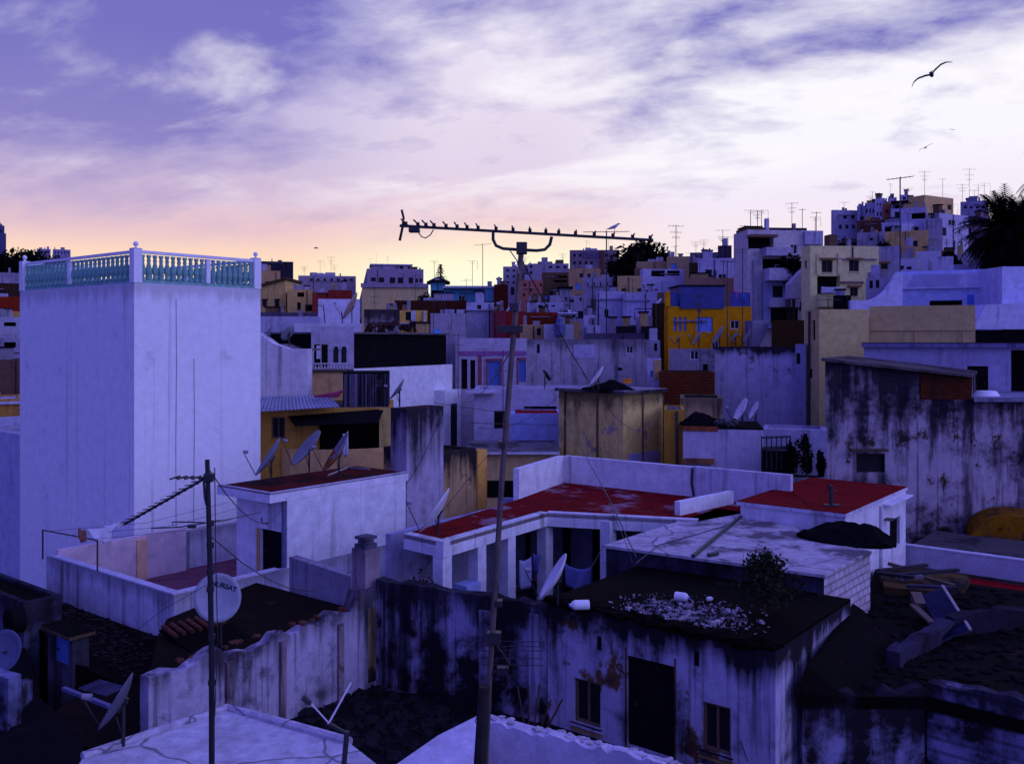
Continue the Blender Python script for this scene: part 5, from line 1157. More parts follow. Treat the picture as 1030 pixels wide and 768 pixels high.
# big tan house
tg = HB('tan_house', 'large plain tan house with a long blank upper wall and narrow side windows', 824, 50, 311, xR=874, xL=810, theta=6, base=-11, mat=plaster((.56,.50,.34),.15,.2,.04), roof=M_GREYROOF, ph=.3, wins=[(817,322,820,342,'E','L'),(814,371,817,380,'E','L')])
u1 = tg.a; H2 = HB('tan_long_house', 'long low tan wall with a moulding and two pilasters', 874.6, 50.8, 308, xR=981, b=5, theta=1, base=-9, mat=plaster((.56,.48,.32),.12,.18,.04), roof=M_GREYROOF, ph=.3)
H2.boxR('moulding', 875, 331, 980.5, 332.5, -.07, -.003); 
for x_ in (920, 968): H2.boxR('pilaster', x_, 333, x_+3, 346, -.06, -.003)
m = MB(); u_,z_ = tg.onL(815,313); m.tube([(-.06,u_,z_),(-.06,u_,1)], .07, 6); m.build('downpipe', M_METAL, tg.root)
wr2 = HB('door_house', 'white single-storey house with a dark doorway above the stained wall', 869, 44.5, 349, xR=1075, b=4, theta=-1, base=-6, mat=plaster((.50,.47,.66),.2,.35,.1), roof=M_TAR, ph=0, eave=(.1,.25,.22), eavemat=plaster((.22,.20,.36),.4,.5,.3), wins=[(973,368,994,400,'E'),(1017,352,1060,400,'v')])
# blue-white house with quilted parapet
bw_ = HB('blue_white_house', 'blue-washed white house with a low arch and ribbed parapet', 903, 64, 311, xR=1006, b=7, theta=-8, base=-6, mat=plaster((.50,.55,.88),.08,.12), roof=M_CONC, ph=.1, wins=[(935,302,968,313,'v')], top=64*(HY-273)/F)
bw_.boxR('parapet', 903, 273.5, 1006.5, 291, -.18, -.003, plaster((.62,.62,.84),.06,.1))
u0,_ = bw_.onR(909,0); mb = MB()
for i in range(26):
    ua, za = bw_.onR(914+i*1.9, 288); mb.beam((ua,-.2,za),(ua+.42,-.2,za+.85),.05,.03)
mb.build('relief', plaster((.50,.50,.74),.06,.1), bw_.root)
for x_ in (973, 991): bw_.boxR('blue_niche', x_, 298 if x_ > 980 else 296, x_+7, 303 if x_ > 980 else 307, -.02, -.003, flat((.10,.16,.62),.8))
HB('plain_white_house', 'plain bluish white house wall with a slanting lower edge at the right margin', 982, 58, 272, xR=1080, b=6, theta=-10, base=-6, mat=plaster((.58,.57,.82),.06,.12), roof=M_CONC, ph=.1) if False else None
t = thing('corner_white_house', 'plain bluish white house at the right margin with a sloping wing', 'house', W(990,340,57))
m = MB(); frontal([(1008,340),(1008,268),(1080,268),(1080,340)], 59, 5, m); m.build('wall', plaster((.60,.60,.84),.06,.12), t, world=True)
m = MB(); frontal([(981,331),(981,325),(993,306),(1080,303),(1080,331)], 57, 1.99, m); m.build('wing', plaster((.60,.60,.84),.06,.12), t, world=True)
m = MB(); frontal([(980,362),(980,332),(1080,332),(1080,362)], 57.2, 1.9, m); m.build('dark_base', M_TAR, t, world=True)
t = thing('curved_wall', 'white garden wall sweeping up in a curve above the long tan wall', 'wall', W(880,312,60))
pr = [(856,318),(856,302)]+[(870+33*i/8, 302-29*(i/8)**2.2) for i in range(9)]+[(908,275),(908,318)]
m = MB(); frontal(pr, 60, .4, m); m.build('wall', plaster((.62,.60,.84),.05,.1), t, world=True)
# dark sheds between retaining wall and tan house
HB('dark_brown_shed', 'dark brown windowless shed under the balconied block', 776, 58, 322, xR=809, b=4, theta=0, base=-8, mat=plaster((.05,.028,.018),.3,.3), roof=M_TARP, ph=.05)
t = thing('curved_buttress', 'grey curved buttress wall beside the yellow house', 'wall', W(765,345,59))
m = MB(); frontal([(757,350),(757,322),(774,322),(772,332),(768,340),(763,350)], 59, 2, m); m.build('wall', plaster((.30,.28,.36),.3,.4), t, world=True)
HB('narrow_grey_house', 'narrow blue-grey house end beside the tan house corner', 800, 51.5, 346, xR=811, b=3, theta=0, base=-11, mat=plaster((.36,.34,.50),.3,.4), roof=M_GREYROOF, wins=[(801,355,805,366,'x')])
# balconied apartment block
ab = HB('apartment_block', 'tall cream apartment block with stacked balconies and an awning', 752, 82, 231, xR=828, xL=738, theta=6, base=-6, mat=plaster((.66,.60,.58),.12,.25,.03), roof=M_TAR, ph=.25,
   wins=[(751.5,238,778,250,'v'),(795,246,802,255.5,'w'),(767,260,793,273,'v'),(775,288,785,300,'x'),(757,262,762,270,'x'),(780,266,790,273,'x')])
for (x0,y0,x1,y1,d_,c_) in ((766,250,792,258,1.2,(.50,.46,.56)),(767,271,798,283,1.6,(.58,.54,.64)),(770,300,800,309,1.0,(.50,.48,.62))): ab.boxR('balcony', x0,y0,x1,y1,-d_,-.003, plaster(c_,.15,.25))
ab.boxR('awning', 751, 237, 778, 239.2, -1.0, -.003, flat((.16,.08,.05),.8)); ab.boxR('lower_front', 766, 283.5, 799, 330, -.5, -.004, plaster((.40,.40,.64),.15,.2))
u0,z0 = ab.onR(775,299); u1,z1 = ab.onR(785,288); ab.box('window', u0,u1,-.54,-.502,z0,z1,M_PANE); u0,z0 = ab.onR(773,325); u1,z1 = ab.onR(800,310); ab.box('shop_shade_panel', u0,u1,-.53,-.502,z0,z1,M_DARK)  # shade of the shop opening put into a near-black panel
ab.boxR('side_pier', 757, 262, 763, 340, -.3, -.004, plaster((.40,.36,.44),.2,.3)); m = MB(); k0,k1 = ab.onR(775,218), ab.onR(778,230); ab.box('chimney', k0[0], k1[0], 1, 1.5, ab.h+.003, k0[1], white(.2,.3))
cm = MB(); ua,za = ab.onR(760,230); ub,zb2 = ab.onR(822,226); ab.box('roof_screen', ua, ub, 2.2, 5, ab.h+.003, ab.h+.5, plaster((.05,.04,.06),.3)); ab.box('penthouse', *(lambda a_,b2: (a_,b2))(ab.onR(808,0)[0], ab.onR(826,0)[0]), -.4, 3, ab.onR(0+810,246)[1], ab.onR(826,233)[1]-.02, plaster((.46,.44,.58),.2,.3))
sw = thing('outside_stair', 'pale sloping stair wall between the two cream blocks', 'stairs', W(805,300,78)); m = MB(); frontal([(795,300),(795,285),(806,273),(812,268),(814,275),(812,300)], 78, 1.5, m); m.build('wall', plaster((.50,.46,.54),.2,.2), sw, world=True)
for i in range(6): 
    q = W(797+i*2.4, 284-i*2.7, 79.6); MB().box(q.x-.12,q.x+.12,q.y,q.y+1,q.z-.25,q.z).build('step', M_CONC, sw, world=True)
cbk = HB('cream_house', 'square cream house with hooded windows and washing on its shaded balcony', 815, 74, 247, xR=884, xL=806, theta=5, base=-6, mat=plaster((.82,.76,.56),.1,.18,.03), roof=M_CONC, ph=.25,
   wins=[(826.5,261.5,837.5,274,'h'),(854,261.5,864,273,'h'),(822,277.5,845,301,'v'),(855,289,863,298,'h'),(809,262,811.5,270,'x','L')])
for x0,x1 in ((821,824.5),(842.5,846)): cbk.boxR('pilaster', x0, 255, x1, 276, -.12, -.003)
cbk.boxR('balcony', 822, 296, 840, 309, -.7, -.003); cbk.boxR('cornice', 845, 283, 868, 285, -.12, -.003, flat((.22,.14,.12),.8)); cbk.boxR('drainpipe', 857, 248, 858, 262, -.1, -.003, M_METAL)
cloth([W(826,288,72.9),W(845,288,72.9),W(845,294,72.9),W(826,295,72.9)],'white washing hung across the shaded cream balcony',M_SHEET,seed=31)
HB('wing_house', 'plain lavender wing right of the cream house', 883, 76, 248, xR=906, b=5, theta=3, base=-6, mat=lav, roof=M_GREYROOF, wins=[(886,265,893,271,'h'),(878,256,880,259,'d')])
HB('two_window_house', 'small grey house with a pair of dark windows above the curved garden wall', 871, 68, 280, xR=895, b=4, theta=4, base=-5, mat=plaster((.42,.39,.48),.2,.3), roof=M_METAL, ph=.05, wins=[(874.5,282,878,290,'x'),(881,281.5,884.5,289.5,'x')])
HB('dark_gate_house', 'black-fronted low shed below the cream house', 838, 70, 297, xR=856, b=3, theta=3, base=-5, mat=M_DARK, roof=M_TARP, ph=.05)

# ================================================================== THE RIGHT-HAND HILL
grid_w = lambda *a, **k: grid(*a, **k)
HB('hill_block', 'lavender end block of the stepped hilltop row with two rows of small windows', 838, 150, 211, xR=862, xL=836, theta=8, base=4, mat=plaster((.46,.42,.55),.2,.3), roof=M_TAR, wins=grid(846,214,862,222,2,1,'x')+grid(842,224,862,232,3,1,'x'))
HB('hill_block.1', 'stepped hilltop house with one dark window and a raised chimney corner', 862, 148, 207, xR=872, b=8, theta=8, base=4, mat=plaster((.50,.46,.58),.15,.3), roof=M_TAR, wins=grid(863,216,871,223,1,1,'x'))
HB('hill_block.2', 'stepped hilltop house with three little square windows in one row', 870, 146, 204, xR=882, b=8, theta=8, base=4, mat=plaster((.54,.50,.64),.15,.25), roof=M_CONC, wins=grid(870.5,208,880,216,3,1,'x'))
HB('hill_block.3', 'stepped hilltop house with two pairs of windows next to the rust-red stairwell', 880, 144, 199.5, xR=890, b=8, theta=8, base=4, mat=plaster((.54,.50,.64),.15,.25), roof=M_CONC, wins=grid(881,203,887,208,2,1,'x')+grid(881,211.5,888,219,2,1,'x'))
HB('rust_house', 'narrow rust-red house in the hilltop row behind the tall thin aerial', 888, 143, 205, xR=897, b=8, theta=8, base=4, mat=plaster((.32,.13,.10),.2,.3), roof=M_CONC, wins=grid(889,209,895,216,1,1,'x'))
HB('hill_top_house', 'white hilltop house with a dark roof awning beside the tan box house', 896, 141, 203, xR=921, b=9, theta=6, base=4, mat=plaster((.48,.45,.62),.2,.3), roof=M_TAR, wins=[(900,206,907,213,'v'),(911,209,917,214,'x')])
HB('cube_house', 'small white cube house on the hill crest', 905, 150, 196, xR=914, b=6, theta=8, base=8, mat=white(.2,.3), roof=M_CONC, wins=[(908,198,911,201,'x')])
HB('cube_house.1', 'tiny white cube house left of the crest chimney', 893, 152, 199, xR=902, b=6, theta=8, base=8, mat=white(.2,.3), roof=M_CONC)
u_ = H['hill_top_house']; u_.box('awning', 0, u_.a*.85, -1.6, -.003, u_.h-.35, u_.h-.1, M_TAR)
HB('tan_box_house', 'plain tan box house crowning the hill', 930, 135, 196, xR=959, xL=914, theta=30, base=6, mat=plaster((.62,.46,.30),.1,.15), roof=M_GREYROOF, wins=[(953,206,957,211,'x')])
HB('white_cliff_house', 'tall white house below the tan box with narrow upright windows', 945, 112, 214, xR=974, xL=931, theta=30, base=0, mat=plaster((.56,.52,.68),.15,.25), roof=M_CONC, wins=[(954,221,961,227,'w'),(969.5,223,971.5,227,'x'),(959,242,961,252,'x'),(966,243,968,252.5,'x'),(948,229,952,237,'x')])
HB('grey_cliff_house', 'grey blank house wall stepping down left of the tall white house', 931, 111, 220, xR=948, b=7, theta=4, base=0, mat=plaster((.40,.36,.46),.2,.35), roof=M_GREYROOF)
HB('shade_house', 'white house with a black shaded terrace under the dark awning row', 896, 125, 210, xR=932, b=7, theta=4, base=0, mat=plaster((.44,.41,.56),.2,.3), roof=M_TAR, wins=[(917,214,931,220,'v'),(900,213,905,219,'x')])
HB('glasshouse_house', 'white hillside house with a pale skylight on its terrace', 886, 118, 224, xR=930, b=7, theta=3, base=0, mat=plaster((.50,.48,.66),.2,.3), roof=M_CONC, wins=[(890,227,903,233,'v'),(919,228,924,232,'x')])
q = H['glasshouse_house'].onR(911,226); H['glasshouse_house'].box('skylight', q[0]-.5, q[0]+.9, -.7, -.003, q[1]-.9, q[1], M_WPLASTIC)
HB('ochre_hill_house', 'tan and ochre hillside house with a single dark window', 890, 108, 233, xR=934, b=6, theta=3, base=-2, mat=plaster((.52,.40,.26),.25,.35,0,.3,(.55,.32,.05)), roof=M_GREYROOF, wins=[(917,242,923,248,'x')])
HB('tan_lower_house', 'lower tan hillside house with a brown roof edge', 902, 102, 248, xR=921, b=5, theta=3, base=-2, mat=plaster((.42,.30,.25),.25,.3), roof=M_WOOD, ph=.1)
HB('grey_hill_house', 'greyish hillside house between dark trees and the ochre house', 862, 112, 234, xR=889, b=6, theta=3, base=-2, mat=plaster((.38,.34,.42),.3,.35), roof=M_GREYROOF, wins=[(875,239,878,242,'d')])
HB('red_terrace_house', 'dark hillside terrace house with rusty red panels under the window row', 862, 130, 222, xR=889, b=6, theta=6, base=0, mat=plaster((.12,.06,.06),.3,.3,0,.4,(.3,.08,.03)), roof=M_TAR, ph=.1)
HB('white_stack_house', 'white boxy house with cluttered roof just above the blue-washed house', 921, 92, 253, xR=947, b=5, theta=3, base=-3, mat=white(.12,.2), roof=M_CONC, wins=[(934,266,946,271,'v')])
HB('white_stack_house.1', 'low white house with a dark little terrace left of the boxy white house', 905, 90, 260, xR=922, b=5, theta=3, base=-3, mat=white(.15,.3), roof=M_CONC, wins=[(906,267,909,271,'d'),(912,268,917,271,'d')])
HB('brown_stack_house', 'rust-brown house squeezed right of the boxy white house', 947, 93, 252, xR=960, b=5, theta=3, base=-3, mat=plaster((.13,.05,.04),.3,.3), roof=M_TAR)
HB('white_tower_base', 'pale lower block under the narrow upright windows', 959, 96, 256, xR=976, b=5, theta=10, base=-3, mat=lav, roof=M_CONC)
HB('palm_foot_house', 'small white gabled house at the foot of the palm', 983, 84, 252, xR=999, b=4, theta=3, base=-3, mat=white(.1,.2), roof=M_CONC)
HB('palm_foot_house.1', 'low white house with a parapet and dark gap beside the palm', 972, 82, 259, xR=1012, b=4, theta=3, base=-3, mat=white(.12,.25), roof=M_CONC, wins=[(978,260,988,264,'v')])
HB('palm_foot_house.2', 'lowest long white wall under the palm', 958, 76, 266, xR=1025, b=4, theta=-2, base=-3, mat=plaster((.52,.50,.70),.1,.2), roof=M_CONC)
HB('far_crest_house', 'small bluish house with a water hut on the crest by the palm', 966, 150, 203, xR=994, b=7, theta=4, base=6, mat=plaster((.34,.31,.44),.2,.3), roof=M_TAR, wins=grid(968,206,992,211,4,1,'x'))
u_ = H['far_crest_house']; k0,k1 = u_.onR(975,197), u_.onR(983,203); u_.box('roof_hut', k0[0],k1[0],.5,3,u_.h+.003,k0[1],plaster((.25,.22,.33),.2,.3))
HB('mauve_crest_house', 'mauve house right of the narrow upright windows half behind the palm', 974, 118, 218, xR=996, b=7, theta=4, base=0, mat=plaster((.34,.24,.28),.2,.3), roof=M_GREYROOF, wins=[(974,229,977,235,'x'),(980,239,986,243,'x')])

# ================================================================== THE MIDDLE SLOPE
HB('slope_house', 'bright white house with an open top terrace above the yellow house', 647, 112, 270.5, xR=688, xL=645, theta=4, base=-4, mat=plaster((.58,.55,.74),.08,.15), roof=M_CONC, ph=.1, wins=[(655,271.5,669,278,'v'),(671,272,684,277,'v'),(654.5,289,656,295,'x')])
q = H['slope_house'].onR(658,292); H['slope_house'].box('red_notice', q[0],q[0]+.45,-.05,-.003,q[1],q[1]+.2,flat((.4,.05,.12),.7))
HB('tan_slope_house', 'tan windowless house under the dark round tree', 621, 120, 277.5, xR=648, b=7, theta=6, base=-4, mat=plaster((.50,.39,.28),.15,.25), roof=M_GREYROOF, wins=[(625,290,630,293,'d'),(641,290,645,293,'d')])
HB('tan_top_house', 'upper tan house behind the open white terrace', 640, 126, 263, xR=672, b=7, theta=6, base=0, mat=plaster((.38,.28,.26),.2,.3), roof=M_GREYROOF)
HB('terrace_slope_house', 'wide white house with a ladder frame on its lower terrace', 627, 94, 294, xR=662, b=6, theta=2, base=-6, mat=plaster((.50,.47,.66),.12,.25), roof=M_CONC, wins=[])
k = H['terrace_slope_house']; k.boxR('cornice', 627.5, 301.5, 654, 303, -.15, -.003, plaster((.30,.28,.4),.2)); k.boxR('terrace_wall', 626, 317.5, 657, 327, -1.2, -.003, plaster((.56,.53,.72),.1,.2))
fr = thing('pipe_frame', 'rectangular iron frame on the terrace of the wide white house', 'frame', W(648,320,92.6))
m = MB(); q = [W(x,y,92.6) for x,y in ((638.5,321),(638.5,310.5),(656,310.5),(656,321))]; m.tube(q, .06, 5); m.build('rail', M_METAL, fr, world=True)
HB('square_tower_house', 'square white house with a flat cornice and a black door on the slope', 600, 96, 293, xR=627, b=6, theta=2, base=-6, mat=plaster((.52,.49,.66),.12,.25), roof=M_CONC, wins=[(608,311,612,319,'E')])
k = H['square_tower_house']; k.boxR('cornice', 599.5, 300, 626.8, 301.5, -.2, -.003, plaster((.34,.31,.44),.2))
HB('white_step_house', 'narrow white house stepping down left of the square white house', 587, 90, 317, xR=600, b=4, theta=3, base=-7, mat=plaster((.54,.51,.70),.1,.2), roof=M_CONC)
HB('white_step_house.1', 'low white shelf house right below the narrow stepped one', 590, 86, 327, xR=604, b=4, theta=3, base=-7, mat=plaster((.50,.47,.66),.1,.2), roof=M_CONC)
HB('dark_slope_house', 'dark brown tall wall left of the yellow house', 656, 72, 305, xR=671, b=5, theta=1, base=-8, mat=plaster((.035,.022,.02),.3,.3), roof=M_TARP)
HB('dark_wall_house', 'long black shaded wall under the white terrace', 612, 68, 328, xR=660, b=5, theta=2, base=-8, mat=plaster((.03,.025,.035),.3,.3), roof=M_TARP)  # near-black tone is the plaster colour itself
HB('junk_roof_house', 'low house with a clutter of dark junk on its roof above the grey stained wall', 590, 66, 335, xR=648, b=4, theta=1, base=-9, mat=plaster((.12,.10,.15),.3,.3), roof=M_TAR, ph=.05)
HB('pale_edge_house', 'small pale house with purple laundry right of the long grey wall', 651, 58.5, 342, xR=664, b=3, theta=1, base=-10, mat=plaster((.36,.32,.44),.2,.3), roof=M_GREYROOF, wins=[(658,345,661,353,'E')])
HB('blue_door_house', 'little white and tan house with a blue shutter below the pale one', 651, 50, 361, xR=665, b=3, theta=1, base=-10, mat=plaster((.46,.44,.60),.15,.3), roof=M_CONC, wins=[(654,373,657,379,'b')])
k = H['blue_door_house']; k.boxR('tan_side', 658, 362, 664.5, 381, -.04, -.003, plaster((.48,.34,.24),.15,.3))
HB('far_apartments', 'brown multi-storey apartment building beside the dark round tree', 573, 225, 251.5, xR=622, b=14, theta=4, base=4, mat=plaster((.26,.18,.22),.15,.25), roof=M_TAR, wins=grid(575,253,598,268,4,2,'x',hf=.42)+grid(606,253,622,269,2,2,'x',hf=.35))
k = H['far_apartments']; a0,a1 = k.onR(589,249), k.onR(601,252); k.box('roof_hut', a0[0],a1[0],2,6,k.h+.003,a0[1],lav); k.boxR('recess_shade', 586, 253.5, 605, 260, -.1, -.003, plaster((.14,.11,.2),.2)); k.boxR('stair_bay', 604, 252.5, 607.5, 276, -.5, -.003, plaster((.14,.06,.07),.2))  # shade of the set-back part put into a darker panel standing proud
HB('far_apartments.1', 'grey four-storey building with two columns of windows behind the leaning pipe', 506, 200, 268, xR=521, b=12, theta=3, base=2, mat=plaster((.38,.34,.40),.15,.25), roof=M_TAR, wins=grid(507.5,269,520,287,2,3,'x',hf=.34,wf=.4))
HB('far_apartments.2', 'grey building part right of the leaning pipe with three window pairs', 522, 202, 266, xR=533, b=12, theta=3, base=2, mat=plaster((.36,.31,.38),.15,.25), roof=M_TAR, wins=grid(523,268,532,288,2,3,'x',hf=.34,wf=.4))
HB('far_ridge_house', 'pale ridge house crowned by small roof huts between the apartment buildings', 531, 195, 265, xR=572, b=12, theta=3, base=2, mat=plaster((.36,.31,.40),.2,.3), roof=M_GREYROOF, wins=grid(531.5,265,537,277,1,2,'x')+grid(550,266,572,271,3,1,'x'))
k = H['far_ridge_house']
for x0,x1,y in ((541,556,262),(545,551,258),(559,566,261.5)): a0,a1 = k.onR(x0,y), k.onR(x1,y); k.box('roof_hut', a0[0],a1[0],1+(x1-x0)*.1,5,k.h+.003,a0[1],plaster((.34,.30,.42),.2))
HB('brown_roof_house', 'brown house with dark timber verandas below the ridge houses', 545, 160, 274, xR=573, b=9, theta=3, base=0, mat=plaster((.12,.08,.07),.2,.3), roof=M_TARP, wins=grid(556,276,572,285,1,2,'v',wf=.8))
HB('tan_terrace_house', 'tan house with two dark windows under the brown apartments', 572, 150, 270, xR=604, b=8, theta=3, base=-2, mat=plaster((.40,.29,.25),.2,.3), roof=M_GREYROOF, wins=[(583,275,586.5,279,'x'),(591,275,594,279,'x')])
HB('grey_slope_house', 'grey speckled house under the tan house with two windows', 586, 132, 279, xR=616, b=8, theta=3, base=-4, mat=plaster((.38,.34,.44),.3,.4), roof=M_GREYROOF, wins=grid(588,282,614,290,4,1,'d',wf=.2))
HB('pink_house', 'dull pink house with scattered small windows right of the leaning pipe', 523, 140, 282, xR=546, b=8, theta=4, base=-3, mat=plaster((.40,.15,.19),.15,.25), roof=M_GREYROOF, wins=[(526.5,285,529,288,'d'),(543,285,545,288,'d'),(532.5,290,535,293,'d'),(526,295,528,298,'d')])
HB('mushroom_house', 'grey house with a wide flat-capped stair tower', 553, 120, 297, xR=590, b=7, theta=3, base=-4, mat=plaster((.40,.35,.46),.25,.35), roof=M_GREYROOF, wins=[(568,299,570,302,'d'),(573,301,577,304,'d'),(583,299,585,303,'d')])
k = H['mushroom_house']; a0,a1 = k.onR(563,290), k.onR(574,297); k.box('stair_tower', a0[0],a1[0],.3,3,k.h+.003,a0[1],plaster((.36,.32,.42),.2)); k.box('tower_cap', a0[0]-.3,a1[0]+.3,0,3.3,a0[1]+.003,a0[1]+.25,M_TAR)
HB('balustrade_house', 'pale blue-white house with a long striped terrace rail', 530, 104, 304, xR=567, b=6, theta=3, base=-5, mat=plaster((.46,.46,.64),.2,.3), roof=M_CONC, wins=grid(533,306,560,309,4,1,'d',wf=.6))
HB('brick_red_house', 'dark brick-red windowless house in the middle of the slope', 526, 92, 314, xR=561, b=6, theta=3, base=-6, mat=plaster((.20,.03,.02),.25,.35), roof=M_MOSS, ph=.1)
HB('dome_hut_house', 'small white hut with a low hipped roof next to the brick-red house', 562, 88, 316, xR=580, b=4, theta=3, base=-6, mat=plaster((.46,.42,.56),.15,.25), roof=M_CONC, ph=0, wins=[(575,316.5,579,321,'x')])
k = H['dome_hut_house']; m = MB(); m.add([(-.15,-.15,k.h+.07),(k.a+.15,-.15,k.h+.07),(k.a+.15,k.b,k.h+.07),(-.15,k.b,k.h+.07),(k.a/2,k.b/2,k.h+.55)],((3,2,1,0),(0,1,4),(1,2,4),(2,3,4),(3,0,4))); m.build('hipped_roof', white(.1,.2), k.root)
HB('tan_hut_base', 'tan lower storey under the hipped hut', 562, 84, 323.5, xR=584, b=4, theta=3, base=-7, mat=plaster((.36,.26,.20),.25,.3), roof=M_GREYROOF)
HB('pale_wide_house', 'pale wide house with a bluish lantern turret', 547, 76, 326, xR=577, b=5, theta=3, base=-8, mat=plaster((.48,.45,.56),.2,.4), roof=M_GREYROOF)
k = H['pale_wide_house']; u_,z_ = k.onR(563,326); m = MB(); m.lathe([(.45,-.9),(.45,.0),(.3,.1),(.28,.45),(.1,.6),(.05,.8)], (u_,-.3,z_), 8); m.build('turret', flat((.10,.12,.28),.7), k.root)
HB('tan_mid_house', 'tan low house right behind the leaning pipe with a dark ladder', 523, 78, 326.5, xR=549, b=5, theta=3, base=-8, mat=plaster((.44,.32,.26),.2,.35), roof=M_GREYROOF, wins=[(540,330,544,337,'x')])
HB('maroon_house', 'flat maroon wall left of the leaning pipe', 495, 80, 312.5, xR=509, b=5, theta=2, base=-8, mat=plaster((.20,.035,.09),.12,.2), roof=M_GREYROOF)
HB('crimson_house', 'crimson house end right beside the leaning pipe', 509, 84, 313, xR=527, b=5, theta=2, base=-8, mat=plaster((.24,.03,.05),.2,.3), roof=M_GREYROOF)
HB('white_flank_house', 'wide white house with a small twin window and streaked wall below the turquoise house', 469, 82, 304, xR=497, b=6, theta=2, base=-8, mat=plaster((.48,.45,.60),.15,.4), roof=M_CONC, ph=.2, wins=[(480,306.5,484,311.5,'x')])
k = H['white_flank_house']; k.boxR('ledge', 468, 311, 498, 312, -.3, -.003)
HB('grey_flank_house', 'grey-white low house with a sloping wall above the striped house', 433, 78, 315, xR=470, b=6, theta=2, base=-8, mat=plaster((.46,.42,.54),.2,.45,.1), roof=M_GREYROOF)
HB('oxblood_house', 'dark oxblood brick house wall with a black edge near the leaning pipe', 497, 100, 286, xR=511, b=7, theta=2, base=-6, mat=plaster((.09,.018,.018),.2,.3,brick=.5), roof=M_MOSS)
tq = HB('turquoise_house', 'turquoise house with a broad flat eave and black openings', 448, 106, 290, xR=497, b=7, theta=2, base=-5, mat=plaster((.10,.36,.50),.12,.25), roof=M_TARP, ph=0, eave=(.3,.8,.25), eavemat=flat((.40,.42,.5),.8), wins=[(461,297,468,303,'x'),(480,296,487,303,'x')])
tq.boxR('end_bay', 487.5, 289.5, 496.5, 303, -.6, -.003, plaster((.22,.50,.66),.1,.2))
HB('turquoise_roof_house', 'turquoise house with a dark pyramid roof below the small conifer', 433, 116, 284, xR=448, b=6, theta=3, base=-4, mat=plaster((.12,.36,.48),.12,.25), roof=M_TARP, ph=0, wins=[(434,292,447,301,'v')])
k = H['turquoise_roof_house']; m = MB(); m.add([(-.5,-.5,k.h+.07),(k.a+.6,-.5,k.h+.07),(k.a+.6,k.b,k.h+.07),(-.5,k.b,k.h+.07),(k.a*.5,k.b*.4,k.h+.95)],((3,2,1,0),(0,1,4),(1,2,4),(2,3,4),(3,0,4))); m.build('pyramid_roof', M_TARP, k.root)
HB('brown_band_house', 'long dark brown shaded wall under the turquoise houses', 397, 88, 302, xR=470, b=6, theta=2, base=-7, mat=plaster((.06,.02,.018),.3,.3), roof=M_MOSS, ph=.05)  # dark brown tone comes from the plaster colour
HB('tan_hall_house', 'wide plain tan hall below the mauve apartments', 364, 140, 285, xR=431, b=10, theta=3, base=-3, mat=plaster((.58,.50,.38),.1,.2), roof=M_GREYROOF, ph=.1)
k = H['tan_hall_house']; k.boxR('cornice', 363, 285.2, 431, 289, -.3, -.003, plaster((.36,.30,.38),.2,.3))
HB('mauve_apartments', 'mauve apartment building with dark window row and set-back top floor', 369, 175, 270, xR=426, xL=357, theta=10, base=2, mat=plaster((.36,.28,.38),.12,.2), roof=M_GREYROOF, wins=[(373,279,378,283,'x'),(381,279,386.5,284,'x'),(392,279,397.5,285,'x'),(400,279,405.5,285,'x'),(411,279,415.5,285,'x'),(418,280,420.5,284,'x'),(422,280,424.5,284,'x')])
k = H['mauve_apartments']; a0,a1 = k.onR(374,266), k.onR(414,270); k.box('top_floor', a0[0],a1[0],1.5,9,k.h+.003,a0[1],plaster((.40,.33,.42),.1,.2)); 
for x0,x1 in ((389,393),(395.5,400.5),(402.5,406),(411,413)): u0,_=k.onR(x0,0); u1,_=k.onR(x1,0); k.box('window',u0,u1,1.46,1.498,k.h+.15,a0[1]-.12,M_PANE if x0 != 395.5 else flat((.25,.06,.05),.8))
k.box('roof_slab', a0[0]-.3,a1[0]+.3,1.2,9.3,a0[1]+.003,a0[1]+.25,lav)
HB('far_row_house', 'long far terrace row with little windows behind the windowless white box', 300, 185, 277, xR=358, b=10, theta=3, base=2, mat=plaster((.38,.31,.38),.15,.25), roof=M_GREYROOF, wins=grid(310,279,357,284,7,1,'x'))
k = H['far_row_house']
for x0,x1,y in ((312,319,273.5),(320,325,274),(327,337,273.5)): a0,a1 = k.onR(x0,y), k.onR(x1,y); k.box('roof_hut', a0[0],a1[0],1,4,k.h+.003,a0[1],lav)
HB('dark_apartments', 'black silhouetted apartment slab behind the tan gabled house', 258, 250, 262.5, xR=295, b=12, theta=4, base=2, mat=plaster((.035,.028,.05),.1,.1), roof=M_TAR, wins=grid(262,264,294,275,8,3,'x',hf=.4))  # blackness is the colour of its plaster
t = thing('gabled_house', 'tan gabled house with two dark windows left of centre', 'house', W(262,313,112))
m = MB(); frontal([(255,330),(255,290),(287,280.5),(288,330)], 112, 8, m); m.build('wall', plaster((.60,.46,.26),.15,.25), t, world=True)
m = MB(); frontal([(253,290.5),(253,288),(288,278.5),(288,281)], 111.6, 8.6, m); m.build('roof', plaster((.08,.05,.05),.3), t, world=True)
for x0 in (264.,276.5): m = MB(); frontal([(x0,308),(x0+4,308),(x0+4,301),(x0,301)], 111.9, .097, m); w_ = m.build('window', M_PANE, t, world=True); m = MB(); frontal([(x0-.8,301),(x0+4.8,301),(x0+4.8,300.3),(x0-.8,300.3)], 111.7, .29, m); m.build('lintel', M_WOOD, w_, world=True)
HB('upper_gable_house', 'upper tan house showing above the gabled roof', 256, 135, 272, xR=282, b=8, theta=5, base=0, mat=plaster((.50,.34,.25),.15,.25), roof=M_GREYROOF)
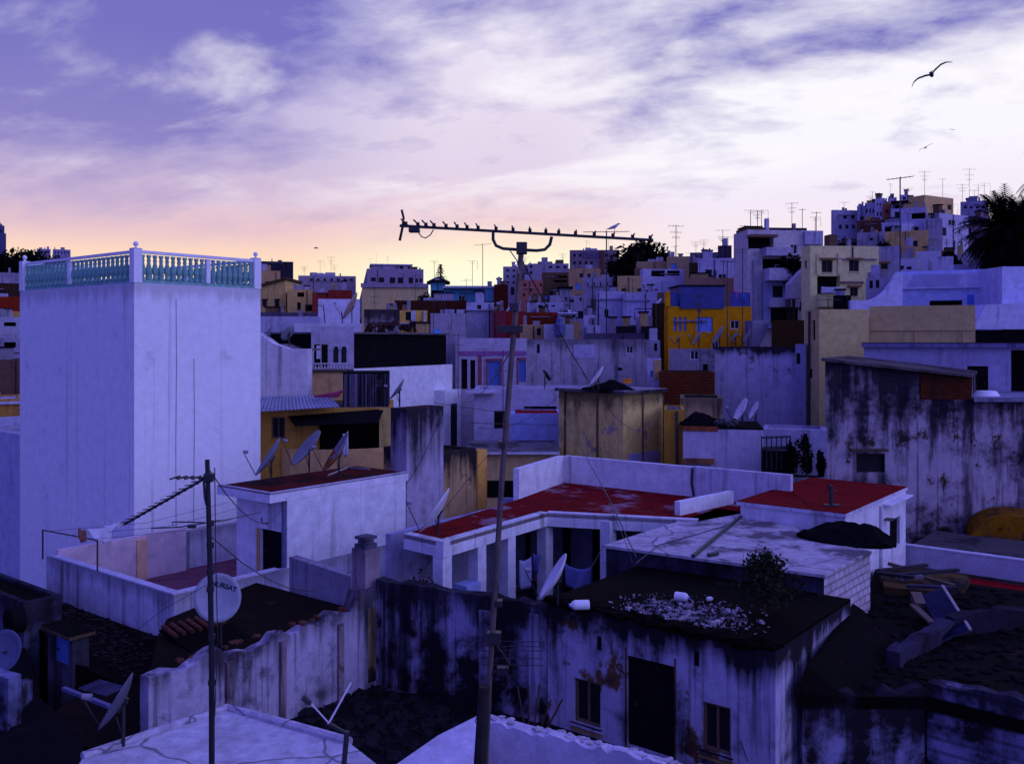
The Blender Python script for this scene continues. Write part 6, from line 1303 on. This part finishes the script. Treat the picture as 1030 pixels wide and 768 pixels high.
HB('tan_arch_house', 'tan house with a single arch doorway and dark porch right of the gable', 289, 108, 291, xR=315, b=6, theta=3, base=-4, mat=plaster((.56,.42,.24),.15,.3), roof=M_MOSS, ph=.05, wins=[(299,304,302.5,312,'E'),(307,306,314.5,313,'v'),(299,294,306,298.5,'v')])
HB('red_wall_house', 'dark red house wall above the windowless white box', 330, 104, 291.5, xR=354, b=6, theta=2, base=-4, mat=plaster((.22,.03,.04),.1,.2), roof=M_GREYROOF)
HB('red_edge_house', 'narrow crimson house end left of the windowless white box', 314, 100, 294, xR=331, b=5, theta=2, base=-4, mat=plaster((.24,.04,.06),.15,.3), roof=M_TAR, wins=[(319,294.5,330,299,'v')])
HB('clutter_house', 'low dark house with a cluttered roof in front of the tan gable', 255, 88, 314, xR=320, b=5, theta=2, base=-7, mat=plaster((.10,.08,.14),.3,.4), roof=M_TAR, ph=.05)
HB('orange_low_house', 'low orange-tan wall with a white panel left of the windowless white box', 296, 62, 320.5, xR=318, b=3, theta=2, base=-9, mat=plaster((.40,.22,.12),.3,.4), roof=M_TAR, ph=.05)
nk = HB('yellow_nook_house', 'small yellow-lined roof room with an open front behind the terrace plants', 396, 71, 312, xR=430, b=3.5, theta=2, base=-9, mat=plaster((.62,.44,.16),.1,.25), roof=M_MOSS, ph=.02, wins=[(408,313.5,414,322,'x')])
nk.boxR('pillar', 413.5,312.5,418,325,-.2,-.003,white(.1,.2)); nk.boxR('pillar', 426,312.5,428,325,-.2,-.003,white(.1,.2)); nk.boxR('ledge', 403,324.5,429,326,-.5,-.003,white(.1,.2))
HB('crumbled_house', 'crumbling wall with black drips behind the reddish terrace plants', 366, 66, 311, xR=402, b=4, theta=2, base=-9, mat=plaster((.40,.34,.36),.4,.7,.9,.2,bandw=.12), roof=M_TAR, ph=.05)
HB('terrace_plant_house', 'roof terrace house under the reddish potted plants', 362, 60, 335, xR=458, b=4, theta=2, base=-11, mat=plaster((.34,.30,.38),.3,.5), roof=M_GREYROOF, ph=.2)
for i,(px_,w_,c_,lab) in enumerate(((371,5,(.10,.025,.02),'leftmost reddish shrub on the black-topped house terrace'),(382,6,(.07,.03,.02),'brownish shrub second along the black-topped house terrace'),(394,6,(.09,.025,.03),'wide reddish shrub in the middle of the terrace plants'),(407,5,(.06,.02,.03),'purple-brown shrub near the small yellow-lined room'),(417,4,(.04,.025,.02),'small dark shrub at the end of the terrace plants'))):
    q = H['terrace_plant_house'].at_roof(px_,.3); leafy('potted_shrub', lab, 'shrub', q, 1.05, .55, .5, 420, .10, flat(c_,.9,var=.6,scale=4), 70+i, 7, 'plants on the roof terrace', .03)
q = H['terrace_plant_house'].at_roof(440,.3); solo(MB().box(q.x-.22,q.x+.22,q.y-.2,q.y+.2,q.z,q.z+.42).box(q.x-.25,q.x+.25,q.y-.23,q.y+.23,q.z+.422,q.z+.47), 'water_tank', flat((.10,.42,.80),.6), 'bright blue square tank at the end of the terrace plants', 'tank')
q = H['terrace_plant_house'].at_roof(394,.15); solo(MB().box(q.x-.55,q.x+.4,q.y-.3,q.y+.1,q.z,q.z+.2), 'white_trough', M_WPLASTIC, 'white trough in front of the reddish terrace plants', 'trough')
# behind the yellow house
HB('white_corner_house', 'white house with one dark square window left of the balconied block', 702, 104, 260, xR=739, b=6, theta=3, base=-3, mat=plaster((.52,.49,.66),.1,.25), roof=M_TAR, wins=[(709.5,271,716,277.5,'x')])
HB('pinkish_house', 'long dull pink wall behind the dark blue roof hut', 692, 90, 280, xR=760, b=5, theta=2, base=-4, mat=plaster((.38,.24,.24),.12,.25), roof=M_GREYROOF)
HB('brown_gable_house', 'dark brown gap house between the tan and the white window house', 693, 108, 264, xR=704, b=5, theta=2, base=-3, mat=plaster((.08,.05,.04),.3,.3), roof=M_TAR)
HB('tan_parapet_house', 'tan parapet house right of the dark round tree', 671, 124, 258, xR=694, b=7, theta=3, base=-1, mat=plaster((.40,.30,.28),.15,.3), roof=M_GREYROOF)
HB('ridge_cabin_house', 'dark ridge house with a pale roof edge behind the white window house', 694, 150, 254, xR=728, b=8, theta=3, base=2, mat=plaster((.16,.12,.18),.2,.3), roof=M_TIN, wins=grid(696,256,726,261,4,1,'d'))
HB('dark_cube_house', 'dark cube hut with antennas at the edge of the balconied block', 722, 118, 247, xR=736, b=5, theta=3, base=0, mat=plaster((.05,.04,.07),.2,.3), roof=M_TAR)
# far left
HB('far_left_house', 'pale far flats on the left hilltop behind the balustrade', 37, 310, 250, xR=51, b=16, theta=4, base=4, mat=plaster((.34,.31,.46),.1,.2), roof=M_GREYROOF, wins=grid(38,251,50,256,4,1,'d'))
HB('far_left_house.1', 'smaller far pale flats seen through the turquoise balusters', 53, 312, 250.5, xR=71, b=16, theta=4, base=4, mat=plaster((.30,.29,.46),.1,.2), roof=M_GREYROOF, wins=grid(54,252,70,256,5,1,'d'))
HB('far_tower_house', 'dark far tower block at the left margin', -12, 280, 226, xR=4.5, b=14, theta=4, base=2, mat=plaster((.09,.08,.20),.1,.1), roof=M_TAR, wins=grid(-10,230,3,244,3,3,'d'))
k = H['far_tower_house']; k.boxR('lower_wing', 0, 236, 6, 260, -4, -.003)
for i,(y,yb_,c_,Y_,lab,wn) in enumerate(((272,300,(.30,.27,.36),120,'pale upper house at the left margin',[]),(283,305,(.05,.025,.03),110,'dark shaded house at the left margin',[]),(297,318,(.24,.025,.015),100,'brick-red house at the left margin',[]),  # second house: dark tone set by its plaster colour
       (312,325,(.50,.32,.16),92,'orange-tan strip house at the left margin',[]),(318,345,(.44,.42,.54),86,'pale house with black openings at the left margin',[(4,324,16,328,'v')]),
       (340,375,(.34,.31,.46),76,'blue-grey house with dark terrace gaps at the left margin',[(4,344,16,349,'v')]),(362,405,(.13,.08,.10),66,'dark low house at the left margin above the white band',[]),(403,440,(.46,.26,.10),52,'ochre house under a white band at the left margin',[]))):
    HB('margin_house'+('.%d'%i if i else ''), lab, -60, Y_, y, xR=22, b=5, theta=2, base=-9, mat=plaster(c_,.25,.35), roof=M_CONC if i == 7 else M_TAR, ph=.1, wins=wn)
k = H['margin_house.7']; k.boxR('white_band', -50, 403.2, 21.5, 408, -.15, -.003, white(.05,.1))

# ================================================================== TREES
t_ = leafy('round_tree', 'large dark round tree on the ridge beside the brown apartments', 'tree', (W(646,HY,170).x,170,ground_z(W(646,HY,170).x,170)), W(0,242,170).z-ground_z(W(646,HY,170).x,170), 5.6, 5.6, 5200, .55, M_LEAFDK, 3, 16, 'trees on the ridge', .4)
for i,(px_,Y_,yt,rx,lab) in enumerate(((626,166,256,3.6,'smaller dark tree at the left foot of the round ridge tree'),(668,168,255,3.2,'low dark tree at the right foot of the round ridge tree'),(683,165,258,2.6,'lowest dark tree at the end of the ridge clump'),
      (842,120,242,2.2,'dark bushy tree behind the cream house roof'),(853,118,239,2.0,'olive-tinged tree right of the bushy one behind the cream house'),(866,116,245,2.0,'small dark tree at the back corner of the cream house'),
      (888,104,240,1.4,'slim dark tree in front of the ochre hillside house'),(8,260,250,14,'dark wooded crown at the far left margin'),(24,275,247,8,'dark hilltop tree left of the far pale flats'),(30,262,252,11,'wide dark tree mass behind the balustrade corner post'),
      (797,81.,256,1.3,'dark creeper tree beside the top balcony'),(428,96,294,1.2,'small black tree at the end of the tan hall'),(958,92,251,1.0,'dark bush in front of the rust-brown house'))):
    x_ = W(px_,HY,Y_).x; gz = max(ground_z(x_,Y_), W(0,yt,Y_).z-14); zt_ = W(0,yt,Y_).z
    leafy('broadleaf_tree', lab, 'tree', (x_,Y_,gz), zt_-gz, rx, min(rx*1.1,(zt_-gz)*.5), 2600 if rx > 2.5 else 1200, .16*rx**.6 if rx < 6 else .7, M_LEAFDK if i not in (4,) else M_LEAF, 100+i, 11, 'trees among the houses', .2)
# little conifer against the glow
x_ = W(443,HY,205).x; gz = W(0,300,205).z; t = thing('conifer', 'small tiered conifer against the yellow glow on the skyline', 'tree', (x_,205,gz)); hgt = W(0,265.5,205).z-gz
MB().tube([(0,0,-1),(0,0,hgt)], [.3,.06], 6).build('trunk', M_TRUNK, t); m = MB(); rg = random.Random(9)
for lv in range(9):
    zc_ = hgt*(.52+.055*lv); rr = 1.9*(1-lv/9.5)
    for k in range(9):
        a_ = rg.uniform(0,6.283); d = Vector((math.cos(a_),math.sin(a_),-.1)); sdv = Vector((-d.y,d.x,0))
        for j in range(4):
            p_ = Vector((0,0,zc_+rg.uniform(-.15,.15)))+d*rr*(.25+.22*j); m.add([p_-sdv*.22,p_+d*.4,p_+sdv*.22,p_-d*.1+Vector((0,0,.18))],((0,1,2,3),))
m.build('crown', flat((.05,.035,.012),.9), t)
def palm(name, label, px, py, Y, L, n, seed, gz=None):
    rg = random.Random(seed); c = W(px,py,Y); gz = ground_z(c.x,Y) if gz is None else gz
    t = thing(name, label, 'palm', (c.x,c.y,gz), 0, 'palms at the right edge')
    MB().tube([(.2,0,-.5),(.1,0,(c.z-gz)*.5),(0,0,c.z-gz)], [.3,.26,.3], 9).build('trunk', M_TRUNK, t)
    m = MB(); h0_ = c.z-gz
    for i in range(n):
        a_ = i*2.39996+rg.uniform(-.2,.2); el = R(rg.uniform(-55,82)); l_ = L*rg.uniform(.8,1.1); p_ = Vector((0,0,h0_)); d = Vector((math.cos(a_)*math.cos(el),math.sin(a_)*math.cos(el),math.sin(el))); seg = 12; prev = p_
        for k in range(seg):
            d = (d+Vector((0,0,-.10-.05*k/seg))).normalized(); q_ = prev+d*l_/seg; s_ = d.cross(Vector((0,0,1))); s_ = s_.normalized() if s_.length > .01 else Vector((1,0,0)); w_ = l_*.2*math.sin(math.pi*min(1,(k+1.2)/(seg+1)))**.7
            up2 = s_.cross(d)
            for sg in (-1,1):
                for j in range(2):
                    o_ = prev.lerp(q_,j/2.); tip = o_+s_*sg*w_+d*w_*.75-up2*abs(w_)*.25; m.add([o_-d*.03,o_+d*.06*L/3,tip],((0,1,2),))
            m.beam(prev,q_,.03*L/3,.03*L/3); prev = q_
    m.build('crown', M_LEAFDK, t); return t
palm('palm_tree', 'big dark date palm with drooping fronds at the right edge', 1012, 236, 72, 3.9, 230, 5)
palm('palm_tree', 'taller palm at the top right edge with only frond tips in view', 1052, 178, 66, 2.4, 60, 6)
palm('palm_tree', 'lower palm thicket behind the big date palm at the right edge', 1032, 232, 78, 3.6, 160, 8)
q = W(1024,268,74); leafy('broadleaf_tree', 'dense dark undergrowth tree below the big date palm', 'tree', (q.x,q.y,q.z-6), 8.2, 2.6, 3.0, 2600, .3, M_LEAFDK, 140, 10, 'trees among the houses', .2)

# ================================================================== AERIALS
def aer(hk, px, ytop, label, **k):
    antenna(H[hk].at_roof(px, k.pop('frac', .4)), ytop, label, **k)
aer('blue_white_house', 899, 178, 'tall thin aerial with a wide T bar rising from the blue-washed house', boom=1.9, n=7, r=.045, frac=.1, az=R(8), tilt=.14)
antenna(H['junk_roof_house'].at_roof(610,.4), 232, 'tall aerial on which a gull perches in front of the brown apartments', 3.4, R(4), 12, 'yagi', .045, .02, els=.3)
antenna(H['terrace_slope_house'].at_roof(651,.3), 300, 'short mast on the wide white terrace', .8, 0, 4, 'cross', .04)
antenna(W(680,262,150)+Vector((0,0,-1)), 226, 'leaning hilltop aerial against the pink sky right of the dark round tree', 2.6, R(15), 6, 'cross', .05, els=1.0)
antenna(W(485.5,304,84), 245, 'slim aerial against the yellow glow behind the turquoise house', 1.6, R(10), 6, 'yagi', .025, .1, els=.3)
aer('dark_cube_house', 727, 238, 'forked aerial on the dark cube hut', boom=1.2, kind='cross', r=.04, els=.6)
for i,(px_,yt,kd,bm_) in enumerate(((755,211,'fork',1.2),(762,212,'cross',1.0),(766,211,'fork',1.2),(740,229,'yagi',1.0),(807,210,'yagi',.6),(820,218,'fork',1.0),(826,213,'yagi',.9))):
    aer('apartment_block', px_, yt, ['forked aerial first at the corner of the cream apartment block','crossbar aerial second on the cream apartment block','forked aerial next to the chimney of the cream apartment block','short aerial on the cut corner of the cream apartment block','tall bare rod on the cream apartment block','thin forked aerial at the far end of the cream apartment block','thin aerial last on the cream apartment block'][i], boom=bm_, kind=kd, r=.025, frac=.3, els=.4)
for i,(hk,px_,yt,kd) in enumerate((('hill_block',849,203,'yagi'),('hill_block.2',876,197,'cross'),('cube_house',913,189,'cross'),('tan_box_house',930,172,'cross'),('far_crest_house',968,185,'cross'),('far_crest_house',975,169,'cross'),('far_crest_house',984,186,'fork'),('far_crest_house',990,184,'fork'),('far_apartments',590,242,'fork'),('far_apartments',612,240,'fork'),('far_apartments.2',528,258,'cross'),('far_ridge_house',566,255,'cross'),
    ('ridge_cabin_house',700,243,'cross'),('ridge_cabin_house',708,241,'cross'),('white_corner_house',727,231,'yagi'),('mauve_apartments',372,260,'yagi'),('mauve_apartments',404,260,'cross'),('mauve_apartments',421,257,'cross'),('far_row_house',306,268,'cross'),('far_row_house',333,258,'cross'),('far_row_house',322,262,'fork'),('cream_house',857,249,'yagi'),('white_cliff_house',957,205,'fork'),('far_crest_house',980,191,'yagi'))):
    lab = ['aerial on the lavender end block of the hilltop row','crossbar aerial over the three little square windows','crossbar aerial beside the small white cube house','tall mast at the corner of the tan box house','short crossbar aerial left on the bluish crest house','tallest crossbar aerial on the bluish crest house','forked aerial on the bluish crest house beside the tallest','last forked aerial on the bluish crest house near the palm','left forked aerial on the brown apartment building','right forked aerial on the brown apartment building','stubby mast on the grey building right of the leaning pipe','stubby red-tinged mast on the pale ridge house','first crossbar aerial on the dark ridge house','second crossbar aerial on the dark ridge house','aerial above the one-window white house','wide aerial on the corner of the mauve apartments','thin crossbar aerial in the middle of the mauve apartments','stubby mast at the end of the mauve apartments','squat crossbar aerial at the start of the far terrace row','tall mast on the far terrace row','forked aerial between huts of the far terrace row','thin aerial down the front of the cream house','forked aerial above the narrow upright windows','aerial at the water hut of the bluish crest house'][i]
    aer(hk, px_, yt, lab, boom=1.6 if i not in (4,5,6,7) else 2.0, kind=kd, r=.024, els=.8)
antenna(H['retaining_house'].at_roof(720,.2) if False else W(703,352,55), 296, 'tall dark aerial mast before the blue double shutter', .8, 0, 5, 'cross', .035)
antenna(W(731.5,350,54), 262, 'tall aerial mast before the middle of the yellow house', .9, R(20), 5, 'yagi', .03)
antenna(W(747,350,54), 250, 'hooked tall mast before the outer window of the yellow house', .9, R(160), 5, 'fork', .03)
antenna(W(833,320,50.5), 300, 'low T aerial on the tan house', 1.3, 0, 6, 'yagi', .025)
antenna(H['blue_white_house'].at_roof(977,.1), 272, 'dark aerial with two crossbars on the blue-washed parapet', .9, 0, 5, 'cross', .04)
for i,(px_,yb_,yt,Y_) in enumerate(((377,345,288,57),(469,345,280,76),(461,400,335,49),(506,470,352,38),(487,392,350,51))):
    antenna(W(px_,yb_,Y_), yt, ['thin rod by the crumbling wall','thin rod before the grey-white low house','thin rod before the purple stripe','thin black rod just left of the leaning pipe','thin crossbar rod on the low white house'][i], .9, 0, 4, 'cross', .018, els=.3)
dish(W(548,391,48.5), 'dark dish with a long feed arm before the long grey wall', .7, 20, 30, .5, M_METAL)

rg = random.Random(2024); n_ae = n_di = 0
for hk, h_ in list(H.items()):
    Yh = h_.C.y; nw = len(h_.label.split())
    if Yh < 60 or Yh > 190 or nw > 12: continue
    if rg.random() < .62:
        p = h_.at_roof(CX+F*(h_.C+h_.u*h_.a*rg.uniform(.15,.85)).x/(h_.C+h_.u*h_.a*.5).y, rg.uniform(.2,.6)); hh = rg.uniform(1.6, 3.6)
        antenna(p, HY-(p.z+hh)/Yh*F, 'thin aerial on the '+h_.label, rg.uniform(.8,1.6), R(rg.uniform(-30,30)), 5, rg.choice(('yagi','cross','fork','yagi')), .022, rg.uniform(-.05,.1), els=.5); n_ae += 1
    if rg.random() < .30 and nw <= 11 and Yh < 130:
        p = h_.at_roof(CX+F*(h_.C+h_.u*h_.a*rg.uniform(.1,.9)).x/(h_.C+h_.u*h_.a*.5).y, .12); dish(p, 'little dish on the '+h_.label, rg.uniform(.7,.95), rg.uniform(165,200), rg.uniform(25,40), rg.uniform(.3,.5), rg.choice((M_DISH, M_DISHW))); n_di += 1
# ================================================================== WIRES
def wire(pts, label, r=.012): solo(MB().tube(pts, r, 5), 'cable', M_METAL, label, 'cable')
wire([W(545,372,44), W(573,430,32), W(612,500,24), W(640,560,20.8)], 'long thin cable descending across the ochre block and the red terrace', .014)
wire([W(612,505,24.1), W(632,552,21.5), W(636,566,21.2)], 'thin wire hanging down onto the slab roof', .008)
wire([W(440,520,30), W(470,483,31), W(505,440,34)], 'guy wire slanting up beside the tan block', .012)
wire([W(474,425,36), W(500,426,37), W(560,427,39.)], 'dark clothes wire in front of the bright blue wall', .014)
wire([W(436,405,36), W(500,414,38), W(535,410,40)], 'slack wire left of the slit window', .012)
for i_,(p_,q_,sg_,lb_) in enumerate(((W(213,540,10.6),W(372,545,23.3),.9,'slack wire from the slim mast to the chimney'),(W(209,470,10.6),W(289,500,27.),.7,'slack wire from the slim mast to the overhanging slab'),
      (W(525,262,9.),W(668,398,40),1.6,'long sagging wire from the big aerial to the ochre block'),(W(516,350,9.),W(455,372,46),1.0,'sagging wire from the leaning pipe towards the white wall under the black storey'),
      (W(408,488,31),W(446,412,31.2),.2,'short cable up the dark stained block'),(W(480,430,41),W(562,398,40.6),.5,'slack wire crossing before the slit window'),
      (W(850,520,25.9),W(830,470,37.9),.5,'loose cable from the crimson roof to the stained wall'),(W(667,402,40),W(750,425,38),.5,'slack cable from the ochre block to the edge-on dishes'),
      (W(607,548,24.),W(550,610,20.6),.3,'cable hanging from the slab corner to the mossy roof edge'))):
    wire([p_.lerp(q_, k_/10)-Vector((0,0,sg_*4*(k_/10)*(1-k_/10))) for k_ in range(11)], lb_, .007 if p_.y < 12 else .011)
wire([W(745,745,17.2), W(752,765,16.6)], 'short hose hanging beside the small right window', .012)

# ================================================================== GULLS
def gull(label, p, span, bank, heading, up=.25, droop=.5, perched=False):
    """one continuous mesh: lofted body with wings growing from it"""
    t = thing('gull', label, 'gull', p, heading); m = MB()
    L = span*.36
    if perched:
        m.tube([(-L*.9,0,.12),(-L*.5,0,.2),(0,0,.3),(L*.35,0,.42),(L*.45,0,.5),(L*.62,0,.52),(L*.85,0,.5)], [.02,.09,.13,.09,.07,.06,.008], 9)
        m.tube([(-L*1.15,.05,.1),(-L*.5,.09,.22),(L*.2,.08,.36)], [.01,.06,.05], 6); m.tube([(-L*1.15,-.05,.1),(-L*.5,-.09,.22),(L*.2,-.08,.36)], [.01,.06,.05], 6)
        m.build('body', flat((.42,.42,.5),.7), t); k = MB(); k.tube([(.02,.04,.22),(.02,.04,0)], .012, 5); k.tube([(.02,-.04,.22),(.02,-.04,0)], .012, 5); k.build('legs', M_WOOD, t); return t
    cb_, sb_ = math.cos(bank), math.sin(bank)
    rot = lambda v: Vector((v.x, v.y*cb_-v.z*sb_, v.y*sb_+v.z*cb_))
    secs = [(-.5,.012),(-.35,.045),(-.1,.085),(.15,.08),(.32,.055),(.42,.05),(.5,.02),(.56,.006)]
    m.tube([rot(Vector((x*L*1.1,0,0))) for x,_ in secs], [r_*span*.6 for _,r_ in secs], 10)
    for sg in (-1,1):
        prof = [(0,.00,.17,.0),(.12,.05,.17,.10*up*2),(.28,.06,.14,.16*up*2),(.40,-.01,.09,.14*up*2-.02),(.5,-.10,.02,.16*up*2-.14*droop)]
        vs = []
        for (y,x,c,zv) in prof:
            for dz in (.008,-.008): vs += [rot(Vector(((x+c*.5)*span*.7, sg*y*span, zv*span+dz*span))), rot(Vector(((x-c*.5)*span*.7, sg*y*span, zv*span+dz*span)))]
        fs = []
        for i in range(len(prof)-1):
            o_ = i*4; fs += [(o_,o_+1,o_+5,o_+4),(o_+2,o_+6,o_+7,o_+3),(o_,o_+4,o_+6,o_+2),(o_+1,o_+3,o_+7,o_+5)]
        e = (len(prof)-1)*4; fs += [(e,e+1,e+3,e+2),(0,2,3,1)]; m.add(vs, fs)
    m.add([rot(Vector(v))*span for v in ((-.19,.03,.0),(-.19,-.03,.0),(-.28,-.06,.0),(-.28,.06,0),(-.19,.0,.008))], ((0,1,2,3),(0,4,1),(0,3,4),(1,4,2),(2,4,3)))
    m.build('body', flat((.035,.035,.07),.8), t); return t
gull('large dark gull gliding high at the upper right', W(937,75,32), 1.45, R(-28), R(62), .32, .9)
gull('small gull banking above the hill aerials', W(931,148.5,80), 1.35, R(-28), R(85), .2, .4)
gull('distant gull flying over the far terrace row', W(318,249.5,85), 1.1, R(10), R(20), .15, .2)
gull('tiny far gull speck between the two others at the right', W(958,130.5,160), 1.2, R(5), R(90), .2, .2)
q = W(618,231.5,66.6); gull('pale gull perched on the tall aerial bar', (q.x,q.y,q.z-.05), 1.5, 0, R(8), perched=True)

# ================================================================== SKY, CLOUD-BANK LAMP, CAMERA
w = bpy.data.worlds.new('World'); scene.world = w; w.use_nodes = True; nt = w.node_tree
bg = nt.nodes['Background']; tc = N(nt,'ShaderNodeTexCoord'); sx = N(nt,'ShaderNodeSeparateXYZ'); nt.links.new(tc.outputs['Generated'], sx.inputs[0])
X, Yc, Z_ = sx.outputs
def lin(c): return tuple(((v/255)/12.92 if v/255 <= .04045 else ((v/255+.055)/1.055)**2.4) for v in c)+(1,)
def cramp(src, stops):
    r = N(nt,'ShaderNodeValToRGB'); e = r.color_ramp.elements
    while len(e) < len(stops): e.new(.5)
    for i,(p,c) in enumerate(stops): e[i].position = p; e[i].color = c
    nt.links.new(src, r.inputs[0]); return r.outputs[0]
def mr(src, a0, a1, b0=0., b1=1.):
    n = N(nt,'ShaderNodeMapRange', interpolation_type='SMOOTHSTEP'); nt.links.new(src, n.inputs[0])
    for i,v in zip((1,2,3,4),(a0,a1,b0,b1)): n.inputs[i].default_value = v
    return n.outputs[0]
# elevation 0..20 deg is z 0..0.35
left = cramp(Z_, [(.07,lin((255,228,190))),(.09,lin((252,214,192))),(.115,lin((238,199,202))),(.145,lin((212,186,212))),(.2,lin((196,184,220))),(.36,lin((186,184,232))),(1,lin((110,108,205)))])
centre = cramp(Z_, [(.06,lin((255,253,226))),(.085,lin((255,249,214))),(.105,lin((254,230,208))),(.13,lin((242,212,216))),(.18,lin((226,210,232))),(.36,lin((236,232,248))),(1,lin((110,108,205)))])
right = cramp(Z_, [(.07,lin((252,240,226))),(.10,lin((247,230,236))),(.14,lin((243,232,247))),(.2,lin((249,246,254))),(.36,lin((251,250,255))),(1,lin((130,128,212)))])
left = mixc(nt, mul(nt, mr(X, -.26, -.06), mr(X, .5, .2)), left, centre)
lr_ = mr(X, .02, .22)
base = mixc(nt, lr_, left, right)
# cloud deck: direction projected on a high plane, so banks flatten towards the horizon
den = mul(nt, Z_, .26, 'ADD', False); cbx = N(nt,'ShaderNodeCombineXYZ')
nt.links.new(mul(nt, X, den, 'DIVIDE', False), cbx.inputs[0]); nt.links.new(mul(nt, Yc, den, 'DIVIDE', False), cbx.inputs[1]); cbx.inputs[2].default_value = 3.7
v = cbx.outputs[0]
def wnoise(scale, det, rough, dist, mp=None):
    vec = v
    if mp:
        k0 = N(nt,'ShaderNodeMapping'); k0.inputs['Rotation'].default_value = (0,0,R(mp[2])); nt.links.new(v, k0.inputs[0])
        k = N(nt,'ShaderNodeMapping'); k.inputs['Location'].default_value = mp[0]; k.inputs['Scale'].default_value = mp[1]; nt.links.new(k0.outputs[0], k.inputs[0]); vec = k.outputs[0]
    n = N(nt,'ShaderNodeTexNoise'); n.inputs['Scale'].default_value = scale; n.inputs['Detail'].default_value = det; n.inputs['Roughness'].default_value = rough; n.inputs['Distortion'].default_value = dist
    nt.links.new(vec, n.inputs['Vector']); return n.outputs[0]
c1 = wnoise(1.25, 11, .56, .25, ((11.2,2.9,0),(.86,1.22,1),18)); c2 = wnoise(3.4, 9, .6, .2, ((4,2,0),(.9,1.25,1),12)); c3 = wnoise(1.9, 10, .56, .3, ((21.3,5.2,0),(.78,1.3,1),16))
d = mul(nt, mul(nt, c1, 1.25, clamp=False), mul(nt, c2, .85, clamp=False), 'ADD', False)
d = mul(nt, d, -.53, 'ADD', False)
d = mul(nt, d, mr(X, .16, -.34, -.19, .10), 'ADD', False)           # the deck is thicker on the left ...
d = mul(nt, d, mr(Z_, .13, .36, -.05, .07), 'ADD', False)           # ... and overhead, open towards the horizon
d = mul(nt, d, mul(nt, mul(nt, mr(X,.36,.5), mr(Z_,.24,.34)), .28), 'ADD', False)
f = cramp(d, [(.34,(0,0,0,1)),(.47,(.42,.42,.42,1)),(.66,(1,1,1,1))])
low = mr(Z_, .085, .15)
dark = cramp(Z_, [(0,lin((214,176,200))),(.12,lin((190,168,206))),(.2,lin((138,129,196))),(.30,lin((116,112,192))),(1,lin((88,86,180)))])
col = mixc(nt, mul(nt, f, low), base, dark)
glow = mul(nt, mr(c3, .50, .66), mul(nt, mr(Z_,.12,.18), mr(X,-.45,-.1,.5,1.0)), 'MULTIPLY')
col = mixc(nt, mul(nt, glow, .8), col, lin((255,250,255)))
# behind the viewer and overhead: unseen sky, its deep violet-blue set to light the walls
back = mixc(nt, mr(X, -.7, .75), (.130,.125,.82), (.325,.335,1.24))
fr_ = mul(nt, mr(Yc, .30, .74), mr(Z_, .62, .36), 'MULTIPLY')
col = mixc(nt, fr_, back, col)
sky = N(nt,'ShaderNodeTexSky'); sky.sky_type = 'NISHITA'; sky.sun_disc = False
LAMP_EL, LAMP_AZ = 26, 118
sky.sun_elevation = R(LAMP_EL); sky.sun_rotation = R(LAMP_AZ); sky.altitude = 50
sc_ = N(nt,'ShaderNodeMix', data_type='RGBA', blend_type='ADD'); sc_.inputs[0].default_value = .004
nt.links.new(col, sc_.inputs[6]); nt.links.new(sky.outputs[0], sc_.inputs[7])
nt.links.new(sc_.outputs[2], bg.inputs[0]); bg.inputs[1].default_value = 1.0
sd = bpy.data.lights.new('cloud_bank_lamp','SUN'); sd.energy = .6; sd.angle = R(38); sd.color = (.50,.50,1.0)  # wide soft lamp added in place of the bright cloud bank on the right
so = bpy.data.objects.new('cloud_bank_lamp', sd); COL.objects.link(so)
sdir = Vector((math.sin(R(LAMP_AZ))*math.cos(R(LAMP_EL)), math.cos(R(LAMP_AZ))*math.cos(R(LAMP_EL)), math.sin(R(LAMP_EL))))
so.rotation_euler = (-sdir).to_track_quat('-Z','Y').to_euler(); so.location = (30,-30,60)
cam = bpy.data.cameras.new('camera'); co = bpy.data.objects.new('camera', cam); COL.objects.link(co); scene.camera = co
co.location = (0,0,0); co.rotation_euler = (R(90),0,0); cam.sensor_width = 36; cam.sensor_fit = 'HORIZONTAL'; cam.lens = 36*F/1030; cam.shift_y = -(384-HY)/1030; cam.clip_end = 6000; cam.clip_start = .1
vs_ = scene.view_settings; vs_.view_transform = 'Standard'; vs_.look = 'None'; vs_.gamma = 1; vs_.exposure = 0; vs_.use_curve_mapping = False
try:
    scene.cycles.use_denoising = True; scene.cycles.denoiser = 'OPENIMAGEDENOISE'
except Exception: pass
for k_, v_ in LABELS.items():
    if v_ > 1: print('DUPLICATE LABEL', v_, k_)
